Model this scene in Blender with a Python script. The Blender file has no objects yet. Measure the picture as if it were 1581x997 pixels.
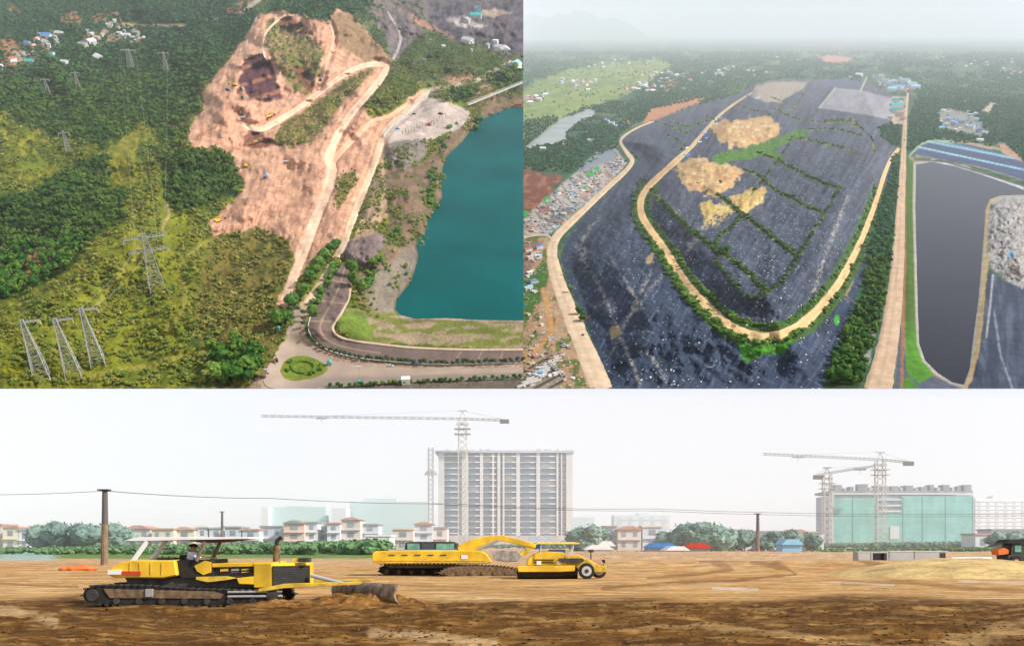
import bpy, bmesh, math, random
import numpy as np
from mathutils import Vector, Matrix, geometry
R=math.radians
scene=bpy.context.scene
# ---------------------------------------------------------------- camera
F=1369.0; CX=790.5; HY=836.0; CZ=2.7
cd=bpy.data.cameras.new('camera'); cam=bpy.data.objects.new('camera',cd); scene.collection.objects.link(cam)
cam.location=(0,0,CZ); cam.rotation_euler=(R(90),0,0)
cd.sensor_width=36; cd.sensor_fit='HORIZONTAL'; cd.lens=F/1581*36; cd.shift_y=(HY-498.5)/1581
cd.clip_start=0.5; cd.clip_end=90000
scene.camera=cam
# ---------------------------------------------------------------- light
SUN=Vector((0.76,-0.33,0.56)).normalized()
w=bpy.data.worlds.new('World'); scene.world=w; w.use_nodes=True
nt=w.node_tree; bg=nt.nodes['Background']
sky=nt.nodes.new('ShaderNodeTexSky'); sky.sky_type='NISHITA'; sky.sun_disc=False
sky.sun_elevation=math.asin(SUN.z); sky.sun_rotation=math.atan2(SUN.x,SUN.y)
sky.air_density=1.0; sky.dust_density=1.0; sky.ozone_density=1.0; sky.altitude=0
hs=nt.nodes.new('ShaderNodeHueSaturation'); hs.inputs['Saturation'].default_value=0.55; hs.inputs['Value'].default_value=1.0
nt.links.new(sky.outputs[0],hs.inputs['Color']); mxs=nt.nodes.new('ShaderNodeMix'); mxs.data_type='RGBA'; 
wtc=nt.nodes.new('ShaderNodeTexCoord'); wsp=nt.nodes.new('ShaderNodeSeparateXYZ'); wmr=nt.nodes.new('ShaderNodeMapRange'); wmr.interpolation_type='SMOOTHSTEP'
nt.links.new(wtc.outputs['Generated'],wsp.inputs[0]); nt.links.new(wsp.outputs['Z'],wmr.inputs[0])
wmr.inputs[1].default_value=0.22; wmr.inputs[2].default_value=0.72; wmr.inputs[3].default_value=0.70; wmr.inputs[4].default_value=0.06   # white veil low down, open blue overhead
nt.links.new(wmr.outputs[0],mxs.inputs[0]); mxs.inputs[7].default_value=(5.8,5.75,6.1,1)
nt.links.new(hs.outputs[0],mxs.inputs[6]); nt.links.new(mxs.outputs[2],bg.inputs['Color'])
bg.inputs['Strength'].default_value=0.15
sl=bpy.data.lights.new('sun','SUN'); sl.energy=5.0; sl.angle=R(1.5); sl.color=(1.0,0.95,0.87)
so=bpy.data.objects.new('sun',sl); scene.collection.objects.link(so)
so.rotation_euler=SUN.to_track_quat('Z','Y').to_euler()
vs=scene.view_settings; vs.view_transform='Standard'; vs.look='None'; vs.gamma=1; vs.exposure=0.2; vs.use_curve_mapping=False
cy=scene.cycles; cy.use_denoising=True; cy.max_bounces=6; cy.diffuse_bounces=2; cy.volume_bounces=2; cy.transparent_max_bounces=8
try: cy.denoiser='OPENIMAGEDENOISE'
except Exception: pass
# ---------------------------------------------------------------- helpers
COL=scene.collection
def lin(c): 
    c=np.asarray(c,float)/255.0
    return np.where(c<=0.04045,c/12.92,((c+0.055)/1.055)**2.4)
KA=0.72
def S(r,g,b,k=None): return lin((r,g,b))*(KA if k is None else k)
def C4(c): return (float(c[0]),float(c[1]),float(c[2]),1.0)
_rng=np.random.RandomState(7); LAT=_rng.rand(256,256)
def vnoise(x,y):
    x=np.asarray(x,float); y=np.asarray(y,float)
    xi=np.floor(x).astype(int); yi=np.floor(y).astype(int); fx=x-xi; fy=y-yi
    fx=fx*fx*(3-2*fx); fy=fy*fy*(3-2*fy)
    a=LAT[xi&255,yi&255]; b=LAT[(xi+1)&255,yi&255]; c=LAT[xi&255,(yi+1)&255]; d=LAT[(xi+1)&255,(yi+1)&255]
    return (a*(1-fx)+b*fx)*(1-fy)+(c*(1-fx)+d*fx)*fy
def fbm(x,y,o=4):
    s=0;a=0.5;t=0
    for i in range(o): s=s+a*vnoise(x+17.3*i,y+9.1*i); t+=a; a*=0.5; x=x*2.03; y=y*2.03
    return s/t          # 0..1
def ss(t): t=np.clip(t,0,1); return t*t*(3-2*t)
def dseg(px,py,pts,closed=False):
    d=np.full(np.shape(px),1e9); n=len(pts)
    for i in range(n if closed else n-1):
        ax,ay=pts[i][:2]; bx,by=pts[(i+1)%n][:2]
        vx=bx-ax; vy=by-ay; L=vx*vx+vy*vy+1e-9
        t=np.clip(((px-ax)*vx+(py-ay)*vy)/L,0,1)
        d=np.minimum(d,np.hypot(px-ax-t*vx,py-ay-t*vy))
    return d
def sdp(px,py,poly):           # positive inside
    d=dseg(px,py,poly,True); ins=np.zeros(np.shape(px),bool); n=len(poly)
    for i in range(n):
        ax,ay=poly[i]; bx,by=poly[(i+1)%n]
        if ay==by: continue
        c=((ay>py)!=(by>py))&(px<(bx-ax)*(py-ay)/(by-ay)+ax); ins^=c
    return np.where(ins,d,-d)
def mk(px,py,poly,soft=2.0,wob=0.0,ws=7.0):
    d=sdp(px,py,poly)
    if wob: d=d+wob*(fbm(px/ws,py/ws,3)-0.5)*2
    return ss((d+soft)/(2*soft))
def mline(px,py,pts,wd,soft=1.0,wob=0.0,ws=6.0):
    d=wd-dseg(px,py,pts)
    if wob: d=d+wob*(fbm(px/ws,py/ws,3)-0.5)*2
    return ss((d+soft)/(2*soft))
def mixc(c,m,col): return c*(1-m[...,None])+np.asarray(col)*m[...,None]
def spl(pts,step=4.0):
    P=np.array(pts,float); 
    if P.shape[1]==2: P=np.hstack([P,np.ones((len(P),1))])
    Q=np.vstack([2*P[0]-P[1],P,2*P[-1]-P[-2]]); out=[]
    for i in range(1,len(Q)-2):
        n=max(1,int(np.hypot(*(Q[i+1]-Q[i])[:2])/step))
        for k in range(n):
            t=k/n
            out.append(0.5*((2*Q[i])+(-Q[i-1]+Q[i+1])*t+(2*Q[i-1]-5*Q[i]+4*Q[i+1]-Q[i+2])*t*t+(-Q[i-1]+3*Q[i]-3*Q[i+1]+Q[i+2])*t**3))
    out.append(P[-1]); return np.array(out)
# ---- the three places. Two of them are hillsides seen from the air: tilted land sheets
class Land:
    def __init__(s,vy,lift):
        s.m=(HY-vy)/F; s.th=math.atan(s.m); s.D0=650.0; s.z0=CZ+(HY-600)/F*s.D0; s.lift=lift
        s.R=Matrix.Rotation(s.th,4,'X'); s.T=Matrix.Translation((0,s.D0,s.z0))@s.R; s.Ti=s.T.inverted()
        s.n=np.array([0,-math.sin(s.th),math.cos(s.th)]); s.Tn=np.array(s.T); s.Tin=np.array(s.Ti)
    def d0(s,py,h=0.0):          # depth where the ray of row py meets the sheet raised by h
        v=(HY-np.asarray(py,float))/F
        k=s.z0+h/math.cos(s.th)-s.m*s.D0-CZ
        return k/(v-s.m)
    def P(s,px,py,extra=0.0,flat=None):
        px=np.asarray(px,float); py=np.asarray(py,float)
        L=s.lift(px,py) if flat is None else np.full(px.shape,float(flat))
        d=s.d0(py); v=(HY-py)/F
        h=L*d/F/(math.cos(s.th)+v*math.sin(s.th))+extra
        d=s.d0(py,h)
        W=np.stack([(px-CX)/F*d,d,CZ+v*d],-1)
        return W
    def loc(s,W): return W@s.Tin[:3,:3].T+s.Tin[:3,3]
    def at(s,px,py,extra=0.0): return Vector([float(a) for a in s.P(np.array([px]),np.array([py]),extra)[0]])
    def pxm(s,py): return F/float(s.d0(py))
def mesh_np(name,V,Fc,mats,parent=None,col=None,mat_idx=None,smooth=False,spk=None,M=None):
    V=np.asarray(V,np.float32); Fc=np.asarray(Fc,np.int32); k=Fc.shape[1]; n=len(Fc)
    me=bpy.data.meshes.new(name); me.vertices.add(len(V)); me.vertices.foreach_set('co',V.ravel())
    me.loops.add(n*k); me.loops.foreach_set('vertex_index',Fc.ravel()); me.polygons.add(n)
    me.polygons.foreach_set('loop_start',np.arange(n,dtype=np.int32)*k)
    try: me.polygons.foreach_set('loop_total',np.full(n,k,np.int32))
    except Exception: pass
    if mat_idx is not None: me.polygons.foreach_set('material_index',np.asarray(mat_idx,np.int32))
    me.polygons.foreach_set('use_smooth',np.full(n,smooth))
    if not isinstance(mats,(list,tuple)): mats=[mats]
    for m in mats: me.materials.append(m)
    me.update(calc_edges=True); 
    if col is not None:
        a=me.color_attributes.new('col','FLOAT_COLOR','POINT'); c=np.ones((len(V),4),np.float32); c[:,:3]=col
        a.data.foreach_set('color',c.ravel())
    if spk is not None:
        a=me.attributes.new('spk','FLOAT','POINT'); a.data.foreach_set('value',np.asarray(spk,np.float32))
    me.validate(); 
    o=bpy.data.objects.new(name,me); COL.objects.link(o)
    if parent: o.parent=parent
    if M is not None: o.matrix_world=M
    return o
class MB:
    def __init__(s): s.v=[]; s.f=[]; s.m=[]; s.mi=0
    def add(s,V,Fs):
        b=len(s.v); s.v+= [tuple(v) for v in V]; s.f+=[tuple(b+i for i in f) for f in Fs]; s.m+=[s.mi]*len(Fs); return s
    def box(s,x0,x1,y0,y1,z0,z1,tap=0.0):
        t=tap
        V=[(x0,y0,z0),(x1,y0,z0),(x1,y1,z0),(x0,y1,z0),(x0+t,y0+t,z1),(x1-t,y0+t,z1),(x1-t,y1-t,z1),(x0+t,y1-t,z1)]
        return s.add(V,[(0,3,2,1),(4,5,6,7),(0,1,5,4),(1,2,6,5),(2,3,7,6),(3,0,4,7)])
    def prism(s,pts,y0,y1):      # polygon in x,z extruded along y
        n=len(pts); V=[(x,y0,z) for x,z in pts]+[(x,y1,z) for x,z in pts]
        return s.add(V,[tuple(range(n)),tuple(range(2*n-1,n-1,-1))]+[(i,i+n,(i+1)%n+n,(i+1)%n) for i in range(n)])
    def plan(s,pts,z0,z1):       # polygon in x,y extruded along z
        n=len(pts); V=[(x,y,z0) for x,y in pts]+[(x,y,z1) for x,y in pts]
        return s.add(V,[tuple(range(n-1,-1,-1)),tuple(range(n,2*n))]+[(i,(i+1)%n,(i+1)%n+n,i+n) for i in range(n)])
    def bar(s,a,b,r,n=4,r2=None):
        a=Vector(a); b=Vector(b); d=(b-a); 
        if d.length<1e-6: return s
        q=d.to_track_quat('Z','Y'); r2=r if r2 is None else r2
        V=[a+q@Vector((math.cos(2*math.pi*(i+.5)/n)*r,math.sin(2*math.pi*(i+.5)/n)*r,0)) for i in range(n)]
        V+=[b+q@Vector((math.cos(2*math.pi*(i+.5)/n)*r2,math.sin(2*math.pi*(i+.5)/n)*r2,0)) for i in range(n)]
        return s.add(V,[tuple(range(n-1,-1,-1)),tuple(range(n,2*n))]+[(i,(i+1)%n,(i+1)%n+n,i+n) for i in range(n)])
    def wheel(s,x,y0,y1,z,r,n=16): return s.bar((x,y0,z),(x,y1,z),r,n)
    def blob(s,c,r,sub=1,j=0.15,sd=0):
        rd=random.Random(sd); bm=bmesh.new(); bmesh.ops.create_icosphere(bm,subdivisions=sub,radius=1)
        V=[(c[0]+v.co.x*r[0]*(1+rd.uniform(-j,j)),c[1]+v.co.y*r[1]*(1+rd.uniform(-j,j)),c[2]+v.co.z*r[2]*(1+rd.uniform(-j,j))) for v in bm.verts]
        Fs=[[v.index for v in f.verts] for f in bm.faces]; bm.free(); return s.add(V,Fs)
    def build(s,name,mats,parent=None,bevel=0,smooth=False):
        me=bpy.data.meshes.new(name); me.from_pydata(s.v,[],s.f); me.update()
        if not isinstance(mats,(list,tuple)): mats=[mats]
        for m in mats: me.materials.append(m)
        me.polygons.foreach_set('material_index',s.m)
        bm=bmesh.new(); bm.from_mesh(me); bmesh.ops.recalc_face_normals(bm,faces=bm.faces)
        if bevel: bmesh.ops.bevel(bm,geom=list(bm.edges),offset=bevel,segments=1,affect='EDGES',clamp_overlap=True)
        bm.to_mesh(me); bm.free()
        if smooth: me.polygons.foreach_set('use_smooth',[True]*len(me.polygons))
        o=bpy.data.objects.new(name,me); COL.objects.link(o)
        if parent: o.parent=parent
        return o
def tag(o,label=None,cat=None,group=None,kind=None):
    if label: o['label']=label
    if cat: o['category']=cat
    if group: o['group']=group
    if kind: o['kind']=kind
    return o
def thing(name,label,cat,group=None,M=None):
    o=bpy.data.objects.new(name,None); COL.objects.link(o); o.empty_display_size=0.1
    if M is not None: o.matrix_world=M
    return tag(o,label,cat,group)
def copy_tree(o,M=None,parent=None,label=None):
    c=o.copy(); COL.objects.link(c); c.parent=parent
    if M is not None: c.matrix_world=M
    if label: c['label']=label
    for ch in KIDS.get(o.name,[]): copy_tree(ch,None,c)
    return c
KIDS={}
def reg(o):                    # remember children for fast copying
    KIDS[o.name]=[c for c in bpy.data.objects if c.parent==o]
    for c in KIDS[o.name]:
        k=[g for g in bpy.data.objects if g.parent==c]
        if k: KIDS[c.name]=k
    return o
def stand(land,px,py,yaw=0,sc=1.0,extra=0.0):
    if isinstance(sc,(int,float)): sc=(sc,sc,sc)
    return Matrix.Translation(land.at(px,py,extra))@land.R@Matrix.Rotation(R(yaw),4,'Z')@Matrix.Diagonal((*sc,1))
def upright(x,y,z=0,yaw=0,sc=1.0):
    if isinstance(sc,(int,float)): sc=(sc,sc,sc)
    return Matrix.Translation((x,y,z))@Matrix.Rotation(R(yaw),4,'Z')@Matrix.Diagonal((*sc,1))
# ---------------------------------------------------------------- materials
def mat(name,c,rough=0.8,metal=0.0,var=0.12,scale=3.0,bump=0.0,spec=0.3):
    m=bpy.data.materials.new(name); m.use_nodes=True; n=m.node_tree; b=n.nodes['Principled BSDF']
    b.inputs['Roughness'].default_value=rough; b.inputs['Metallic'].default_value=metal
    b.inputs['Specular IOR Level'].default_value=spec
    tc=n.nodes.new('ShaderNodeTexCoord'); nz=n.nodes.new('ShaderNodeTexNoise'); nz.inputs['Scale'].default_value=scale; nz.inputs['Detail'].default_value=5
    n.links.new(tc.outputs['Object'],nz.inputs['Vector'])
    mr=n.nodes.new('ShaderNodeMapRange'); mr.inputs[1].default_value=0.3; mr.inputs[2].default_value=0.7; mr.inputs[3].default_value=1-var; mr.inputs[4].default_value=1+var
    n.links.new(nz.outputs['Fac'],mr.inputs[0])
    mx=n.nodes.new('ShaderNodeVectorMath'); mx.operation='SCALE'; mx.inputs[0].default_value=tuple(float(a) for a in c[:3])
    n.links.new(mr.outputs[0],mx.inputs['Scale']); n.links.new(mx.outputs[0],b.inputs['Base Color'])
    if bump:
        bp=n.nodes.new('ShaderNodeBump'); bp.inputs['Strength'].default_value=1; bp.inputs['Distance'].default_value=bump
        n.links.new(nz.outputs['Fac'],bp.inputs['Height']); n.links.new(bp.outputs[0],b.inputs['Normal'])
    return m
def land_mat(name,s1,s2,bump,var=0.35,rough=0.95,speck=None,stretch=(1,1,1),spec=0.15,spec_scale=0.35):
    m=bpy.data.materials.new(name); m.use_nodes=True; n=m.node_tree; b=n.nodes['Principled BSDF']; lk=n.links.new
    b.inputs['Roughness'].default_value=rough; b.inputs['Specular IOR Level'].default_value=spec
    tc=n.nodes.new('ShaderNodeTexCoord'); mp=n.nodes.new('ShaderNodeMapping'); mp.inputs['Scale'].default_value=stretch
    lk(tc.outputs['Object'],mp.inputs['Vector'])
    at=n.nodes.new('ShaderNodeAttribute'); at.attribute_name='col'
    n1=n.nodes.new('ShaderNodeTexNoise'); n1.inputs['Scale'].default_value=s1; n1.inputs['Detail'].default_value=8; n1.inputs['Roughness'].default_value=0.68
    n2=n.nodes.new('ShaderNodeTexNoise'); n2.inputs['Scale'].default_value=s2; n2.inputs['Detail'].default_value=5
    for q in (n1,n2): lk(mp.outputs[0],q.inputs['Vector'])
    ad=n.nodes.new('ShaderNodeMath'); ad.operation='ADD'; lk(n1.outputs['Fac'],ad.inputs[0]); lk(n2.outputs['Fac'],ad.inputs[1])
    mr=n.nodes.new('ShaderNodeMapRange'); mr.inputs[1].default_value=0.7; mr.inputs[2].default_value=1.3; mr.inputs[3].default_value=1-var; mr.inputs[4].default_value=1+var
    lk(ad.outputs[0],mr.inputs[0])
    mx=n.nodes.new('ShaderNodeVectorMath'); mx.operation='SCALE'; lk(at.outputs['Color'],mx.inputs[0]); lk(mr.outputs[0],mx.inputs['Scale'])
    out=mx.outputs[0]
    if speck:
        sp=n.nodes.new('ShaderNodeAttribute'); sp.attribute_name='spk'
        vo=n.nodes.new('ShaderNodeTexVoronoi'); vo.inputs['Scale'].default_value=spec_scale; lk(tc.outputs['Object'],vo.inputs['Vector'])
        # random per-cell gate times small radius
        sx=n.nodes.new('ShaderNodeSeparateColor'); lk(vo.outputs['Color'],sx.inputs[0])
        g=n.nodes.new('ShaderNodeMath'); g.operation='LESS_THAN'; lk(sx.outputs[0],g.inputs[0]); lk(sp.outputs['Fac'],g.inputs[1])
        d=n.nodes.new('ShaderNodeMath'); d.operation='LESS_THAN'; lk(vo.outputs['Distance'],d.inputs[0]); d.inputs[1].default_value=0.33
        mu=n.nodes.new('ShaderNodeMath'); mu.operation='MULTIPLY'; lk(g.outputs[0],mu.inputs[0]); lk(d.outputs[0],mu.inputs[1])
        mm=n.nodes.new('ShaderNodeMix'); mm.data_type='RGBA'; lk(mu.outputs[0],mm.inputs[0]); lk(out,mm.inputs[6]); mm.inputs[7].default_value=C4(speck)
        out=mm.outputs[2]
    lk(out,b.inputs['Base Color'])
    bp=n.nodes.new('ShaderNodeBump'); bp.inputs['Strength'].default_value=1; bp.inputs['Distance'].default_value=bump
    lk(ad.outputs[0],bp.inputs['Height']); lk(bp.outputs[0],b.inputs['Normal'])
    return m
def leaf_mat(name,c1,c2,attr=False,c3=None):
    m=bpy.data.materials.new(name); m.use_nodes=True; n=m.node_tree; b=n.nodes['Principled BSDF']; lk=n.links.new
    b.inputs['Roughness'].default_value=0.75; b.inputs['Specular IOR Level'].default_value=0.12
    if attr:
        at=n.nodes.new('ShaderNodeAttribute'); at.attribute_name='col'; src=at.outputs['Color']
    else:
        oi=n.nodes.new('ShaderNodeObjectInfo'); cr=n.nodes.new('ShaderNodeValToRGB'); lk(oi.outputs['Random'],cr.inputs[0])
        cr.color_ramp.elements[0].color=C4(c1); cr.color_ramp.elements[1].color=C4(c2)
        if c3 is not None: e=cr.color_ramp.elements.new(0.5); e.color=C4(c3)
        src=cr.outputs[0]
    tc=n.nodes.new('ShaderNodeTexCoord'); nz=n.nodes.new('ShaderNodeTexNoise'); nz.inputs['Scale'].default_value=0.9 if attr else 4; nz.inputs['Detail'].default_value=3
    lk(tc.outputs['Object'],nz.inputs['Vector'])
    mr=n.nodes.new('ShaderNodeMapRange'); mr.inputs[1].default_value=0.3; mr.inputs[2].default_value=0.7; mr.inputs[3].default_value=0.6; mr.inputs[4].default_value=1.4
    lk(nz.outputs['Fac'],mr.inputs[0])
    mx=n.nodes.new('ShaderNodeVectorMath'); mx.operation='SCALE'; lk(src,mx.inputs[0]); lk(mr.outputs[0],mx.inputs['Scale']); lk(mx.outputs[0],b.inputs['Base Color'])
    return m
def water_mat(name,c,rough=0.12,spec=0.4,bump=0.02,bs=0.5,deep=None):
    m=mat(name,c,rough,0,0.26,0.008,0,spec); n=m.node_tree; lk=n.links.new; b=n.nodes['Principled BSDF']
    tc=n.nodes.new('ShaderNodeTexCoord'); nz=n.nodes.new('ShaderNodeTexNoise'); nz.inputs['Scale'].default_value=bs; nz.inputs['Detail'].default_value=4
    lk(tc.outputs['Object'],nz.inputs['Vector']); bp=n.nodes.new('ShaderNodeBump'); bp.inputs['Strength'].default_value=1; bp.inputs['Distance'].default_value=bump
    lk(nz.outputs['Fac'],bp.inputs['Height']); lk(bp.outputs[0],b.inputs['Normal'])
    return m
Ms={}
Ms['steel']=mat('galvanised_steel',(0.34,0.34,0.33),0.6,0.0,0.15,0.5)
Ms['yellow']=mat('yellow_paint',(0.74,0.45,0.02),0.5,0,0.30,0.9,spec=0.5)
Ms['yellow_dirty']=mat('dusty_yellow_paint',(0.62,0.41,0.05),0.6,0,0.35,2.5)
Ms['black']=mat('black_rubber',(0.022,0.02,0.018),0.7,0,0.4,4.0)
Ms['dark']=mat('dark_metal',(0.05,0.045,0.04),0.6,0,0.4,3.0)
Ms['mud']=mat('muddy_steel',(0.17,0.11,0.06),0.85,0,0.5,4.0,0.01)
Ms['white']=mat('white_paint',(0.75,0.75,0.73),0.5,0,0.06,1.0)
Ms['glass']=mat('dark_glass',(0.05,0.07,0.08),0.15,0,0.1,1.0,spec=0.6)
Ms['greenglass']=mat('green_tinted_glass',(0.12,0.30,0.22),0.2,0,0.4,1.5,spec=0.6)
Ms['red']=mat('red_paint',(0.50,0.05,0.03),0.5); Ms['orange']=mat('orange_paint',(0.70,0.17,0.04),0.5)
Ms['blue']=mat('blue_sheet_metal',(0.06,0.22,0.55),0.5,0,0.15,0.3); Ms['lblue']=mat('light_blue_sheet_metal',(0.25,0.50,0.68),0.5,0,0.15,0.3)
Ms['teal']=mat('teal_sheet_metal',(0.05,0.38,0.38),0.5,0,0.15,0.3)
Ms['grey']=mat('grey_roofing',(0.30,0.30,0.30),0.7,0,0.2,0.3); Ms['lgrey']=mat('pale_grey_roofing',(0.50,0.50,0.50),0.7,0,0.2,0.3)
Ms['tile']=mat('red_clay_tile',(0.38,0.13,0.07),0.8,0,0.25,0.6); Ms['pink']=mat('faded_pink_tile',(0.50,0.28,0.22),0.8,0,0.2,0.6)
Ms['plaster']=mat('cream_plaster',(0.55,0.49,0.40),0.85,0,0.15,0.3); Ms['pgrey']=mat('grey_render',(0.42,0.42,0.42),0.85,0,0.15,0.3)
Ms['wplaster']=mat('white_plaster',(0.66,0.66,0.64),0.85,0,0.1,0.3)
Ms['conc']=mat('raw_concrete',(0.46,0.45,0.43),0.9,0,0.15,0.25); Ms['wood']=mat('weathered_wood',(0.20,0.14,0.09),0.9,0,0.3,2.0)
Ms['trunk']=mat('tree_bark',(0.10,0.075,0.05),0.9,0,0.3,2.0)
Ms['leaf']=leaf_mat('tree_leaves',(0.02,0.08,0.012),(0.09,0.16,0.018),False,(0.04,0.11,0.014))
Ms['leafB']=leaf_mat('bright_shrub_leaves',(0.045,0.12,0.02),(0.11,0.19,0.03))
Ms['leafO']=leaf_mat('olive_scrub_leaves',(0.08,0.13,0.022),(0.20,0.20,0.04))
Ms['leafD']=leaf_mat('dark_shrub_leaves',(0.018,0.045,0.014),(0.035,0.07,0.02))
Ms['canopy']=leaf_mat('canopy_leaves',None,None,True)
# ================================================================= PLACE 1: QUARRY HILL ABOVE THE LAKE
LAKE=[(812,163),(790,166),(765,175),(742,186),(728,200),(715,217),(700,232),(688,243),(683,262),(681,285),(683,305),(672,322),(661,338),(656,362),(644,367),(643,380),(646,396),(640,418),(634,436),(622,450),(612,463),(610,478),(618,486),(640,492),(690,491),(740,494),(812,495)]
PINK=[(330,362),(322,345),(345,325),(372,300),(378,280),(364,258),(356,233),(300,230),(289,216),(296,187),(313,172),(313,142),(335,115),(350,98),(362,78),(375,62),(392,35),(403,22),(440,18),(470,28),(505,36),(518,12),(545,22),(575,60),(605,92),(603,112),(585,140),(560,170),(575,185),(610,170),(632,150),(650,140),(662,152),(640,180),(605,205),(590,235),(575,270),(555,320),(535,365),(505,385),(480,400),(462,430),(447,470),(425,475),(432,455),(450,425),(455,395),(445,372),(420,362),(400,354),(375,358),(352,362)]
SCRUB_TOP=[(408,30),(440,32),(475,55),(500,78),(494,112),(480,150),(462,143),(445,130),(428,100),(412,78)]
TERR=[(421,212),(440,190),(480,165),(515,140),(545,120),(572,106),(576,112),(555,132),(525,162),(503,195),(478,222),(448,228),(428,224)]
TERR2=[(515,318),(520,285),(530,268),(552,265),(548,285),(532,310),(522,325)]
SHRUBHILL=[(548,168),(568,150),(590,125),(607,97),(625,103),(640,120),(638,145),(610,165),(575,167)]
SCR_LOW=[(330,365),(352,362),(375,358),(400,354),(420,362),(447,375),(452,395),(446,425),(428,455),(420,478),(440,500),(432,530),(400,600),(330,600),(300,500),(310,420)]
CLIFF=[(400,83),(411,86),(421,104),(427,124),(437,150),(424,153),(408,160),(398,154),(386,152),(377,141),(371,143),(368,126),(374,112),(368,104),(384,92)]
CLIFF2=[(375,215),(385,203),(405,205),(428,222),(410,228),(390,232),(375,226)]
CLIFF3=[(430,30),(448,27),(480,45),(483,55),(460,55),(442,50)]
CLIFF4=[(255,200),(268,182),(290,180),(292,200),(285,215),(272,240),(255,238)]
CLIFF5=[(453,102),(480,108),(486,135),(480,145),(462,128)]
YARD=[(592,213),(600,197),(618,182),(640,163),(658,152),(680,152),(722,170),(728,182),(715,195),(690,208),(655,218),(625,225),(600,232)]
GRAV1=[(593,222),(620,218),(655,213),(662,225),(655,245),(625,262),(600,250),(594,238)]
GRAV2=[(560,322),(575,280),(590,256),(600,290),(590,335),(572,352),(556,335)]
ROCK=[(534,372),(560,362),(592,358),(595,380),(575,400),(556,415),(536,405),(528,390)]
BANK=[(556,420),(590,395),(600,350),(590,262),(655,250),(690,215),(728,178),(770,150),(812,148),(812,170),(765,182),(728,204),(703,234),(688,248),(686,300),(672,326),(660,365),(650,400),(640,425),(616,460),(612,486),(575,490),(552,470)]
SHORE=[(528,476),(560,478),(612,484),(645,492),(812,494),(812,540),(640,531),(575,527),(540,520),(520,508),(522,488)]
ROADLAND=[(385,602),(395,585),(418,560),(432,540),(452,500),(462,470),(475,455),(482,475),(468,500),(474,520),(500,538),(560,553),(640,562),(812,560),(812,602)]
DARKQ=[(690,0),(812,0),(812,88),(775,82),(742,62),(705,72),(668,38),(655,10)]
GHILL=[(616,92),(640,60),(655,48),(690,62),(730,72),(765,88),(770,102),(745,118),(700,128),(650,122),(628,108)]
GREYR=[(592,30),(625,20),(655,52),(622,82),(612,98),(600,85)]
YFIELD=[(170,275),(176,235),(192,212),(216,198),(214,225),(206,250),(200,275),(186,290)]
BROWNS=[[(0,372),(18,378),(22,395),(8,410),(0,415)],[(38,395),(70,378),(92,360),(90,400),(62,420),(42,440)],[(0,62),(14,58),(38,70),(34,95),(10,108),(0,100)],[(92,22),(125,18),(125,42),(105,40),(92,35)],[(15,5),(35,18),(30,24),(12,16)],[(345,15),(372,2),(400,0),(385,18),(360,28)],[(140,25),(170,22),(165,35),(145,38)]]
PATHS1=[([(140,580),(175,572),(225,566),(260,555),(300,548),(330,536),(352,530)],4),([(285,470),(286,450),(280,430),(277,412),(290,395),(312,378),(335,368)],3.5),([(286,460),(283,478),(270,495),(256,505)],3.5),([(152,468),(170,445),(195,410),(215,395)],3),([(250,355),(262,330),(258,318)],2),([(172,20),(182,22),(190,38)],1.3),([(190,38),(225,40),(285,40)],2.2)]
VILL=[(10,95),(40,72),(55,55),(80,50),(95,70),(80,85),(50,100),(20,112)]
VILL2=[(128,60),(135,45),(170,38),(200,42),(222,58),(215,68),(180,65),(150,72),(130,75)]
HAUL=[(662,140,9),(650,152,10),(628,172,10),(604,192,10),(592,208,10),(586,228,11),(577,255,12),(564,288,13),(552,318,13),(540,350,13),(528,382,13),(508,415,13),(490,445,14),(474,470,16)]
HAIR=[(372,192,9),(400,200,11),(430,186,11),(462,166,10),(495,142,9),(530,116,9),(560,102,9),(585,99,10),(596,104,11),(588,122,12),(568,146,12),(545,172,13),(526,200,14),(514,225,15),(508,245,17),(512,262,18),(506,290,18),(490,330,17),(478,362,17),(466,395,17),(452,430,17),(438,465,14)]
HAIR2=[(512,250,13),(528,232,11),(548,212,10),(575,188,9),(600,180,7),(630,160,7)]
TOPR=[(442,22,3.5),(425,35,3.5),(411,50,4),(405,68,4),(408,85,4.5),(414,95,4)]
TOPR2=[(397,25,3),(388,45,3.5),(380,68,4),(372,88,4)]
STEEPR=[(508,36,4),(514,52,5),(513,72,5),(503,100,6),(496,125,7),(492,138,8)]
GREYRD=[(598,18,4),(610,38,4),(618,55,5),(616,72,5),(607,92,5)]
FARRD=[(330,28),(365,25),(380,14),(400,0)]
FOR=[[(-40,-20),(350,-20),(400,25),(385,55),(360,80),(330,118),(310,140),(308,172),(292,185),(285,215),(262,235),(230,200),(215,190),(190,205),(160,230),(60,200),(-40,150)],
 [(258,240),(300,232),(352,235),(362,262),(374,282),(360,300),(330,310),(290,330),(262,320),(250,290),(262,262)],
 [(-40,320),(0,305),(60,290),(120,250),(165,240),(170,290),(200,300),(190,340),(140,370),(105,420),(60,440),(0,470),(-40,470)],
 [(420,18),(445,0),(540,-20),(680,-20),(690,5),(640,22),(600,15),(540,22),(500,33),(470,24)],
 [(690,150),(712,140),(738,132),(740,145),(715,160)],[(755,118),(790,100),(812,96),(812,138),(775,140)],
 [(330,545),(352,520),(395,535),(412,560),(395,590),(350,600),(330,580)]]
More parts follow.
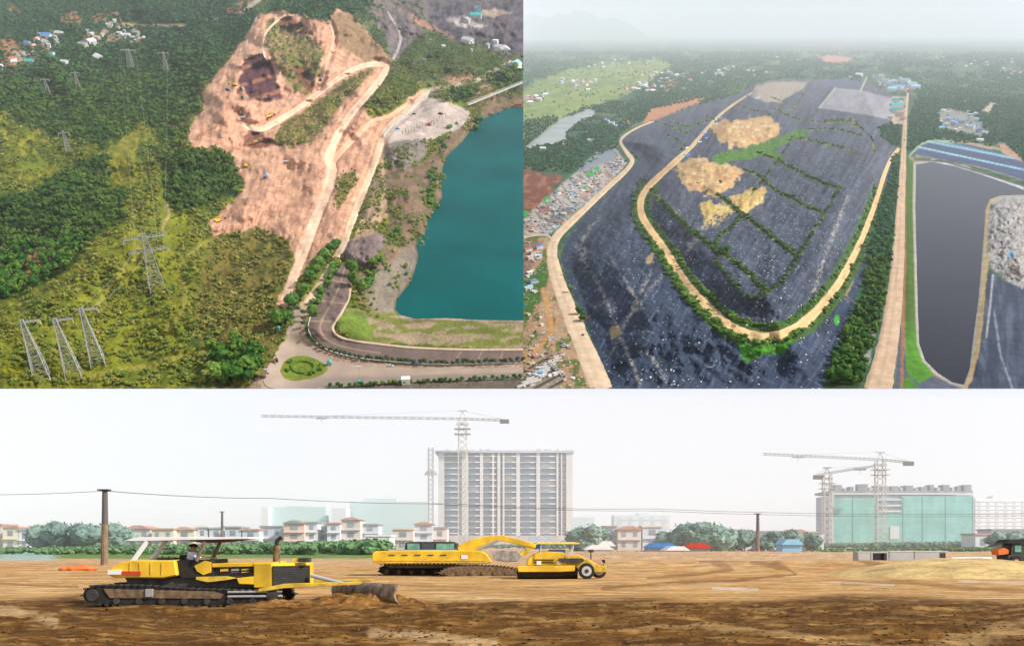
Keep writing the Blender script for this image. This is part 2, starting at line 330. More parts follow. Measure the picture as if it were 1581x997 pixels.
def lift1(px,py):
    px=np.asarray(px,float); py=np.asarray(py,float)
    L=16+26*(fbm(px/95+3,py/80+1,3)-0.5)*1.6
    # the spine that runs up to the summit
    sp=dseg(px,py,[(-40,640),(60,500),(200,330),(300,210),(350,110),(440,22),(520,22)])
    L=L+26*np.exp(-(sp/70.)**2)+16*np.exp(-(((px-470)/120.)**2+((py-130)/110.)**2))
    # gullies and humps
    g=fbm(px/26+py/60,py/22-px/90+5,4); 
    flat=np.clip(mk(px,py,ROADLAND,8)+mk(px,py,SHORE,5)+mk(px,py,YARD,4),0,1)
    pk=mk(px,py,PINK,6)
    rdm=np.zeros(px.shape)
    for rd,wd in ((HAUL,6),(HAIR,7),(HAIR2,5),(STEEPR,3)): rdm=np.maximum(rdm,ss((wd+7-dseg(px,py,[p[:2] for p in rd]))/7.))
    sm=1-0.85*rdm
    L=L+(1-flat)*(1-0.15*pk)*(12*(g-0.5))+(1-flat)*(1-0.82*pk)*4.0*(fbm(px/6,py/5+9,3)-0.5)
    
    rg=1-np.abs(2*fbm(px/16+11,py/30+px/60,3)-1); L=L+sm*pk*4.0*(rg-0.6)+sm*pk*0.9*np.sin((py-0.35*px)/4.6+3*fbm(px/40,py/40,2))
    # dug faces
    for c,a in ((CLIFF,2.0),(CLIFF2,3),(CLIFF3,2),(CLIFF4,2),(CLIFF5,2)):
        s_=sdp(px,py,c); L=L-a*ss((s_+3)/9.)*(1+1.1*np.sin(py/3.2+px/9))
    L=L-3*mk(px,py,TERR,5)*0
    L=L+9*ss(sdp(px,py,GHILL)/22.)+8*ss(sdp(px,py,SHRUBHILL)/18.)+5*ss(sdp(px,py,TERR)/14.)
    for c,a in ((GRAV1,6),(GRAV2,4),(ROCK,7)): L=L+a*ss(sdp(px,py,c)/10.)*(0.7+0.6*fbm(px/5,py/5,3))
    # roads cut level benches
    for rd,wd in ((HAUL,7),(HAIR,7),(HAIR2,5),(STEEPR,4)):
        d=dseg(px,py,[p[:2] for p in rd]); b=ss((wd+5-d)/5.); Ls=14+20*(fbm(px/120,py/120,1)-0.5); L=L-b*2.2
    # everything falls to the water
    f=np.clip((-sdp(px,py,LAKE)-1)/75.,0,1)
    L=L*ss(f)**0.8+(1-ss(f)**0.8)*3.0*np.clip(f*14,0,1)
    fr=ss((py-500)/45.)*ss((px-400)/60.); L=L*(1-fr)+3*fr
    L=np.where(sdp(px,py,LAKE)>0,-3*ss(sdp(px,py,LAKE)/5.),L)
    return L
LA=Land(-250,lift1)
def col1(px,py):
    n1=fbm(px/45,py/40,4); n2=fbm(px/9+4,py/7,4); n3=fbm(px/3,py/2.4+7,3)
    g1=S(112,126,32); g2=S(172,162,44); g3=S(66,94,32); g4=S(122,104,58)
    c=g1[None]*np.ones(px.shape+(1,))
    c=mixc(c,ss((n1-0.45)*5),g3); c=mixc(c,ss((n2-0.5)*5)*0.6,g2); c=mixc(c,ss((n3-0.55)*5)*0.5,g4)
    c=mixc(c,mk(px,py,[(-40,600),(-40,470),(60,470),(130,400),(230,320),(290,330),(330,380),(300,480),(200,560),(120,610)],25,12)*0.55,S(150,150,40))
    fw=np.zeros(px.shape)
    for q in FOR: fw=np.maximum(fw,mk(px,py,q,7,9,12))
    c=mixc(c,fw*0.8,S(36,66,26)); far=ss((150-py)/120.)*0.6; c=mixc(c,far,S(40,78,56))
    c=mixc(c,mk(px,py,SCR_LOW,8,6)*0.75,S(140,122,62)); c=mixc(c,mk(px,py,SCR_LOW,8,6)*ss((n2-0.5)*6),S(88,92,36))
    c=mixc(c,mk(px,py,YFIELD,2.5,3),S(156,152,48)*(0.8+0.4*n3[...,None]))
    for b in BROWNS: c=mixc(c,mk(px,py,b,3,5)*0.85,S(176,128,92))
    for p,wd in PATHS1: c=mixc(c,mline(px,py,p,wd,1.5,1.5)*0.85,S(160,154,70) if wd>2.4 else S(190,160,120))
    for v in (VILL,VILL2): c=mixc(c,mk(px,py,v,5,8)*ss((n2-0.42)*6),S(170,150,120))
    # excavated ground
    P=mk(px,py,PINK,2.2,6,9)
    pk=S(226,174,142)[None]*np.ones(px.shape+(1,)); m=fbm(px/14+2,py/11+px/50,4); 
    pk=mixc(pk,ss((m-0.5)*4)*0.45,S(218,160,128)); pk=mixc(pk,ss((fbm(px/7+30,py/5,3)-0.58)*6)*0.4,S(188,132,104)); pk=mixc(pk,ss((fbm(px/10+60,py/8,3)-0.55)*6)*0.35,S(236,198,170))
    e=fbm((px+0.4*py)/5.,(py-0.6*px)/38.,3); pk=mixc(pk,ss((e-0.57)*6)*0.4,S(176,122,96))
    c=mixc(c,P,pk)
    c=mixc(c,mk(px,py,[(510,20),(548,20),(580,65),(598,92),(560,95),(530,80),(518,50)],6,8)*0.8,S(140,118,84))
    for q,a in ((SCRUB_TOP,.85),(TERR,.92),(TERR2,.9)): 
        mm=mk(px,py,q,3,6); c=mixc(c,mm*a,S(146,126,78)); c=mixc(c,mm*ss((n2-0.46)*7)*0.85,S(112,118,52))
    c=mixc(c,mk(px,py,SHRUBHILL,3,4),S(84,96,48)); 
    for q in (CLIFF,): 
        c=mixc(c,mk(px,py,q,2,4),S(100,62,66)); c=mixc(c,mk(px,py,q,2)*ss((np.sin(py/4.2+px/14)-0.55)*3),S(164,112,84)); c=mixc(c,mk(px,py,q,2)*ss((n2-0.55)*8),S(72,44,60))
    for q in (CLIFF2,CLIFF3,CLIFF5,CLIFF4): c=mixc(c,mk(px,py,q,2,4)*0.85,S(134,78,62)); 
    c=mixc(c,mline(px,py,[(300,215),(345,190),(338,205),(345,225)],3,3,4)*0.5,S(150,96,76))
    # right of the haul road
    B=mk(px,py,BANK,4,5); c=mixc(c,B,S(150,122,100)); c=mixc(c,B*ss((n2-0.5)*6),S(126,112,84)); c=mixc(c,B*ss((fbm(px/11+77,py/13,3)-0.55)*8)*0.8,S(104,112,60))
    c=mixc(c,mk(px,py,[(560,425),(610,400),(640,372),(646,400),(640,425),(616,458),(612,486),(575,488)],6,6)*0.7,S(158,150,136))
    c=mixc(c,mk(px,py,YARD,2,2),S(208,190,178)); c=mixc(c,mk(px,py,YARD,2)*ss((n2-0.58)*8)*0.5,S(176,156,146))
    for q,cc in ((GRAV1,S(150,140,132)),(GRAV2,S(150,142,132)),(ROCK,S(148,128,124))): 
        c=mixc(c,mk(px,py,q,2,3),cc); c=mixc(c,mk(px,py,q,2,3)*ss((n3-0.5)*6)*0.6,cc*0.6)
    c=mixc(c,mk(px,py,[(600,180),(640,150),(656,152),(625,178),(600,205),(592,240),(600,330),(575,362),(545,372),(560,330),(585,260)],2,2)*0.8,S(200,166,136))
    Sh=mk(px,py,SHORE,2.5,3); c=mixc(c,Sh,S(178,156,126)); c=mixc(c,Sh*ss((fbm(px/22,py/7+3,4)-0.44)*7),S(132,138,66)); c=mixc(c,Sh*mk(px,py,[(520,480),(560,478),(580,525),(540,520),(518,505)],3,3),S(128,150,62))
    c=mixc(c,ss((5-np.abs(sdp(px,py,LAKE)))/2.5)*0.5,S(112,104,84)); c=mixc(c,mline(px,py,[(618,488),(700,492),(812,495)],2.2,1,1.5)*0.9,S(206,180,160))
    c=mixc(c,mk(px,py,ROADLAND,3,4),S(190,162,138)); 
    c=mixc(c,mk(px,py,[(385,605),(440,594),(520,598),(640,588),(812,584),(812,605)],1.5,0),S(122,110,98)); 
    # upper right quarry
    up=mk(px,py,[(520,-40),(812,-40),(812,150),(760,130),(690,140),(640,125),(605,90),(590,50),(545,20)],10,10)
    c=mixc(c,up*0.8,S(98,104,72)); c=mixc(c,up*ss((n2-0.5)*6)*0.5,S(140,124,96))
    c=mixc(c,mk(px,py,[(560,-30),(812,-30),(812,60),(700,60),(650,45),(625,80),(600,70),(575,30)],8,12)*0.85,S(128,116,110)); c=mixc(c,mk(px,py,[(560,-30),(720,-30),(700,50),(650,45),(625,80),(600,70),(575,30)],6,8)*ss((np.sin((py-0.5*px)/3.2+2*n2)-0.3)*2)*0.6,S(96,90,92)); c=mixc(c,mk(px,py,DARKQ,6,10),S(106,98,104)); c=mixc(c,mk(px,py,DARKQ,6,10)*ss((n2-0.48)*7),S(76,72,84))
    c=mixc(c,mk(px,py,[(690,30),(712,24),(735,35),(752,40),(735,45),(708,42)],3,3),S(196,186,178)); c=mixc(c,mk(px,py,[(730,18),(765,14),(790,20),(760,28)],2,3),S(180,160,138))
    c=mixc(c,mk(px,py,GREYR,4,6)*0.9,S(128,118,118)); c=mixc(c,mk(px,py,[(618,15),(640,25),(690,52),(700,60),(672,48),(640,35)],3,4)*0.9,S(186,140,112))
    c=mixc(c,mk(px,py,GHILL,4,5),S(86,100,52)); c=mixc(c,mk(px,py,GHILL,4,5)*ss((n2-0.5)*7)*0.7,S(62,82,44))
    c=mixc(c,mk(px,py,[(680,122),(700,112),(730,116),(735,126),(700,132)],3,3)*0.9,S(196,152,122)); c=mixc(c,mk(px,py,[(725,152),(745,130),(778,140),(762,160),(735,165)],3,3)*0.8,S(186,148,118))
    c=mixc(c,mline(px,py,FARRD,3,1.2),S(188,178,168))
    c=mixc(c,mline(px,py,[(655,140),(690,135),(735,125),(790,95)],3,1.2),S(196,180,160))
    return c*(0.86+0.28*n3[...,None])
def land_grid(name,land,cf,x0,x1,rows,step,m,split=None):
    xs=np.arange(x0,x1+1e-6,step); xs[-1]=x1; ys=np.array(rows)
    PX,PY=np.meshgrid(xs,ys); W=land.P(PX,PY); V=land.loc(W.reshape(-1,3)); r=cf(PX,PY); spk=None
    if isinstance(r,tuple): r,spk=r; spk=spk.ravel()
    nx=len(xs); ny=len(ys); i=np.arange(nx*ny).reshape(ny,nx)
    Fq=np.stack([i[1:,:-1].ravel(),i[1:,1:].ravel(),i[:-1,1:].ravel(),i[:-1,:-1].ravel()],-1)
    return mesh_np(name,V,Fq,m,col=r.reshape(-1,3),spk=spk,smooth=True,M=land.T)
def ribbon(name,land,pts,m,extra=0.35,cross=5,step=4,colr=(.4,.3,.2),kind='structure',crown=0.0):
    Q=spl(pts,step); t=np.gradient(Q[:,:2],axis=0); t/=np.linalg.norm(t,axis=1,keepdims=True)+1e-9; nrm=np.stack([-t[:,1],t[:,0]],-1)
    u=np.linspace(-.5,.5,cross); wv=Q[:,2]*(1+0.12*(fbm(Q[:,0]/9,Q[:,1]/9,2)-0.5)*2)
    X=Q[:,0][:,None]+nrm[:,0][:,None]*u*wv[:,None]; Y=Q[:,1][:,None]+nrm[:,1][:,None]*u*wv[:,None]
    Y=np.minimum(Y,600.0)
    ex=np.where(np.abs(u)>0.49,-0.3,extra)[None]*np.ones_like(X)
    V=land.loc(land.P(X,Y,ex).reshape(-1,3)); n=len(Q); i=np.arange(n*cross).reshape(n,cross)
    Fq=np.stack([i[:-1,:-1].ravel(),i[:-1,1:].ravel(),i[1:,1:].ravel(),i[1:,:-1].ravel()],-1)
    c=np.asarray(colr)[None,None]*(0.80+0.36*fbm(X/4,Y/7,4))[...,None]
    tr=np.abs(np.abs(u)-0.22)<0.12; c=c*np.where(tr,1.07,0.93)[None,:,None]
    o=mesh_np(name,V,Fq,m,col=c.reshape(-1,3),smooth=True,M=land.T)
    if kind: o['kind']=kind
    return o
def sheet(name,land,poly,m,flat=0.0,extra=0.0):
    P3=land.loc(land.P(np.array([p[0] for p in poly],float),np.array([p[1] for p in poly],float),extra,flat))
    tris=geometry.tessellate_polygon([[Vector((a[0],a[1],0)) for a in P3]])
    o=mesh_np(name,P3,[t for t in tris],m,M=land.T); 
    bm=bmesh.new(); bm.from_mesh(o.data)
    for f in bm.faces:
        if f.normal.z<0: f.normal_flip()
    bm.to_mesh(o.data); bm.free(); o['kind']='structure'; return o
def strip(name,land,A,B,m,colr,nu=120,nv=12,extra=0.3):
    def rs(P):
        P=spl(P,3)[:,:2]; L=np.r_[0,np.cumsum(np.hypot(*np.diff(P,axis=0).T))]; t=np.linspace(0,L[-1],nu); return np.stack([np.interp(t,L,P[:,0]),np.interp(t,L,P[:,1])],-1)
    a=rs(A); b=rs(B); v=np.linspace(0,1,nv)[None,:,None]; Q=a[:,None]*(1-v)+b[:,None]*v
    Q[...,1]=np.minimum(Q[...,1],600)
    V=land.loc(land.P(Q[...,0],Q[...,1],extra).reshape(-1,3)); i=np.arange(nu*nv).reshape(nu,nv)
    Fq=np.stack([i[:-1,:-1].ravel(),i[:-1,1:].ravel(),i[1:,1:].ravel(),i[1:,:-1].ravel()],-1)
    c=colr(Q[...,0],Q[...,1],v[...,0]*np.ones((nu,1)),np.linspace(0,1,nu)[:,None]*np.ones((1,nv))) if callable(colr) else np.asarray(colr)[None,None]*(0.9+0.2*fbm(Q[...,0]/6,Q[...,1]/4,3))[...,None]
    o=mesh_np(name,V,Fq,m,col=c.reshape(-1,3),smooth=True,M=land.T); o['kind']='structure'; return o
m_hill=land_mat('hill_ground',0.35,0.05,2.2,0.38)
m_dirt=land_mat('packed_dirt',0.6,0.08,0.5,0.2)
m_asph=land_mat('dusty_asphalt',0.9,0.06,0.15,0.14)
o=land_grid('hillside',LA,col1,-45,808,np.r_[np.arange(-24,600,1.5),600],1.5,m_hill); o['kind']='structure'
sheet('lake',LA,[(812 if x>=812 else x,y) for x,y in LAKE][:0] or [(min(x,808),y) for x,y in LAKE],water_mat('teal_water',(0.0,0.085,0.085),0.4,0.03,0.03,0.25),0.0,0.0)
dirtc=S(226,182,148)
for nm,rd,cc in (('haul_road',HAUL,S(236,204,170)),('haul_road',HAIR,S(246,208,176)),('haul_road',HAIR2,S(238,190,158)),('track',TOPR,S(232,206,176)),('track',TOPR2,S(200,174,150)),('haul_road',STEEPR,S(240,190,158)),('haul_road',GREYRD,S(176,168,162))):
    ribbon(nm,LA,rd,m_dirt,0.3,7,3,cc)
# embankment of dark asphalt slabs and its pale inner walk
EMB_IN=[(536,408),(542,425),(541,445),(538,462),(528,482),(516,500),(514,510),(522,520),(545,527),(590,533),(640,538),(720,541),(808,541)]
EMB_OUT=[(534,404),(520,418),(508,440),(494,462),(482,484),(477,500),(479,512),(488,526),(506,538),(545,549),(600,556),(680,561),(808,558)]
def embc(x,y,v,u):
    c=np.ones(x.shape+(3,))*S(124,106,98); c=c*(0.86+0.3*fbm(x/4,y/10,3))[...,None]
    j=(np.abs(((u*13)%1)-0.5)>0.485)|((v>0.42)&(v<0.5)&(u<0.5)); c=np.where(j[...,None],S(170,146,124),c); return c
strip('embankment',LA,EMB_OUT,EMB_IN,m_asph,embc,260,14,0.4)
ribbon('footpath',LA,[(x,y-1,5.0) for x,y in EMB_IN[2:]],m_asph,0.8,5,3,S(214,188,164))
ribbon('kerb',LA,[(x-1.2,y+1.6,2.3) for x,y in EMB_OUT[3:]],m_asph,0.9,4,3,S(226,222,214))
def roadc(x,y,v,u):
    c=np.ones(x.shape+(3,))*S(180,160,142); c=mixc(c,ss((v-0.35)*4)*ss((u-0.25)*6),S(152,138,128)); return c*(0.92+0.16*fbm(x/14,y/2,3))[...,None]
strip('road',LA,[(470,470),(462,500),(464,520),(490,545),(530,560),(600,566),(680,569),(808,567)],[(452,470),(440,520),(425,545),(412,596),(520,598),(600,592),(680,587),(808,583)],m_asph,roadc,200,14,0.3)
ribbon('kerb',LA,[(490,599,1.3),(560,594,1.3),(640,589,1.3),(720,586,1.3),(808,584,1.3)],m_asph,0.8,4,3,S(220,214,204))
ISL=[(433,572),(437,560),(450,552),(470,550),(490,556),(504,565),(505,571),(497,577),(478,583),(455,586),(440,582)]
sheet_isl=strip('grass_island',LA,[(433,571),(440,557),(455,550),(475,550),(495,558),(506,567)],[(433,573),(440,583),(455,587),(478,584),(497,578),(506,571)],m_hill,S(132,146,52),50,12,0.5)
# ---------------------------------------------------------------- vegetation kit
def tree_tpl(seed,nb,leaves,trunk=True,wide=1.0,sub=1,lsz=0.13):
    """unit-height tree: returns V, tris, isleaf flag (numpy)"""
    rd=random.Random(seed); mb=MB()
    if trunk: mb.mi=0; mb.bar((0,0,-0.06),(0,0,0.5),0.035,5,0.015)
    mb.mi=1; cs=[]
    for k in range(nb):
        a=rd.uniform(0,6.28); q=rd.uniform(0,0.26)*wide if k else 0; z=rd.uniform(0.38,0.78) if k else 0.58
        r=rd.uniform(0.15,0.26); c=(math.cos(a)*q,math.sin(a)*q,z); cs.append((c,r*wide,r)); mb.blob(c,(r*wide,r*wide,r),sub,0.28,seed*31+k)
    for k in range(leaves):
        c,rx,rz=cs[rd.randrange(nb)]; a=rd.uniform(0,6.28); u=rd.uniform(-0.35,1); s_=math.sqrt(max(0,1-u*u)); rr=rd.uniform(0.95,1.3)
        p=Vector((c[0]+math.cos(a)*s_*rx*rr,c[1]+math.sin(a)*s_*rx*rr,c[2]+u*rz*rr)); e1=Vector((rd.uniform(-1,1),rd.uniform(-1,1),rd.uniform(-.6,.6))).normalized()*lsz*rd.uniform(.5,1)
        e2=e1.cross(Vector((rd.uniform(-1,1),rd.uniform(-1,1),1))).normalized()*lsz*rd.uniform(.4,.8)
        mb.add([p-e1,p+e2,p+e1,p-e2],[(0,1,2),(0,2,3)])
    T=[];fl=[]
    for f,m_ in zip(mb.f,mb.m):
        for j in range(1,len(f)-1): T.append((f[0],f[j],f[j+1])); fl.append(m_)
    return np.array(mb.v),np.array(T),np.array(fl)
TPL_N=[tree_tpl(i,5,44,True,1.15) for i in range(5)]
TPL_F=[tree_tpl(20+i,3,14,False,1.3,1,0.2) for i in range(5)]
TPL_B=[tree_tpl(40+i,4,34,False,1.7,1,0.16) for i in range(4)]
TPL_X=[tree_tpl(60+i,1,7,False,1.9,1,0.3) for i in range(4)]
def tree_obj(name,tpl,leafm):
    V,T,fl=tpl; return mesh_np(name,V,T,[Ms['trunk'],leafm],mat_idx=fl)
_rs=np.random.RandomState(11)
def scatter(land,dens,x0,x1,y0,y1,size,gapf,seed):
    """jittered rows, spacing follows the depth; returns px,py arrays"""
    rs=np.random.RandomState(seed); X=[];Y=[]; y=y0
    while y<y1:
        pm=land.pxm(y); s_=max(size*pm*gapf,2.6); xs=np.arange(x0+rs.rand()*s_,x1,s_); xs=xs+(rs.rand(len(xs))-.5)*s_*0.9; ys=y+(rs.rand(len(xs))-.5)*s_*0.7
        X.append(xs);Y.append(ys); y+=s_*0.52
    X=np.concatenate(X);Y=np.concatenate(Y); k=(rs.rand(len(X))<dens(X,Y))&(Y<y1)&(X>x0)&(X<x1); return X[k],Y[k]
def merged(name,land,X,Y,tpls,size,cols,label,seed,cat='forest'):
    """one mesh of many small crowns; cols(x,y,r)->colour per crown"""
    rs=np.random.RandomState(seed); W=land.loc(land.P(X,Y)); n=len(X); pm=F/land.d0(Y); sz=np.maximum(size*(0.55+0.9*rs.rand(n)**1.5),(3.4/pm if tpls is not TPL_B else 0)) if size>1.5 else size*(0.5+rs.rand(n)); cc=cols(X,Y,rs)
    VV=[];TT=[];CC=[];b=0
    k=rs.randint(0,len(tpls),n)
    for t,(V,T,fl) in enumerate(tpls):
        ids=np.where(k==t)[0]
        if not len(ids): continue
        T=T[fl==1]; a=rs.rand(len(ids))*6.28; ca=np.cos(a)[:,None]; sa=np.sin(a)[:,None]
        x=V[None,:,0]*ca-V[None,:,1]*sa; y=V[None,:,0]*sa+V[None,:,1]*ca; z=V[None,:,2]*np.ones_like(x)-0.22
        G=np.stack([x,y,z],-1)*sz[ids][:,None,None]+W[ids][:,None,:]
        VV.append(G.reshape(-1,3)); TT.append((T[None]+(np.arange(len(ids))*len(V))[:,None,None]+b).reshape(-1,3)); CC.append(np.repeat(cc[ids],len(V),axis=0)); b+=len(ids)*len(V)
    o=mesh_np(name,np.concatenate(VV),np.concatenate(TT),Ms['canopy'],col=np.concatenate(CC),M=land.T)
    return tag(o,label,cat,None,'stuff')
def dens1(px,py):
    d=np.zeros(px.shape)
    for q in FOR: d=np.maximum(d,0.93*mk(px,py,q,7,9,12)*np.clip((fbm(px/22+90,py/13,3)-0.27)*6,0.25,1))
    n=fbm(px/16+8,py/13,4); bush=np.clip((n-0.36)*4,0.05,0.95)
    out=np.clip(mk(px,py,PINK,3)+mk(px,py,ROADLAND,3)+mk(px,py,BANK,2)+mk(px,py,SHORE,2)+mk(px,py,YFIELD,3)+mk(px,py,DARKQ,5)+mk(px,py,LAKE,2)+mk(px,py,GREYR,3)+mk(px,py,YARD,2),0,1)
    d=np.maximum(d,bush)
    keep=np.clip(mk(px,py,SHRUBHILL,3)*1.2+mk(px,py,TERR,4)*0.45+mk(px,py,SCRUB_TOP,4)*0.12+mk(px,py,TERR2,4)*.8,0,1)
    bk=mk(px,py,BANK,2)*ss((fbm(px/11+77,py/13,3)-0.55)*8)*0.8
    d=np.maximum(d*(1-out),np.maximum(keep,bk))
    for b in BROWNS+[VILL,VILL2]: d=d*(1-0.65*mk(px,py,b,3))
    for p,wd in PATHS1: d=d*(1-mline(px,py,p,wd+1.5,2))
    for r_ in (HAUL,HAIR,HAIR2,TOPR,TOPR2,STEEPR,GREYRD): d=d*(1-mline(px,py,[a[:2] for a in r_],9 if r_[0][2]>5 else 4,1))
    for b in ((CLIFF),(ROCK)): d=d*(1-mk(px,py,b,3))
    d=d*(1-mk(px,py,[(520,400),(545,400),(545,470),(520,520),(808,535),(808,600),(400,600),(470,480)],4))
    d=d*(1-0.9*mk(px,py,[(565,-30),(760,-30),(740,30),(700,60),(650,45),(625,78),(600,68),(578,30)],6,8)); d=d*(1-ss((py-592)/6.))
    return d
def forest_w(px,py):
    d=np.zeros(px.shape)
    for q in FOR: d=np.maximum(d,mk(px,py,q,7,9,12))
    return d
def colt1(X,Y,rs):
    f=forest_w(X,Y); n=fbm(X/30,Y/25,3); r=rs.rand(len(X))
    c=np.ones((len(X),3))*np.array([0.095,0.125,0.026]); c=mixc(c,ss((n-0.45)*5)*0.8,(0.15,0.155,0.032)); c=mixc(c,(r>0.85)*0.6,(0.19,0.17,0.06)); c=mixc(c,(r<0.2)*0.7,(0.05,0.09,0.022))
    c=mixc(c,mk(X,Y,SCR_LOW,8)*0.5*(r>0.3),(0.16,0.13,0.045))
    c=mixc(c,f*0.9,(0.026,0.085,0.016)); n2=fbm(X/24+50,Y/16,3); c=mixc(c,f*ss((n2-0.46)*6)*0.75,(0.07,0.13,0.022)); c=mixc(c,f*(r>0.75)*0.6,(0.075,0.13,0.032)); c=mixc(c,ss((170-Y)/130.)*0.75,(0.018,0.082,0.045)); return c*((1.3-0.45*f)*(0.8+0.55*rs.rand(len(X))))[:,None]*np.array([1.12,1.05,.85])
tx,ty=scatter(LA,lambda x,y:dens1(x,y)*forest_w(x,y),-30,806,-14,597,7.0,0.72,3)
bx_,by_=scatter(LA,lambda x,y:dens1(x,y)*(1-forest_w(x,y)),-30,806,-14,598,3.6,0.95,4)
# the 300 that show largest are trees of their own, the rest reads as one wood
def own(name,land,X,Y,tpls,leafm,size,n,labels,cat,group,seed):
    rs=random.Random(seed); idx=np.argsort(-Y)[:n]; protos=[]
    for k,i in enumerate(idx):
        if k<len(tpls): o=tree_obj(name,tpls[k],leafm); protos.append(o)
        else: o=protos[rs.randrange(len(protos))].copy(); COL.objects.link(o)
        s_=size*rs.uniform(0.6,1.45); o.matrix_world=stand(land,float(X[i]),float(Y[i]),rs.uniform(0,360),(s_,s_,s_*rs.uniform(.8,1.1)),-0.15*s_)
        tag(o,labels,cat,group)
    m=np.ones(len(X),bool); m[idx]=False; return X[m],Y[m]
tx,ty=own('tree',LA,tx,ty,TPL_N,Ms['leaf'],8.2,280,'dark green broadleaf tree in the woods on the near slopes of the quarry hill','tree','trees in the woods on the quarry hill',5)
bx_,by_=own('bush',LA,bx_,by_,TPL_B,Ms['leafO'],3.8,300,'yellow-green bush on the grassy slope around the three pylons','bush','bushes on the grassy slope near the pylons',6)
near=ty>170
merged('woodland',LA,tx[near],ty[near],TPL_F,8.0,colt1,'dense dark green woods on the left flank of the quarry hill',8)
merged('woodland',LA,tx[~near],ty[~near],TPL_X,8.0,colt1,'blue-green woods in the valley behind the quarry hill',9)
near=by_>230
merged('scrub',LA,bx_[near],by_[near],TPL_F,4.0,colt1,'yellow-green scrub covering the lower slopes of the quarry hill',10,'scrub')
merged('scrub',LA,bx_[~near],by_[~near],TPL_X,4.2,colt1,'green scrub covering the upper valley slopes',12,'scrub')
# ---------------------------------------------------------------- pylons (metres, z up)
def pylon(name,label,land,px,py,H,yaw,arms,wbase=9.0,wt=1.7,r=0.17,lean=0):
    M=stand(land,px,py,yaw)
    t=thing(name,label,'pylon','lattice power pylons on the hill',M)
    def lattice(mb,z0,z1,w0,w1,n,rr):
        for i in range(n):
            # panels get shorter towards the top
            f=lambda k:(1-(1-k/n)**1.35); a,b=f(i),f(i+1); za=z0+(z1-z0)*a; zb=z0+(z1-z0)*b; wa=w0+(w1-w0)*a; wb=w0+(w1-w0)*b
            for sx,sy,tx_,ty_ in ((-1,-1,1,-1),(1,-1,1,1),(1,1,-1,1),(-1,1,-1,-1)):
                mb.bar((sx*wa,sy*wa,za),(tx_*wb,ty_*wb,zb),rr,3); mb.bar((tx_*wa,ty_*wa,za),(sx*wb,sy*wb,zb),rr,3); mb.bar((sx*wb,sy*wb,zb),(tx_*wb,ty_*wb,zb),rr,3)
    w0=wbase/2; w1=wt/2
    for sx,sy in ((-1,-1),(1,-1),(1,1),(-1,1)):
        MB().bar((sx*w0,sy*w0,-0.5),(sx*w1,sy*w1,H),r*1.5,4).build('leg',Ms['steel'],t)
    mb=MB(); lattice(mb,0,H,w0,w1,9,r*0.75); mb.build('bracing',Ms['steel'],t)
    for z,xa,xb,up in arms:
        a=MB(); n=6
        for sy in (-1,1):
            a.bar((xa,0,z+up),(xb,0,z+up),r,3); a.bar((xa,sy*w1*.6,z),(xb,sy*w1*.6,z),r,3)
            for k in range(n+1):
                x0=xa+(xb-xa)*k/n; x1=xa+(xb-xa)*min(n,k+1)/n; a.bar((x0,0,z+up),(x1,sy*w1*.6,z),r*.7,3); a.bar((x0,sy*w1*.6,z),(x1,0,z+up),r*.7,3)
        a.build('crossarm',Ms['steel'],t)
        i=MB()
        for x in (xa,xb): i.bar((x,0,z),(x,0,z-3.2),0.16,5)
        i.build('insulator',Ms['white'],t)
    return t
pylon('pylon','tall lattice pylon with two wide crossarms on the mid slope',LA,243,446,48,25,[(44,-17,17,1.6),(33,-15,17,1.6)],13,2.6,0.2)
pylon('pylon','lattice pylon with a one-sided top arm, cut by the lower left corner',LA,66,584,44,20,[(42,-2,11,1.0)],11,1.8,0.19)
pylon('pylon','lattice pylon with a one-sided top arm, middle of the three lower ones',LA,114,580,44,20,[(42,-2,11,1.0)],11,1.8,0.19)
pylon('pylon','lattice pylon with a one-sided top arm, right of the three lower ones',LA,152,562,44,20,[(42,-2,11,1.0)],10.5,1.8,0.19)
pylon('pylon','wide portal-headed pylon below the valley village',LA,203,105,28,-10,[(26,-13,13,1.2)],9,4.5,0.2)
pylon('pylon','faint slender pylon against the dark woods right of the village',LA,258,112,30,-10,[(28,-9,9,1)],7,2.0,0.15)
pylon('pylon','small leaning pylon in the green valley at the left',LA,106,234,24,30,[(21,-6,6,.8)],6,1.6,0.14)
pylon('pylon','small pylon in front of the valley houses',LA,122,138,24,20,[(22,-6,6,.8)],6,1.6,0.13)
pylon('pylon','small pylon at the left on the valley floor',LA,76,148,24,20,[(22,-6,6,.8)],6,1.6,0.13)
def wire(land,a,b,ha,hb,label,sag=6):
    A=land.at(*a); B=land.at(*b); n=Vector(land.n.tolist()); A=A+n*ha; B=B+n*hb; mb=MB(); k=12; P=[A.lerp(B,i/k)-n*sag*4*(i/k)*(1-i/k) for i in range(k+1)]
    for i in range(k): mb.bar(P[i],P[i+1],0.07,3)
    o=mb.build('power_line',Ms['steel']); tag(o,label,'power line','power lines over the quarry hill')
wire(LA,(228,452),(190,106),42,28,'power line from the left arm of the mid-slope pylon to the village pylon')
wire(LA,(262,452),(216,106),42,28,'power line from the right arm of the mid-slope pylon to the village pylon')
wire(LA,(266,452),(265,112),33,30,'power line running up to the slender pylon by the dark woods')
wire(LA,(154,566),(243,446),43,33,'power line from the rightmost lower pylon to the mid-slope pylon')
wire(LA,(116,591),(238,450),45,43,'power line from the middle lower pylon to the mid-slope pylon')
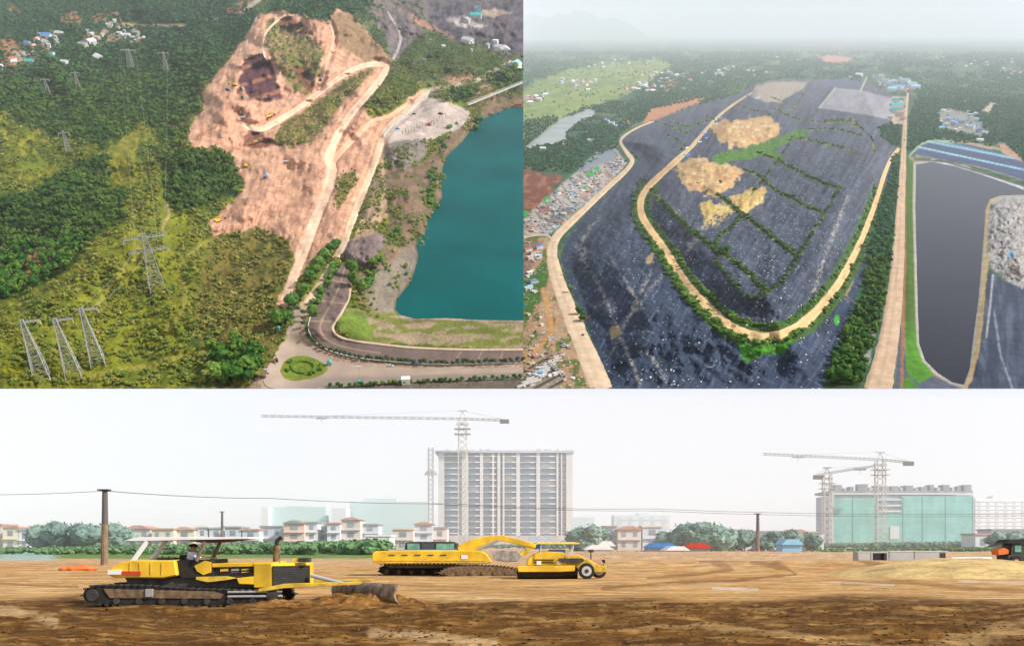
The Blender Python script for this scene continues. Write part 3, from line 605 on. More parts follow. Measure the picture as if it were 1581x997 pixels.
# ---------------------------------------------------------------- machines, small
def excavator(name,label,M,paint=None,boomc=None,group='excavators digging on the quarry hill',reach=1.0):
    p=paint or Ms['yellow']; q=boomc or p; t=thing(name,label,'excavator',group,M)
    for s_ in (-1,1):
        MB().prism([(-2.2,0.1),(-1.9,0),(1.9,0),(2.3,0.2),(2.4,0.6),(2.0,0.95),(-2.0,0.95),(-2.4,0.6)],s_*1.3-0.3,s_*1.3+0.3).build('track',Ms['black'],t)
    MB().box(-2.4,1.5,-1.4,1.4,1.05,2.3,0.08).box(-2.9,-2.0,-1.35,1.35,1.15,2.2,0.1).build('body',p,t,0.04)
    c=MB().box(0.2,1.8,0.3,1.4,1.6,3.2,0.12).build('cab',p,t,0.04); MB().box(0.35,1.82,0.28,1.42,2.1,3.0,0.1).build('window',Ms['glass'],c)
    b=MB().prism([(1.0,1.8),(1.2,1.5),(3.2*reach,4.0),(5.3*reach,4.6),(5.3*reach,4.95),(3.0*reach,4.7)],-0.55,-0.15).build('boom',q,t)
    MB().prism([(5.0*reach,5.1),(5.5*reach,4.8),(6.3*reach,2.2),(6.0*reach,2.1)],-0.5,-0.2).build('arm',q,t)
    MB().prism([(6.0*reach,2.3),(6.6*reach,2.1),(6.9*reach,1.2),(6.0*reach,0.8),(5.5*reach,1.5)],-0.9,0.2).build('bucket',Ms['dark'],t)
    return t
def truck(name,label,M,cabm,bedm,group='lorries on the quarry roads',load=None):
    t=thing(name,label,'truck',group,M)
    MB().box(-3.8,3.4,-0.5,0.5,0.7,1.0).build('chassis',Ms['dark'],t)
    c=MB().prism([(2.0,0.8),(3.9,0.8),(3.9,1.8),(3.5,2.9),(2.0,2.9)],-1.2,1.2).build('cab',cabm,t,0.05); MB().prism([(3.0,1.9),(3.93,1.85),(3.6,2.7),(3.0,2.7)],-1.22,1.22).build('window',Ms['glass'],c)
    b=MB().prism([(-3.9,1.2),(1.7,1.0),(1.7,2.5),(-4.0,2.4)],-1.25,1.25).build('bed',bedm,t,0.04)
    if load: MB().blob((-1.1,0,2.4),(2.4,1.0,0.5),2,0.1,3).build('load',load,t)
    for x in (-2.9,-1.7,2.8):
        for s_ in (-1,1): MB().wheel(x,s_*1.25,s_*0.9,0.5,0.5,10).build('wheel',Ms['black'],t)
    return t
def car(name,label,M,m,group='cars at the quarry and the landfill'):
    t=thing(name,label,'car',group,M)
    MB().prism([(-2.2,0.35),(2.2,0.35),(2.25,0.8),(1.2,1.0),(-2.1,1.05),(-2.25,0.8)],-0.9,0.9).build('body',m,t,0.05)
    MB().prism([(-1.7,1.0),(1.1,0.98),(0.5,1.48),(-1.2,1.5)],-0.8,0.8).build('cabin',Ms['glass'],t); MB().prism([(-1.2,1.5),(0.5,1.48),(0.5,1.53),(-1.2,1.55)],-0.76,0.76).build('roof',m,t)
    for x in (-1.4,1.4):
        for s_ in (-1,1): MB().wheel(x,s_*0.92,s_*0.7,0.33,0.33,10).build('wheel',Ms['black'],t)
    return t
def booth(name,label,cat,M,wm,rm,w=3,d=3,h=3,group=None,gable=True,doors=True):
    t=thing(name,label,cat,group,M)
    MB().box(-w/2,w/2,-d/2,d/2,-1.0,h).build('wall',wm,t)
    if gable: MB().prism([(-w/2-.3,h),(w/2+.3,h),(0,h+w*0.28)],-d/2-.3,d/2+.3).build('roof',rm,t)
    else: MB().box(-w/2-.25,w/2+.25,-d/2-.25,d/2+.25,h,h+.25).build('roof',rm,t)
    if doors:
        MB().box(-w*.12,w*.12,-d/2-.04,-d/2+.02,0,min(2.1,h*.7)).build('door',Ms['wood'],t)
        for x in (-w*.33,w*.33): MB().box(x-w*.09,x+w*.09,-d/2-.05,-d/2+.02,h*.4,h*.75).build('window',Ms['glass'],t)
    return t
E=lambda lab,x,y,yaw,sc,p=None,b=None,reach=1.0: excavator('excavator',lab,stand(LA,x,y,yaw,sc),p,b,reach=reach)
E('yellow excavator at the lowest tip of the dug slope above the scrub',337,343,50,1.35,None,None)
E('yellow excavator beside the lower haul road in the upper dig',415,182,50,1.5)
E('yellow excavator next to two dump trucks below the dark brown face',362,133,165,1.35,Ms['yellow'])
E('yellow excavator in the brown hollow left of the wide pink slope',380,258,100,1.35)
E('excavator working on the brown mound in the middle of the dig',396,221,20,1.25,Ms['yellow_dirty'])
E('excavator at the summit dig next to the tree line',475,30,150,1.35,Ms['yellow_dirty'])
E('excavator in the red earth just under the summit',462,50,20,1.2,Ms['yellow_dirty'])
E('orange excavator where the haul road meets the dark embankment',521,406,140,1.3,Ms['orange'],Ms['orange'])
E('red drilling excavator on the white gravel yard',662,194,10,1.2,Ms['red'],Ms['red'])
T=lambda lab,x,y,yaw,sc,c,b,l=None: truck('dump_truck',lab,stand(LA,x,y,yaw,sc),c,b,load=l)
T('white and blue dump truck on the pink slope below the middle dig',411,274,80,1.15,Ms['white'],Ms['blue'])
T('dark dump truck left of the yellow excavator under the brown face',353,141,-30,1.2,Ms['pgrey'],Ms['dark'])
T('dark dump truck close against the foot of the brown face',374,139,-50,1.25,Ms['white'],Ms['dark'])
T('grey dump truck in the open below the brown face',376,153,-50,1.2,Ms['pgrey'],Ms['dark'])
T('first dark dump truck in the queue in the middle of the dig',369,176,-30,1.2,Ms['pgrey'],Ms['dark'])
T('dump truck waiting behind the queue in the middle of the dig',377,184,10,1.2,Ms['dark'],Ms['pgrey'])
T('loaded dump truck climbing the long terrace road',478,158,35,1.3,Ms['yellow_dirty'],Ms['mud'],Ms['mud'])
T('red dump truck at the bend above the terrace road',492,118,110,1.2,Ms['red'],Ms['dark'])
T('grey dump truck right behind the red one above the terrace road',495,125,110,1.2,Ms['pgrey'],Ms['dark'])
T('dump truck on the steep track below the summit',513,82,80,1.25,Ms['pgrey'],Ms['yellow_dirty'])
T('dump truck parked by the tree line at the summit',508,38,10,1.25,Ms['white'],Ms['pgrey'])
T('dump truck on the terrace road where the hill track comes down',537,116,30,1.1,Ms['pgrey'],Ms['mud'])
T('dump truck on the pale bend above the wide pink slope',443,252,10,1.1,Ms['yellow_dirty'],Ms['lgrey'])
T('lorry at the left end of the roundabout, cut by the lower edge of the road',409,580,80,1.25,Ms['pgrey'],Ms['mud'])
T('lorry parked under the trees left of the roundabout',421,560,20,1.1,Ms['dark'],Ms['mud'])
K=lambda lab,x,y,yaw,sc,m: car('car',lab,stand(LA,x,y,yaw,sc),m)
K('silver car on the road between the round bushes and the white van',603,566,3,1.15,Ms['lgrey'])
K('blue car on the far side of the row of round bushes',640,562,5,1.15,Ms['blue'])
K('blue car parked on the white gravel yard',614,200,30,1.3,Ms['blue'])
K('dark car at the far end of the white gravel yard',680,177,-5,1.7,Ms['dark'])
K('dark car beside the wall of the white gravel yard',639,177,20,1.3,Ms['dark'])
K('blue car under the roadside trees by the haul road',454,474,60,1.2,Ms['blue'])
K('white car on the bare ground by the far upper sheds',664,62,10,1.4,Ms['white'])
booth('kiosk','white box-like kiosk with a flat roof beside the lower road','kiosk',stand(LA,627,592,5),Ms['white'],Ms['white'],6,4.5,4.6,gable=False,doors=False)
booth('guard_booth','small green-roofed guard booth at the right end of the roundabout','booth',stand(LA,509,564,10),Ms['lgrey'],Ms['teal'],3.6,3.6,3)
booth('guard_booth','tiny green-roofed booth on the lower kerb beside the lamp mast','booth',stand(LA,554,592,10),Ms['lgrey'],Ms['teal'],2,2,2.2)
booth('guard_booth','small teal hut in front of the trees left of the haul road','booth',stand(LA,430,509,0),Ms['teal'],Ms['teal'],2.2,2.2,2.2)
lm=thing('lamp_mast','tall grey lamp mast on the lower edge of the road','lamp mast',None,stand(LA,557,592,0)); MB().bar((0,0,0),(0,0,14),0.28,6,0.12).build('pole',Ms['steel'],lm); MB().box(-1.6,1.6,-.25,.25,13.8,14.2).build('lamp_head',Ms['white'],lm)
# bushes: the row of clipped ball bushes along the kerb
row=spl([(470,486),(471,500),(474,513),(480,523),(490,532),(503,540),(520,546),(545,552),(575,556),(605,558),(650,561),(700,562),(760,560),(806,558)],1.0)[:,:2]
L_=np.r_[0,np.cumsum(np.hypot(*np.diff(row,axis=0).T))]; nb=46; tt=np.linspace(0,L_[-1],nb)
g=1.25; bt=tree_tpl(90,2,26,True,1.5,2,0.11); bp=None
for i,t_ in enumerate(tt):
    x=float(np.interp(t_,L_,row[:,0])); y=float(np.interp(t_,L_,row[:,1])); rd=random.Random(i)
    if bp is None: o=bp=tree_obj('ball_bush',bt,Ms['leafD'])
    else: o=bp.copy(); COL.objects.link(o)
    s_=5.6*rd.uniform(.85,1.12); o.matrix_world=stand(LA,x,y+2,rd.uniform(0,360),s_)
    tag(o,'clipped dark green ball bush in the row along the white kerb of the embankment','bush','ball bushes along the embankment kerb')
bp=None
for i in range(34):
    rd=random.Random(100+i); x=512+i*8.8+rd.uniform(-2,2); y=600-(x-512)*0.052+rd.uniform(-1,1); y=min(y-1.5,597)
    if bp is None: o=bp=tree_obj('low_bush',TPL_B[0],Ms['leaf'])
    else: o=bp.copy(); COL.objects.link(o)
    s_=rd.uniform(2.6,4); o.matrix_world=stand(LA,x,y,rd.uniform(0,360),s_)
    tag(o,'small bush on the dry verge below the lower road','bush','small bushes on the verge below the road')
# hedge ring on the island
hr=MB(); cx_,cy_=468,568
for i in range(34):
    a=i/34*6.28
    if 0.9<a<1.4: continue
    x=cx_+18*math.cos(a); y=cy_+9*math.sin(a); p=LA.Ti@LA.at(x,y); hr.blob((p.x,p.y,p.z+.9),(1.6,1.6,1.3),1,0.25,i)
h=hr.build('hedge_ring',Ms['leafB']); h.matrix_world=LA.T; tag(h,'low clipped hedge ring on the round grass island','hedge')
for i in range(10):
    rd=random.Random(i+300); a=rd.uniform(0,6.28); o=tree_obj('island_bush',TPL_B[i%4],Ms['leafB']) if i<2 else bpy.data.objects['island_bush'].copy()
    if i>=2: COL.objects.link(o)
    o.matrix_world=stand(LA,cx_+28*math.cos(a),cy_+12*math.sin(a),i*40,3.0); tag(o,'small green bush at the rim of the round grass island','bush','bushes on the roundabout island')
# roadside trees with parts
def rtree(label,land,px,py,h,seed,wide=1.2,leafm=None,group='trees beside the quarry roads',name='roadside_tree'):
    V,T_,fl=tree_tpl(seed,6,150,True,wide,2,0.085); t=thing(name,label,'tree',group,stand(land,px,py,seed*37,h))
    for k,nm,m in ((0,'trunk',Ms['trunk']),(1,'crown',leafm or Ms['leafB'])):
        q=T_[fl==k]; u,inv=np.unique(q,return_inverse=True); o=mesh_np(nm,V[u],inv.reshape(-1,3),m); o.parent=t
    return t
for i,(x,y,h_,lab) in enumerate([(430,502,14,'broad roadside tree directly left of the junction'),(442,500,12,'roadside tree behind the teal hut'),(421,500,11,'leftmost roadside tree at the foot of the dug slope'),
    (455,478,15,'large roadside tree in the fork of the two roads'),(466,463,14,'second tree up from the fork between the two roads'),(480,438,13,'rounded tree halfway up the strip between the roads'),(487,428,12,'dark tree in the middle of the strip between the roads'),
    (495,416,13,'tree in the dense upper part of the strip between the roads'),(503,404,13,'tree near the top of the strip between the roads'),(511,393,12,'tree second from the top of the strip between the roads'),(518,384,11,'topmost tree of the strip between the roads'),
    (547,428,17,'tall dark green tree at the head of the dark embankment'),(546,444,16,'tall dark green tree leaning over the embankment walk'),(563,452,10,'round tree on the lake side of the embankment'),(614,364,9,'lone bright tree on the bank near the rock heap'),
    (343,590,17,'big olive tree at the lower edge beside the quarry road'),(362,588,15,'big dark tree left of the parked lorries'),(385,575,15,'olive tree on the slope above the lorries'),(350,560,13,'round tree above the lower grass path'),
    (664,137,9,'small tree at the bend of the upper road by the yard'),(715,155,13,'dark tree at the corner of the yard by the bridge'),(725,150,12,'tree beside the upper yard road'),(706,158,12,'dark tree beside the water channel at the yard'),(740,192,12,'bushy tree on the bank under the conveyor bridge'),(735,204,11,'bushy tree hanging over the bank of the lake'),
    (775,122,15,'tree above the conveyor bridge at the edge of the frame'),(795,112,15,'broad tree at the far right over the conveyor bridge'),(786,126,14,'dark tree behind the conveyor bridge')]):
    rtree(lab,LA,x,y,h_,200+i,1.3 if i not in (11,12) else 0.9,Ms['leafB'] if i not in (11,12,6,13,16,20,21,22,27) else Ms['leaf'])
X_,Y_=[],[]
rs=np.random.RandomState(5)
for (ax,ay),(bx,by),n,w_ in (((528,395),(478,492),34,5),((590,400),(560,450),22,14),((600,380),(612,370),6,8),((700,190),(672,250),16,10),((668,262),(665,318),22,9),((655,300),(672,322),10,8)):
    t_=rs.rand(n); X_+=list(ax+(bx-ax)*t_+(rs.rand(n)-.5)*w_); Y_+=list(ay+(by-ay)*t_+(rs.rand(n)-.5)*w_)
own('bank_bush',LA,np.array(X_),np.array(Y_),TPL_B,Ms['leafB'],5.5,200,'loose green bush on the bank between the haul road and the lake','bush','bushes between the haul road and the lake',15)
# conveyor bridge and dredger
t=thing('conveyor_bridge','long pale conveyor bridge on thin piers running to the lake edge','bridge'); A=LA.at(722,166); B=LA.at(806,138); n=Vector(LA.n.tolist()); A+=n*3; B+=n*9
d=(B-A).normalized(); s_=d.cross(n)
MB().bar(A+s_*1.5,B+s_*1.5,0.5,4).bar(A-s_*1.5,B-s_*1.5,0.5,4).bar(A,B,1.1,4).build('deck',Ms['conc'],t)
rl=MB().bar(A+s_*1.8+n*2.2,B+s_*1.8+n*2.2,0.22,4).bar(A-s_*1.8+n*2.2,B-s_*1.8+n*2.2,0.22,4)
for k in range(15): P_=A.lerp(B,k/14); rl.bar(P_+s_*1.8,P_+s_*1.8+n*2.2,.15,3)
rl.build('railing',Ms['wplaster'],t)
for k in range(9):
    P_=A.lerp(B,(k+.3)/9); MB().bar(P_+s_*1.3,P_+s_*1.3-n*(5+k*.9),0.4,4).bar(P_-s_*1.3,P_-s_*1.3-n*(5+k*.9),0.4,4).build('pier',Ms['conc'],t)
t=thing('dredger','rusty red dredging barge moored at the corner of the lake','barge',None,stand(LA,801,166,5,1.0))
MB().plan([(-8,-4),(6,-4),(7,0),(6,4),(-8,4)],-0.3,1.6).build('hull',Ms['mud'],t); MB().box(-6,3,-3,3,1.6,5).build('cabin',Ms['tile'],t); MB().box(-6.5,3.5,-3.4,3.4,5,5.4).build('roof',Ms['mud'],t)
MB().bar((3,0,1.6),(8,0,8),.4,5).bar((3,2,1.6),(8,0,8),.3,5).build('boom',Ms['dark'],t)
# fence posts of the yard and its wall
fp=None
for i in range(16):
    x=622+i*4.4; y=209-i*1.6-(3 if i%2 else 0)
    o=MB().bar((0,0,-.5),(0,0,5.5),.28,4).build('fence_post',Ms['dark']) if fp is None else fp.copy()
    if fp is not None: COL.objects.link(o)
    else: fp=o
    o.matrix_world=stand(LA,x,y); tag(o,'thin dark post standing along the edge of the white gravel yard','post','posts along the gravel yard')
def wall(name,label,land,pts,h,th,m,cat='wall'):
    Q=spl(pts,4)[:,:2]; t=MB(); n=Vector(land.n.tolist())
    for a,b in zip(Q[:-1],Q[1:]):
        A=land.Ti@land.at(*a); B=land.Ti@land.at(*b); t.add([(A.x,A.y,A.z-1),(B.x,B.y,B.z-1),(B.x,B.y,B.z+h),(A.x,A.y,A.z+h),(A.x+th,A.y+th,A.z-1),(B.x+th,B.y+th,B.z-1),(B.x+th,B.y+th,B.z+h),(A.x+th,A.y+th,A.z+h)],[(0,1,2,3),(5,4,7,6),(3,2,6,7),(0,4,5,1),(0,3,7,4),(1,5,6,2)])
    o=t.build(name,m); o.matrix_world=land.T; return tag(o,label,cat)
wall('retaining_wall','dark retaining wall between the haul road and the white gravel yard',LA,[(592,212),(604,198),(622,182),(645,160),(662,150),(680,148)],3.5,.6,Ms['pgrey'])
# ---------------------------------------------------------------- houses
HROOF={'red-roofed':Ms['tile'],'blue-roofed':Ms['blue'],'grey-roofed':Ms['grey'],'pink-roofed':Ms['pink'],'white-roofed':Ms['white'],'teal-roofed':Ms['teal'],'pale grey-roofed':Ms['lgrey'],'light blue-roofed':Ms['lblue']}
HW={'cream':Ms['plaster'],'grey':Ms['pgrey'],'white':Ms['wplaster']}
_proto={}
def house(land,px,py,roofk,wallk,kind,M,label,cat,group,name='house'):
    key=(roofk,wallk,kind,name)
    if key not in _proto:
        w_,d_,h_,gb=kind; t=booth(name,label,cat,M,HW[wallk],HROOF[roofk],w_,d_,h_,group,gb); _proto[key]=reg(t); return t
    return copy_tree(_proto[key],M,None,label)
def village(land,spots,where,group,sz=1.0,seed=1,cat='house',name='house'):
    """spots: (x,y,roof,wall,kind index); a label gives roof, wall and its order from the left among those alike"""
    kinds=[(8,11,5,True),(7,7,8,False),(12,18,5,True),(5,6,3.2,True)]; kn=['','tall ','long ','small ']
    from collections import defaultdict
    G=defaultdict(list)
    for s_ in spots: G[(s_[2],s_[3],s_[4])].append(s_)
    rd=random.Random(seed); orde=['leftmost','second from the left','third from the left','fourth from the left','fifth from the left','sixth from the left','seventh from the left','eighth from the left','ninth from the left','tenth from the left']
    for k,L in G.items():
        L.sort()
        for i,(x,y,r_,w_,kd) in enumerate(L):
            rr=r_ if kd!=1 else r_.replace('roofed','topped')
            lab=f"{kn[kd]}{w_} house, {rr}, {where}" if cat=='house' else f"{kn[kd]}{w_} {cat}, {rr}, {where}"
            if len(L)>1: lab+=', '+(orde[i].replace(' from the left',' such from left') if i<len(L)-1 and i<10 else ('rightmost' if i==len(L)-1 else f'{i+1}th such from left'))
            M=stand(land,x,y,rd.choice([10,-20,35,80,55])+rd.uniform(-8,8),sz*rd.uniform(.85,1.15))
            house(land,x,y,r_,w_,kinds[kd],M,lab,cat,group,name)
rd=random.Random(21); sp=[(18,95,'red-roofed','white',2),(37,88,'grey-roofed','grey',1),(25,86,'pink-roofed','cream',2),(43,70,'blue-roofed','grey',0),(47,98,'teal-roofed','grey',2),(2,108,'white-roofed','white',1),(82,90,'teal-roofed','white',1),(72,58,'blue-roofed','white',2),(62,57,'grey-roofed','cream',1),(52,74,'pink-roofed','cream',0),(70,68,'pale grey-roofed','grey',2),(76,74,'white-roofed','white',1),(58,64,'pink-roofed','white',0),(85,62,'grey-roofed','cream',0),(92,55,'pale grey-roofed','white',2),(88,68,'grey-roofed','grey',1),(52,82,'pale grey-roofed','white',3),(100,100,'pale grey-roofed','white',0),(108,97,'grey-roofed','white',3),
 (152,92,'white-roofed','white',2),(136,52,'pale grey-roofed','grey',1),(143,58,'white-roofed','white',1),(140,68,'pale grey-roofed','white',2),(150,62,'pink-roofed','cream',0),(146,72,'blue-roofed','white',1),(128,72,'grey-roofed','cream',2),(158,57,'grey-roofed','cream',0),(172,40,'red-roofed','white',1),(178,37,'white-roofed','white',1),(168,42,'pale grey-roofed','grey',0),(182,44,'grey-roofed','cream',3),(196,44,'pink-roofed','cream',3),(185,54,'pale grey-roofed','white',0),(190,60,'white-roofed','grey',1),(197,58,'pale grey-roofed','white',0),(205,62,'grey-roofed','grey',0),(213,58,'grey-roofed','cream',3),(210,52,'grey-roofed','white',2),(218,64,'pink-roofed','cream',0),(202,67,'grey-roofed','white',3),(192,50,'light blue-roofed','white',3),(197,18,'light blue-roofed','white',3),(222,60,'pale grey-roofed','grey',3)]
village(LA,sp,'in the wooded valley','houses in the valley village',0.95,3)
village(LA,[(722,66,'pale grey-roofed','white',2),(765,72,'white-roofed','white',1),(773,78,'pale grey-roofed','white',2),(780,82,'white-roofed','grey',2),(735,28,'teal-roofed','grey',2),(738,18,'teal-roofed','grey',2),(720,36,'grey-roofed','grey',2),(752,74,'grey-roofed','grey',0),(685,74,'white-roofed','white',3),(727,80,'grey-roofed','grey',3),(795,105,'light blue-roofed','white',2),(655,95,'grey-roofed','grey',3)],'among the far quarry heaps','sheds of the far quarry',1.2,5,'shed','shed')
# ================================================================= PLACE 2: THE COVERED LANDFILL
LF=[(866,402),(872,372),(905,330),(972,266),(987,246),(957,221),(962,212),(1012,186),(1080,162),(1140,146),(1165,131),(1200,124),(1250,122),(1340,128),(1384,150),(1380,190),(1372,215),(1388,229),(1378,260),(1358,330),(1335,420),(1296,530),(1268,602),(945,604),(930,562),(897,482),(876,432)]
RING=[(1058,236,9),(1040,252,10),(1018,272,10),(998,292,11),(989,312,12),(992,335,12),(1006,358,13),(1024,382,13),(1040,408,14),(1058,436,15),(1080,462,16),(1105,486,17),(1132,507,18),(1160,518,19),(1190,520,19),(1218,512,18),(1245,495,17),(1270,470,16),(1293,440,14),(1313,405,12),(1330,370,10),(1344,335,9),(1356,300,8),(1366,268,7),(1376,245,6.5),(1388,229,6)]
CROAD=[(1058,236,8),(1072,222,7),(1086,205,6),(1104,185,5),(1122,169,4.5),(1142,155,4),(1162,143,3.5)]
RROAD=[(1402,128,3),(1401,150,4),(1398,180,6),(1396,215,8),(1394,260,11),(1391,310,14),(1388,370,19),(1384,430,25),(1376,500,32),(1366,555,39),(1355,603,46)]
LROAD=[(1010,187,2.5),(985,197,3),(965,209,4),(958,220,5),(968,236,7),(976,248,8),(966,264,8),(940,288,9),(908,318,11),(876,348,13),(858,368,15),(852,392,19),(860,430,23),(875,470,27),(893,515,31),(912,560,34),(930,603,37)]
LTRACK=[(808,366,6),(828,362,6),(845,364,6),(852,372,5)]
POND=[(1414,254),(1440,250),(1470,256),(1510,268),(1545,280),(1575,291),(1584,296),(1584,301),(1545,302),(1528,308),(1521,325),(1520,350),(1516,400),(1511,460),(1503,520),(1497,570),(1488,594),(1470,590),(1448,576),(1428,556),(1419,530),(1417,480),(1415,400),(1413,320)]
LAKE2=[(800,236),(812,226),(830,212),(846,198),(866,184),(890,176),(908,168),(920,171),(916,180),(900,186),(884,196),(874,206),(876,218),(850,224),(830,226),(808,232)]
YPOND=[(893,262),(905,248),(925,234),(944,229),(953,240),(940,250),(920,256),(905,262),(895,268)]
COVER=[(1408,237),(1420,224),(1436,217),(1460,218),(1500,224),(1540,234),(1570,246),(1590,256),(1590,282),(1560,272),(1510,257),(1460,247),(1420,241)]
WASTE=[(1531,308),(1552,303),(1590,300),(1590,456),(1572,441),(1556,436),(1540,420),(1526,410),(1528,392),(1523,372),(1526,340)]
DBR=[(1537,424),(1560,438),(1590,450),(1590,603),(1483,603),(1500,590),(1510,520),(1517,450),(1526,418)]
SAND=[[(1100,196),(1118,186),(1150,184),(1180,180),(1206,190),(1200,206),(1186,220),(1150,228),(1125,226),(1104,212)],
 [(1042,262),(1058,248),(1080,240),(1100,250),(1128,252),(1146,266),(1130,286),(1108,302),(1080,298),(1052,288)],
 [(1128,306),(1150,292),(1180,292),(1178,312),(1160,322),(1148,330),(1130,322)],[(1085,318),(1100,312),(1126,318),(1130,326),(1100,334),(1090,345)]]
CAPT=[(1162,150),(1166,134),(1196,126),(1248,126),(1240,136),(1222,146),(1205,158),(1180,158)]
PAD=[(1264,167),(1290,136),(1330,140),(1378,152),(1375,185),(1340,178),(1300,172)]
PAD2=[(1255,126),(1300,118),(1334,120),(1328,138),(1290,134)]
STRIPS=[([(1005,292),(1022,312),(1045,334),(1062,352),(1078,364),(1100,382),(1112,392)],4),([(1108,384),(1128,400),(1146,414),(1162,428),(1170,440),(1186,450)],3.5),([(1108,300),(1128,316),(1150,334),(1172,350),(1195,368),(1228,392)],3.2),
 ([(1150,262),(1172,272),(1195,292),(1222,306),(1248,320),(1276,330)],2.6),([(1170,236),(1200,248),(1228,262),(1252,274),(1275,284),(1296,290)],2.4),([(1222,212),(1255,218),(1290,226),(1322,234)],2.0),([(1250,200),(1290,200),(1330,210)],1.2),
 ([(1270,188),(1292,187),(1318,187),(1322,194)],3.0),([(1146,334),(1128,352),(1110,366),(1104,382)],2.4),([(1186,450),(1206,436),(1232,398),(1250,368),(1272,332),(1296,292)],1.6),([(1102,402),(1120,424),(1140,448),(1162,462),(1186,450)],1.2),
 ([(1222,212),(1212,232),(1190,262),(1160,300)],1.0),([(1195,168),(1225,182),(1262,188)],1.3),([(1242,142),(1232,160),(1214,178)],1.1),([(1086,178),(1104,188),(1098,206)],1.3),([(1130,158),(1160,170),(1190,178)],1.2),([(1325,194),(1345,214),(1352,236)],1.2),([(1032,210),(1056,222),(1048,236)],1.4),([(1190,150),(1215,160)],1.2),([(1005,186),(1040,198),(1062,206),(1066,196)],1.4),([(1030,182),(1060,196),(1090,188)],1.4)]
GREENBIG=[(1098,243),(1112,236),(1150,230),(1170,222),(1200,212),(1230,201),(1252,203),(1250,209),(1230,212),(1212,222),(1196,230),(1212,244),(1205,250),(1180,240),(1158,246),(1130,248),(1112,254),(1100,250)]
BELT=[(1381,236),(1392,245),(1388,310),(1378,380),(1366,450),(1350,510),(1338,560),(1325,604),(1268,604),(1288,545),(1312,500),(1330,458),(1336,420),(1342,380),(1356,335),(1368,290)]
BELT2=[(1355,196),(1375,190),(1392,196),(1390,228),(1376,224),(1362,212)]
GSTRIP=[(1399,240),(1412,252),(1413,400),(1416,500),(1424,545),(1440,580),(1420,592),(1400,575),(1396,480),(1396,380)]
RINGW=[p[:2] for p in RING]
def lift2(px,py):
    px=np.asarray(px,float); py=np.asarray(py,float)
    out=sdp(px,py,LF); L=3+2.5*(fbm(px/60+9,py/40,3)-0.5)
    top=RINGW+[(1380,190),(1340,128),(1250,122),(1165,131),(1090,200)]
    inn=sdp(px,py,top); sc=np.clip((py-60)/440.,0.12,1)
    L=L+42*sc*ss((out+4)/(110*sc))+26*sc*ss((inn-8*sc)/(70*sc))
    hum=fbm(px/30+40,py/24,4)-0.5; L=L+ss((out+2)/20.)*(15*sc*hum+1.3*sc*(fbm(px/7,py/9+px/30,3)-0.5)*2)
    rp=np.sin((px*0.62+py*0.55)/9.0+5*fbm(px/50,py/50,2)); L=L+0.8*sc*ss((out+2)/20.)*rp*(1-0.6*ss(inn/20.))
    L=L-1.5*np.exp(-(dseg(px,py,RINGW)/8.)**2)*sc
    for q in SAND: L=L+5*sc*ss(sdp(px,py,q)/12.)*(0.6+0.8*fbm(px/6,py/5,3))
    L=L+4*ss(sdp(px,py,WASTE)/26.)*(0.5+fbm(px/14,py/12,3))+ss(sdp(px,py,WASTE)/8.)*3*(fbm(px/5,py/4,3)-0.5)*2
    L=L+3*ss(sdp(px,py,DBR)/35.)*(0.5+fbm(px/22,py/30,3))
    wet=np.maximum(np.maximum(sdp(px,py,POND),sdp(px,py,LAKE2)),sdp(px,py,YPOND))
    f=ss((-wet-1.5)/12.); L=L*f+(1-f)*0.9*np.clip((-wet)/2,0,1); L=np.where(wet>0,-3*ss(wet/5.),L)
    far=ss((py-62)/50.); return L*far
LB=Land(50,lift2)
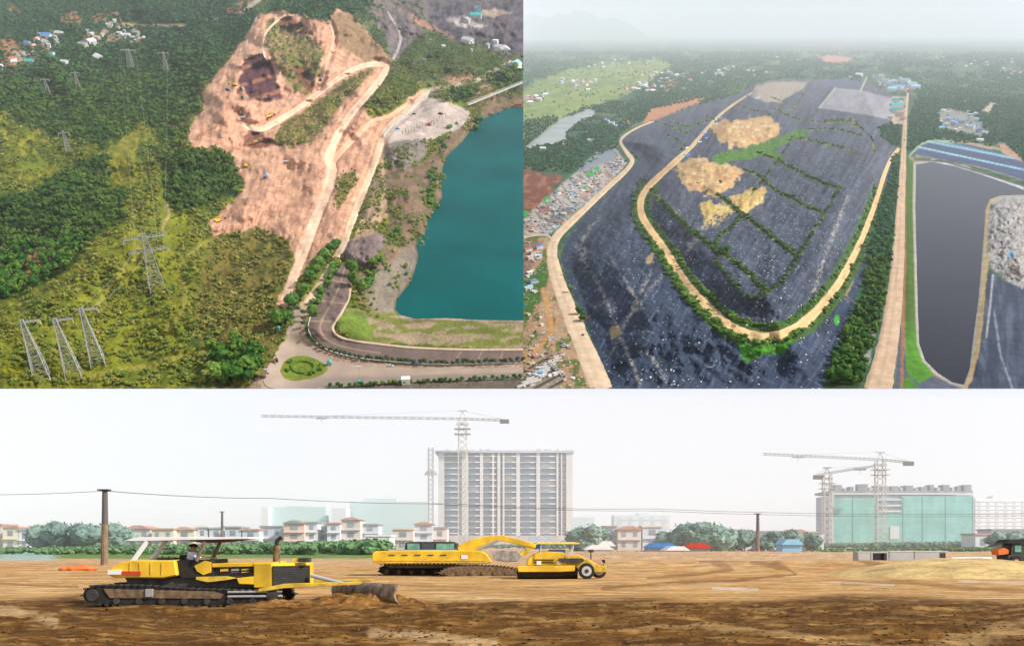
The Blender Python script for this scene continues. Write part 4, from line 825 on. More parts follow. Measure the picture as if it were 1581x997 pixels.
def col2(px,py):
    n1=fbm(px/40,py/26,4); n2=fbm(px/8+4,py/5,4); n3=fbm(px/3,py/2.2+7,3)
    # the wide country beyond: woods, fields, specks of villages
    c=S(50,96,68)[None]*np.ones(px.shape+(1,)); st=fbm(px/34+70,py/6.5,4); c=mixc(c,ss((st-0.5)*6)*0.6,S(84,118,82)); c=mixc(c,ss((fbm(px/11+20,py/3,3)-0.6)*9)*0.5,S(150,140,112))
    FIELD=[(800,150),(822,128),(880,108),(940,98),(1010,92),(1040,100),(1012,120),(990,135),(960,150),(930,160),(900,168),(872,180),(840,200),(800,222)]
    fl=mk(px,py,FIELD,4,5); fc=mixc(S(140,158,92)[None]*np.ones(px.shape+(1,)),ss((np.sin(py/1.7+px/9)-0.2)*2)*0.35,S(176,172,110)); fc=mixc(fc,ss((fbm(px/12,py/3+4,3)-0.5)*7)*0.7,S(104,134,74)); c=mixc(c,fl,fc)
    c=mixc(c,mk(px,py,[(1005,170),(1040,158),(1070,150),(1096,152),(1060,166),(1015,186),(990,192)],3,4),S(196,140,104)); c=mixc(c,mk(px,py,[(1262,88),(1300,86),(1318,92),(1300,99),(1275,98)],2,3),S(206,150,120))
    c=mixc(c,mk(px,py,[(1020,130),(1040,122),(1048,128),(1030,142)],2,3),S(196,160,126)); c=mixc(c,mk(px,py,[(1515,172),(1530,158),(1536,160),(1526,176)],2,2),S(196,180,160))
    c=mixc(c,mk(px,py,[(1112,138),(1135,126),(1155,128),(1150,140),(1122,146)],2,3),S(110,134,70)); c=mixc(c,mk(px,py,[(1448,172),(1465,168),(1500,176),(1524,205),(1515,212),(1455,200)],3,4),S(150,150,140))
    c=mixc(c,mk(px,py,[(1540,224),(1550,220),(1568,232),(1590,262),(1580,262),(1552,240)],2,3),S(198,158,136)); c=mixc(c,mk(px,py,[(1455,214),(1500,218),(1548,228),(1560,236),(1500,226)],2,3),S(184,166,134)); c=mixc(c,mk(px,py,[(1505,216),(1545,228),(1552,232),(1510,222)],1.5,2),S(98,120,62))
    c=mixc(c,mk(px,py,[(808,262),(840,268),(866,272),(850,300),(808,340)],4,5),S(132,84,66)); c=mixc(c,mk(px,py,[(808,262),(840,268),(866,272),(850,300),(808,340)],4,5)*ss((n2-0.5)*7),S(166,112,84))
    # yard on the left
    YD=[(808,338),(838,312),(870,282),(895,262),(925,232),(950,228),(968,252),(938,286),(905,314),(872,344),(848,362),(808,362)]
    yc=S(192,188,184)[None]*np.ones(px.shape+(1,)); u_=(px+py)*0.7071; v_=(px-py)*0.7071; s_=fbm(u_/3.,v_/16.,3) if False else fbm(v_/2.6,u_/14.,3)
    yc=mixc(yc,ss((s_-0.52)*8)*0.8,S(110,106,104)); yc=mixc(yc,ss((n2-0.56)*8)*0.7,S(186,140,110)); yc=mixc(yc,mk(px,py,[(835,318),(850,316),(850,326),(828,332)],2,2),S(150,104,98)); yc=mixc(yc,mk(px,py,[(850,328),(880,318),(892,318),(868,338),(840,350)],2,3),S(120,122,130))
    c=mixc(c,mk(px,py,YD,2.5,2),yc)
    for gx,gy,gr in ((844,310,6),(912,268,7),(922,260,5),(812,330,6),(903,290,4)): c=mixc(c,ss((gr-np.hypot(px-gx,(py-gy)*1.1)+2.5*(n3-.5))/1.5),S(50,176,84))
    BL=[(808,366),(850,366),(852,400),(862,440),(880,490),(900,540),(925,604),(808,604)]
    bc=S(190,152,118)[None]*np.ones(px.shape+(1,)); bc=mixc(bc,ss((n2-0.47)*7)*0.8,S(168,150,118)); bc=mixc(bc,ss((fbm(px/12+33,py/14,3)-0.5)*7)*0.9,S(92,112,50)); bc=mixc(bc,mk(px,py,[(808,440),(838,400),(850,412),(840,450),(815,500),(808,510)],3,5),S(76,116,46)); bc=mixc(bc,mk(px,py,[(808,372),(838,372),(830,400),(808,425)],3,4)*0.8,S(150,110,104))
    bc=mixc(bc,mk(px,py,[(808,575),(848,538),(872,585),(862,604),(808,604)],1.5,1),mixc(S(150,140,122)[None]*np.ones(px.shape+(1,)),ss((np.sin((px*0.55+py)/1.9)-0.1)*2),S(92,80,66)))
    bc=mixc(bc,mline(px,py,[(838,448),(848,480),(852,510),(838,530),(808,555)],4,1.5,2),S(206,156,100)); c=mixc(c,mk(px,py,BL,2.5,2),bc)
    # the membrane
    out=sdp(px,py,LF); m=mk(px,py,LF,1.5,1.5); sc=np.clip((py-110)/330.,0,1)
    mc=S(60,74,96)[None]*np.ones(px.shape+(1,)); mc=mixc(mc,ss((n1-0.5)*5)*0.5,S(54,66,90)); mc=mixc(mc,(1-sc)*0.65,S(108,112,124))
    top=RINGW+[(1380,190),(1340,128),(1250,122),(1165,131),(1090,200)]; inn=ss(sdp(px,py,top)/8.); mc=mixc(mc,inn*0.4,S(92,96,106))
    wr=fbm((px+py*0.6)/4.,(py-px*0.6)/40.,3); mc=mixc(mc,ss((wr-0.56)*8)*0.35,S(38,44,58)); mc=mixc(mc,ss((0.42-wr)*8)*0.25,S(116,126,146))  # light and dark sides of the film's wrinkles painted as streaks
    ln=np.abs(((px*0.83+py*0.56)/21.)%1-0.5)>0.478; mc=mixc(mc,ln*0.35,S(34,38,50))
    for p in ([(1005,420),(985,460),(970,490),(955,520),(945,545)],[(1022,424),(998,455),(985,475),(960,500)],[(945,400),(975,450),(990,472)],[(890,380),(925,440),(945,485),(975,560),(990,600)],[(1000,540),(1030,590)],[(925,335),(900,370),(905,420)],[(1100,330),(1075,362),(1058,392)],[(1130,310),(1090,350),(1062,385)],[(1256,450),(1280,380),(1310,300)]):
        mc=mixc(mc,mline(px,py,p,2.2,2.5,3.5,5)*ss((n3-0.35)*4)*0.75,S(176,170,160))
    for q in ([(938,508),(955,500),(960,512),(945,524)],[(1000,398),(1008,392),(1010,402),(1000,408)],[(1300,425),(1312,400),(1318,420),(1308,465)]): mc=mixc(mc,mk(px,py,q,2,5,5)*0.8,S(190,168,120))
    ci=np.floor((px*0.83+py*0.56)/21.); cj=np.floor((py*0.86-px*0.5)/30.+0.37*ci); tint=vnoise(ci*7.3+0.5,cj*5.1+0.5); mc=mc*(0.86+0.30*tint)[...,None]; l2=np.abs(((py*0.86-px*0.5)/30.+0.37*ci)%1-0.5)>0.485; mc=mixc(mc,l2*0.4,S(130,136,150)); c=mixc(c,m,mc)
    c=mixc(c,mk(px,py,PAD,1.2),S(150,148,156)); c=mixc(c,mk(px,py,PAD2,1.5),S(96,104,122)); c=mixc(c,mk(px,py,CAPT,2,3),S(176,164,148))
    c=mixc(c,mline(px,py,[(1264,167),(1290,136)],0.8,.8),S(200,190,160)); c=mixc(c,mline(px,py,[(1328,142),(1338,120)],1.2,.8),S(200,190,160)); c=mixc(c,mk(px,py,[(1376,185),(1378,150),(1398,150),(1396,192),(1380,196)],1.5,2),S(190,172,150))
    for i,q in enumerate(SAND):
        mm=mk(px,py,q,1.4,9,8); sc_=S(228,190,132) if i<2 else S(222,196,112); c=mixc(c,mm,sc_*0.9); c=mixc(c,mm*ss((n2-0.52)*7)*0.6,S(196,150,104)); c=mixc(c,mm*ss((n3-0.6)*9)*0.5,S(150,124,96)); c=mixc(c,mm*mk(px,py,q,9)*ss((fbm(px/9+5,py/6+3,4)-0.55)*9)*0.6,S(190,140,96)); c=mixc(c,mm*ss((0.40-fbm(px/7+55,py/5+3,4))*9)*0.7,S(240,216,170))
    c=mixc(c,mk(px,py,[(1085,330),(1115,312),(1132,326),(1108,346),(1090,352)],3,8,5)*ss((n3-0.42)*6),S(206,180,110))
    # green
    for p,wd in STRIPS: c=mixc(c,mline(px,py,p,wd,1.2,2.4,4)*0.9,mixc(S(72,104,44)[None]*np.ones(px.shape+(1,)),ss((n3-0.55)*8),S(150,140,80)))
    c=mixc(c,mk(px,py,GREENBIG,1.5,3,5),S(84,128,44))
    rg=dseg(px,py,RINGW); wr2=8+9*np.clip((py-230)/280,0,1); lo=(py>285)
    c=mixc(c,ss((wr2+4+3*(n3-.5)-rg)/2.)*lo*0.9,S(70,104,40)); c=mixc(c,mk(px,py,[(1138,528),(1160,532),(1200,532),(1225,522),(1210,545),(1175,548),(1152,560)],3,5),S(78,142,44))
    c=mixc(c,mk(px,py,BELT,3,4),S(52,78,40)); c=mixc(c,mk(px,py,BELT2,3,3),S(52,78,40)); c=mixc(c,ss((5-np.hypot(px-1292,(py-494)*.5))/1.5),S(70,170,60))
    c=mixc(c,mk(px,py,[(1330,510),(1352,512),(1342,560),(1330,560)],2,3),S(160,160,160))
    # right of the belt
    R_=[(1392,238),(1414,250),(1590,290),(1590,604),(1340,604),(1385,420)]
    c=mixc(c,mk(px,py,[(1398,240),(1440,248),(1500,262),(1590,290),(1590,310),(1530,300),(1520,604),(1380,604)],2),S(150,142,120))
    c=mixc(c,mk(px,py,[(1380,604),(1390,500),(1400,560),(1440,580),(1475,594),(1490,604)],1.5),S(96,102,118)); c=mixc(c,mk(px,py,[(1388,604),(1392,585),(1405,582),(1418,598),(1420,604)],1.5),S(84,134,52))
    c=mixc(c,mk(px,py,GSTRIP,1.5,2),S(80,112,46)); c=mixc(c,mk(px,py,GSTRIP,1.5,2)*ss((py-480)/60.),S(92,150,50)); c=mixc(c,mline(px,py,[(1396,240),(1397,380),(1394,520),(1392,600)],2.2,1.5,2)*0.9,S(176,120,84))
    sp_=sdp(px,py,POND); c=mixc(c,ss((5-np.abs(sp_))/2.)*0.85,S(186,178,168)); c=mixc(c,mline(px,py,[(1440,249),(1480,256),(1540,276),(1578,290)],2.6,1.2,1.5),S(226,226,226))
    c=mixc(c,mline(px,py,[(1412,246),(1460,250),(1520,268),(1590,290)],1.6,1),S(92,92,92)); c=mixc(c,mline(px,py,[(1415,240),(1470,246),(1530,262),(1590,280)],2.2,1,1),S(168,170,132))
    cv=mk(px,py,COVER,1.2); cc=S(86,98,128)[None]*np.ones(px.shape+(1,)); t_=(py-217)-(px-1436)*0.215; cc=mixc(cc,ss((1.6-np.abs(t_-2.5+0.02*(px-1436)))/1.2),S(160,210,222)); cc=mixc(cc,ss((1.8-np.abs(t_-14))/1.2),S(160,216,226)); cc=mixc(cc,ss((1.3-np.abs(t_+1.0))/1.),S(126,190,206)); cc=mixc(cc,ss((1.0-np.abs(t_-19))/1.)*0.0,S(150,200,210)); c=mixc(c,cv,cc)
    c=mixc(c,mline(px,py,[(1405,240),(1420,224),(1437,217),(1480,220)],1.5,1),S(166,190,160))
    wm=mk(px,py,WASTE,2.5,7,8); wc=S(184,180,178)[None]*np.ones(px.shape+(1,)); wc=mixc(wc,ss((n3-0.52)*8)*0.7,S(120,116,114)); wc=mixc(wc,ss((n2-0.60)*8)*0.6,S(150,130,112)); wc=mixc(wc,mk(px,py,[(1552,412),(1565,408),(1582,425),(1575,432)],3,5),S(96,82,78)); wc=mixc(wc,mk(px,py,[(1556,388),(1564,386),(1566,398),(1558,400)],2),S(126,170,206)); c=mixc(c,wm,wc)
    dm=mk(px,py,DBR,2,2); dc=S(76,86,104)[None]*np.ones(px.shape+(1,)); w1=fbm(px/8+30,py/30-px/30,4); dc=mixc(dc,ss((w1-0.52)*6)*0.45,S(46,54,74)); dc=mixc(dc,ss((0.42-w1)*6)*0.35,S(120,132,150)); c=mixc(c,dm,dc)
    c=mixc(c,mline(px,py,[(1524,400),(1519,440),(1515,490),(1508,545),(1498,585),(1488,604)],3.2,1.2,1.5),S(202,176,130)); c=mixc(c,mline(px,py,[(1533,425),(1529,470),(1523,520)],1.6,1),S(176,176,180)); c=mixc(c,mline(px,py,[(1535,480),(1545,550),(1565,604)],1.6,1,2)*0.7,S(160,166,176))
    c=mixc(c,mline(px,py,[(1540,304),(1526,316),(1522,350),(1521,400)],2.2,1,1.5),S(196,178,128)); c=mixc(c,mline(px,py,[(1545,300),(1565,299),(1590,299)],1.4,1),S(96,124,80))
    spk=np.clip(m*0.03+inn*m*0.03+mk(px,py,PAD,1)*0.2+wm*0.2+mk(px,py,YD,2)*0.15+mk(px,py,BL,2)*0.1,0,0.5)*(1-mk(px,py,BELT,2))
    spk=spk*(0.4+1.6*ss((n2-0.42)*5)); 
    far=ss((215-py)/100.)*(1-m); spk=np.maximum(spk,far*0.05*ss((n2-0.45)*6))
    return c*(0.88+0.24*n3[...,None]),spk
m_fill=land_mat('landfill_ground',0.38,0.06,1.3,0.28,speck=(0.62,0.62,0.60),spec_scale=0.42)
rows=[58.5,59.2,60,61,62.2,63.5,65,66.5,68]+list(np.arange(69.5,600,1.5))+[600]
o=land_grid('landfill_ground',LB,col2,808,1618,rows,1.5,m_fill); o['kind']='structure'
sheet('pond',LB,POND,water_mat('dark_pond_water',(0.014,0.014,0.024),0.25,0.05,0.02,0.3),0.0)
sheet('lake_water',LB,[(max(808,x),y) for x,y in LAKE2],water_mat('pale_lake_water',(0.26,0.28,0.26),0.25,0.4,0.02,0.1),0.0)
sheet('pond',LB,YPOND,water_mat('grey_pond_water',(0.13,0.16,0.19),0.3,0.4,0.02,0.2),0.0)
ribbon('ring_road',LB,RING,m_dirt,0.5,7,3,S(226,190,138)); ribbon('landfill_road',LB,CROAD,m_dirt,0.5,5,3,S(222,190,146))
ribbon('dirt_road',LB,RROAD,m_dirt,0.4,9,4,S(212,182,152)); ribbon('dirt_road',LB,LROAD,m_dirt,0.5,7,3,S(226,198,166)); ribbon('track',LB,[(max(808.5,a),b,c) for a,b,c in LTRACK],m_dirt,0.5,5,3,S(206,184,160))
# far mountains in the haze
mm=MB(); V=[];rr=40
xs=np.linspace(780,1040,90); lv=np.array([0,.5,1.0,.5,0])
for j,(dd,hf) in enumerate(((33000,0),(34000,.55),(35000,1),(36000,.6),(37000,0))):
    for x in xs:
        pk=ss((x-770)/60.)*ss((1045-x)/90.)*(0.45+0.9*float(fbm(np.array(x/38.0),np.array(3.3+j*.15),4)))
        X=(x-CX)/F*31000; Yl=(dd-LB.D0)/math.cos(LB.th); V.append((X,Yl,hf*pk*950-5))
i=np.arange(5*90).reshape(5,90); Fq=np.stack([i[:-1,:-1].ravel(),i[:-1,1:].ravel(),i[1:,1:].ravel(),i[1:,:-1].ravel()],-1)
o=mesh_np('mountains',V,Fq,mat('forested_mountain',(0.05,0.08,0.06),0.9,0,.3,.002),smooth=True,M=LB.T); o['kind']='structure'
# woods
WOUT=[(808,160),(1010,88)]
def dens2(px,py):
    far=((py<222)|((px<990)&(py<266)))*1.0; n=fbm(px/26+60,py/9,3); d=far*np.clip((n-0.32)*5,0,0.95)
    FIELD=[(800,150),(822,128),(880,108),(940,98),(1010,92),(1040,100),(1012,120),(990,135),(960,150),(930,160),(900,168),(872,180),(840,200),(800,222)]
    d=d*(1-mk(px,py,FIELD,4,4)*0.93)
    w_=np.clip(mk(px,py,[(985,150),(1012,122),(1050,118),(1090,128),(1110,150),(1060,160),(1000,180),(985,192),(965,188),(968,165)],5,6)+mk(px,py,[(808,222),(876,222),(920,200),(960,190),(975,200),(960,218),(935,230),(895,252),(870,262),(808,262)],4,4)+mk(px,py,[(808,190),(850,180),(866,184),(846,200),(808,218)],3)+mk(px,py,[(1405,140),(1430,130),(1590,150),(1590,262),(1560,235),(1530,222),(1440,214),(1410,230),(1400,236)],4,4),0,1)
    d=np.maximum(d,w_*0.95)
    for q in (LF,[(808,262),(870,270),(895,262),(960,226),(968,262),(860,370),(808,362)],[(1005,170),(1096,150),(1060,166),(1015,186),(990,192)],LAKE2,COVER,[(1448,172),(1465,168),(1500,176),(1524,205),(1515,212),(1455,200)],[(1515,172),(1530,158),(1536,160),(1526,176)],[(1262,88),(1300,86),(1318,92),(1300,99),(1275,98)],[(1328,108),(1352,108),(1412,128),(1415,150),(1400,190),(1376,196),(1376,150),(1330,140)],[(1540,222),(1550,220),(1590,262),(1580,262)]): d=d*(1-mk(px,py,q,1.5))
    d=np.maximum(d,np.clip(mk(px,py,BELT,2,2)+mk(px,py,BELT2,2,2),0,1)*0.97)
    for r_ in (RROAD,LROAD): d=d*(1-mline(px,py,[a[:2] for a in r_],6,1)*(py<300))
    d=d*(1-ss((dseg(px,py,[(1352,600),(1376,500),(1388,400),(1394,260)])*-1+np.interp(py,[230,600],[6,24]))/2.))
    return d*(1-ss((py-595)/4.))
def colt2(X,Y,rs):
    r=rs.rand(len(X)); n=fbm(X/22,Y/9,3); c=np.ones((len(X),3))*np.array([0.02,0.078,0.036]); c=mixc(c,ss((n-.5)*5)*.7,(0.032,0.095,0.04)); c=mixc(c,(r>.8)*.6,(0.05,0.115,0.042)); c=mixc(c,(Y>235)*(r>.5)*.6,(0.03,0.11,0.018)); return c*(0.95+.8*rs.rand(len(X)))[:,None]
wx,wy=scatter(LB,dens2,809,1612,82,597,6.5,0.72,31)
blt=wy>240
rx,ry=own('belt_tree',LB,wx[blt],wy[blt],TPL_N,Ms['leaf'],7.0,240,'dark green tree in the belt between the landfill slope and the dirt road','tree','trees of the belt beside the landfill',33)
merged('woodland',LB,rx,ry,TPL_F,7.0,colt2,'upper part of the tree belt beside the landfill',34)
md=(~blt)&(wy>150); merged('woodland',LB,wx[md],wy[md],TPL_F,7.5,colt2,'dark woods around the far end of the landfill',35)
md=(~blt)&(wy<=150); merged('woodland',LB,wx[md],wy[md],TPL_X,8,colt2,'hazy woods and orchards of the plain beyond the landfill',36)
# bushes in the green strips of the landfill and along the ring road
rs=np.random.RandomState(77); X_,Y_=[],[]
for p,wd in STRIPS:
    Q=spl(p,1.0)[:,:2]; n=int(len(Q)*(0.9 if wd>2 else 0.45)); k=rs.randint(0,len(Q),n); X_+=list(Q[k,0]+(rs.rand(n)-.5)*wd*1.5); Y_+=list(Q[k,1]+(rs.rand(n)-.5)*wd*1.3)
sx_,sy_=np.array(X_),np.array(Y_)
merged('strip_bushes',LB,sx_,sy_,TPL_B,3.6,lambda X,Y,rs:np.array([0.05,0.10,0.028])*(0.6+.9*rs.rand(len(X)))[:,None],'low bushes growing along the seams of the landfill cover',39,'bushes')
X_,Y_=[],[]
Q=spl(RING[2:],1.0); t_=np.gradient(Q[:,:2],axis=0); t_/=np.linalg.norm(t_,axis=1,keepdims=True); N_=np.stack([-t_[:,1],t_[:,0]],-1)
for k in range(len(Q)):
    if Q[k,1]<285: continue
    lf=Q[k,0]<1150
    for s_,wid,pr in ((1,9 if lf else 4,1.3 if lf else .35),(-1,5,.35)):
        if rs.rand()<pr*0.6: q=Q[k,2]/2+1.5+rs.rand()*wid; X_.append(Q[k,0]+N_[k,0]*s_*q); Y_.append(min(597,Q[k,1]+N_[k,1]*s_*q))
Xq,Yq=own('ring_bush',LB,np.array(X_),np.array(Y_),TPL_B,Ms['leafB'],4.6,290,'dense green bush along the edge of the yellow ring road','bush','bushes lining the ring road',41)
if len(Xq)>3: merged('roadside_bushes',LB,Xq,Yq,TPL_B,4.6,lambda X,Y,rs:np.array([0.05,0.11,0.028])*(0.6+.9*rs.rand(len(X)))[:,None],'bushes along the upper part of the ring road',42,'bushes')
for i,(x,y,h_,lab) in enumerate([(893,486,8,'upper dark tree beside the left dirt road'),(899,497,8,'dark tree just above the red tarpaulin'),(882,452,7,'small tree on the right edge of the left dirt road'),(873,425,5,'smallest tree at the bend of the left dirt road'),(1113,396,9,'largest round bush where the cover seams meet'),(1120,392,8,'round bush right of the seam crossing'),(1325,585,13,'big tree at the lower end of the belt'),(1300,592,13,'big dark tree at the lower left corner of the belt'),(1112,284,5,'lone bush beside the yellow sand heap')]):
    rtree(lab,LB,x,y,h_,300+i,1.3,Ms['leaf'],'single trees on and beside the landfill','landfill_tree')
# buildings
sp=[(1326,118,'white-roofed','white',2),(1312,121,'pale grey-roofed','white',3),(1346,119,'grey-roofed','grey',0),(1352,124,'teal-roofed','grey',2),(1360,120,'pale grey-roofed','white',2),(1366,128,'grey-roofed','white',2),(1372,122,'teal-roofed','grey',2),(1354,132,'grey-roofed','cream',2),(1362,137,'grey-roofed','grey',2),(1374,133,'light blue-roofed','white',2),(1380,129,'white-roofed','white',2),(1388,126,'pale grey-roofed','white',2),(1376,141,'light blue-roofed','white',2),(1386,139,'light blue-roofed','white',2),(1398,128,'light blue-roofed','white',2),(1402,136,'light blue-roofed','white',2),(1408,133,'pale grey-roofed','white',2),(1394,143,'pink-roofed','cream',2),(1404,143,'pink-roofed','cream',0),(1412,138,'light blue-roofed','white',2),(1393,135,'blue-roofed','white',2),(1385,160,'teal-roofed','white',2),(1383,168,'teal-roofed','white',2),(1382,176,'teal-roofed','white',2),(1390,158,'grey-roofed','grey',0),(1391,168,'pale grey-roofed','cream',0),(1390,180,'pink-roofed','cream',0),(1374,184,'pale grey-roofed','cream',3),(1394,186,'pink-roofed','cream',3),(1350,142,'grey-roofed','grey',3)]
village(LB,sp,'in the works behind the landfill','buildings of the works behind the landfill',2.1,7,'building','building')
rd=random.Random(9); sp=[]
for i in range(46):
    u=rd.random(); v=rd.random(); x=1450+u*62; y=171+v*30+u*4
    if x>1512 or y>206: continue
    sp.append((x,y,rd.choice(['blue-roofed','light blue-roofed','light blue-roofed','pale grey-roofed','white-roofed']),rd.choice(['white','grey']),rd.choice([0,3,3])))
village(LB,sp,'in the settlement above the dark pond','houses of the settlement above the pond',1.25,8)
sp=[(1512,220,'white-roofed','white',0),(1520,208,'pale grey-roofed','white',0),(870,192+33,'white-roofed','white',3),(838,233,'white-roofed','white',0),(934,187,'blue-roofed','white',0),(939,190,'white-roofed','white',0),(944,194,'light blue-roofed','white',0),(951,196,'white-roofed','white',3),(910,220,'white-roofed','cream',0),(915,218,'pale grey-roofed','cream',3),(968,191,'red-roofed','cream',0),(960,196,'blue-roofed','cream',3),(972,194,'pink-roofed','cream',3)]
village(LB,sp,'at the edge of the landfill woods','houses at the edge of the landfill woods',1.2,9)
sp=[]
for (cx0,cy0,wx_,wy_,n) in ((825,155,18,6,16),(900,128,28,8,22),(1000,135,25,9,24),(1040,118,40,9,22),(1120,112,50,8,20),(960,98,50,8,18),(1490,95,80,9,34),(1230,88,60,8,16),(1560,112,22,6,12),(1380,85,60,8,14)):
    for i in range(n): sp.append((min(1575,max(812,cx0+rd.gauss(0,wx_*.6))),cy0+rd.gauss(0,wy_*.6),rd.choice(['red-roofed','pink-roofed','white-roofed','pale grey-roofed','grey-roofed','light blue-roofed','white-roofed']),rd.choice(['white','cream','white']),rd.choice([0,0,3])))
for i,(x,y,r_,w_,kd) in enumerate(sp):
    kinds=[(8,11,5,True),(7,7,8,False),(12,18,5,True),(5,6,3.2,True)]; key=(r_,w_,'far')
    if key not in _proto:
        mb=MB(); mb.box(-4.5,4.5,-5,5,-1,4.5); mb.mi=1; mb.prism([(-5,4.5),(5,4.5),(0,7)],-5.5,5.5); o=mb.build('far_house',[HW[w_],HROOF[r_]]); _proto[key]=o
    else: o=_proto[key].copy(); COL.objects.link(o)
    o.matrix_world=stand(LB,x,y,rd.uniform(0,360),rd.uniform(1.2,2.0)); tag(o,f'tiny {r_} {w_} house on the hazy plain beyond the landfill','house',f'{r_} {w_} houses on the hazy plain')
# sheds of the yard and blue tarpaulins by the centre road
def shed(label,px,py,yaw,L_,W_,H_,rm,name='shed',cat='shed',group='sheds and blocks at the left of the landfill'):
    t=thing(name,label,cat,group,stand(LB,px,py,yaw)); MB().box(-L_/2,L_/2,-W_/2,W_/2,-1,H_).build('wall',Ms['pgrey'],t); MB().prism([(-W_/2-.3,H_),(W_/2+.3,H_),(0,H_+W_*.22)],-L_/2-.3,L_/2+.3).build('roof',rm,t).rotation_euler=(0,0,R(90)); return t
for a in [('long shed with a bright blue roof on the left side of the yard',832,384,52,13,3.6,3,Ms['blue']),('long shed with a dark red roof left of the bright blue one',824,392,52,15,4,3,Ms['tile']),('red-roofed shed at the left edge below the track',815,388,50,13,4,3,Ms['tile']),('pink-roofed shed between the red-roofed sheds',819,400,52,12,3.5,3,Ms['pink']),('white-roofed shed beside the red-roofed ones',828,398,52,7,3,3,Ms['white']),('small light blue-roofed shed beside the long red one',833,398,50,6,3,3,Ms['lblue']),('white-roofed shed at the grass edge, left',817,424,40,7,4,3,Ms['white']),('blue-roofed white shed in the grass',823,437,30,8,4,3,Ms['blue']),('light blue-roofed shed below the blue one in the grass',815,447,55,13,4,3,Ms['lblue'])]: shed(*a)
for i,(x,y,yaw,L_,W_,m_,l) in enumerate([(1061,240,20,14,5,Ms['blue'],'blue tarpaulin tent at the lower end of the centre road'),(1052,243,15,7,3,Ms['lblue'],'pale blue sheet lying left of the blue tent'),(1060,229,60,16,4,Ms['white'],'white stacked sheets beside the centre road'),(1080,220,55,20,4,Ms['lblue'],'light blue sheet strip on the left of the centre road'),(1090,214,60,22,6,Ms['blue'],'long blue tarpaulin right of the centre road'),(1088,206,60,26,5,Ms['blue'],'long blue tarpaulin strip in the middle of the centre road'),(1104,192,60,34,6,Ms['lblue'],'light blue tarpaulin strip up the centre road'),(1112,183,60,36,6,Ms['blue'],'upper blue tarpaulin strip by the centre road'),(1158,148,50,40,14,Ms['blue'],'blue tarpaulin near the far end of the centre road'),(1168,152,40,26,10,Ms['lblue'],'light blue tarpaulin near the pale cap of the landfill'),(904,491,75,7,2.6,Ms['red'],'red tarpaulin beside the left dirt road')]):
    pts=[(-L_/2,-W_/2),(L_/2,-W_/2),(L_/2,W_/2),(-L_/2,W_/2)]; t=MB().prism([(-W_/2,0),(W_/2,0),(W_/2*.7,1.4),(0,2.0),(-W_/2*.8,1.2)],-L_/2,L_/2)
    o=t.build('tarpaulin',m_,None,0.15); o.matrix_world=stand(LB,x,y,yaw-90); tag(o,l,'tarpaulin','tarpaulins on the landfill')
K2=lambda lab,x,y,yaw,sc,m: car('car',lab,stand(LB,x,y,yaw,sc),m)
K2('dark car driving on the left dirt road below the red tarpaulin',900,518,75,1.0,Ms['dark']); K2('pale car parked behind the dark car on the left dirt road',872,535,30,1.5,Ms['lgrey'])
E2=lambda lab,x,y,yaw: excavator('excavator',lab,stand(LB,x,y,yaw,1.0),group='excavators on the landfill sand')
E2('excavator beside the pale sand heap below the centre road',1078,283,40)
T2=lambda lab,x,y,yaw,c,b: truck('dump_truck',lab,stand(LB,x,y,yaw,1.0),c,b,'lorries on the landfill')
T2('dump truck on the sand below the excavator',1092,296,60,Ms['dark'],Ms['mud'])
T2('small lorry far up on the straight dirt road',1396,217,90,Ms['white'],Ms['pgrey'])
rs=np.random.RandomState(19); n=1500; ox=808+rs.rand(n)*165; oy=225+rs.rand(n)*375; YD_=[(808,338),(838,312),(870,282),(895,262),(925,232),(950,228),(968,252),(938,286),(905,314),(872,344),(848,362),(808,362)]; BL_=[(808,370),(848,370),(846,400),(850,440),(862,490),(880,540),(895,596),(812,596)]
k_=((sdp(ox,oy,YD_)>1)&(sdp(ox,oy,YPOND)<-1))|((sdp(ox,oy,BL_)>1)&(rs.rand(n)<.35)&((ox<835)|(oy>500)))
bxv=np.array([(-.5,-.5,0),(.5,-.5,0),(.5,.5,0),(-.5,.5,0),(-.5,-.5,.7),(.5,-.5,.7),(.5,.5,.7),(-.5,.5,.7)]); bxt=np.array([(4,5,6),(4,6,7),(0,1,5),(0,5,4),(1,2,6),(1,6,5),(2,3,7),(2,7,6),(3,0,4),(3,4,7)])
dbt=[(bxv*np.array([a_,1,1]),bxt,np.ones(10,int)) for a_ in (1,2.6,.6)]
PAL=np.array([(.55,.54,.52),(.62,.62,.60),(.25,.22,.20),(.42,.40,.38),(.36,.20,.14),(.12,.30,.5),(.50,.42,.30)])
merged('debris',LB,ox[k_],oy[k_],dbt,3.1,lambda X,Y,rs:PAL[rs.randint(0,len(PAL),len(X))],'heaps of blocks, sheets and scrap in the yards left of the landfill',61,'debris')
# drying racks and wall lower left; hut beside
t=thing('concrete_channel','dark open-topped concrete channel with pale rim beside the orange ground','channel',None,stand(LB,859,572,-72)); MB().box(-16,16,-1.4,-1.0,-1,1.6).box(-16,16,1.0,1.4,-1,1.6).build('side_wall',Ms['conc'],t); MB().box(-16,16,-1,1,-.5,.5).build('bed',Ms['dark'],t)
for k in range(7): MB().box(-15+k*5,-14.4+k*5,-1.4,1.4,1.3,1.7).build('crossbeam',Ms['conc'],t)
rp_=None
for k in range(9):
    o=MB().box(-.6,.6,-12,12,-.5,1.1).build('slab_row',Ms['conc']) if rp_ is None else rp_.copy()
    if rp_ is not None: COL.objects.link(o)
    else: rp_=o
    o.matrix_world=stand(LB,817+k*5.6,592-k*5.2,-48,(1,1-.05*k,1)); tag(o,'long weathered concrete row in the block yard at the lower left of the landfill','concrete row','concrete rows in the block yard')
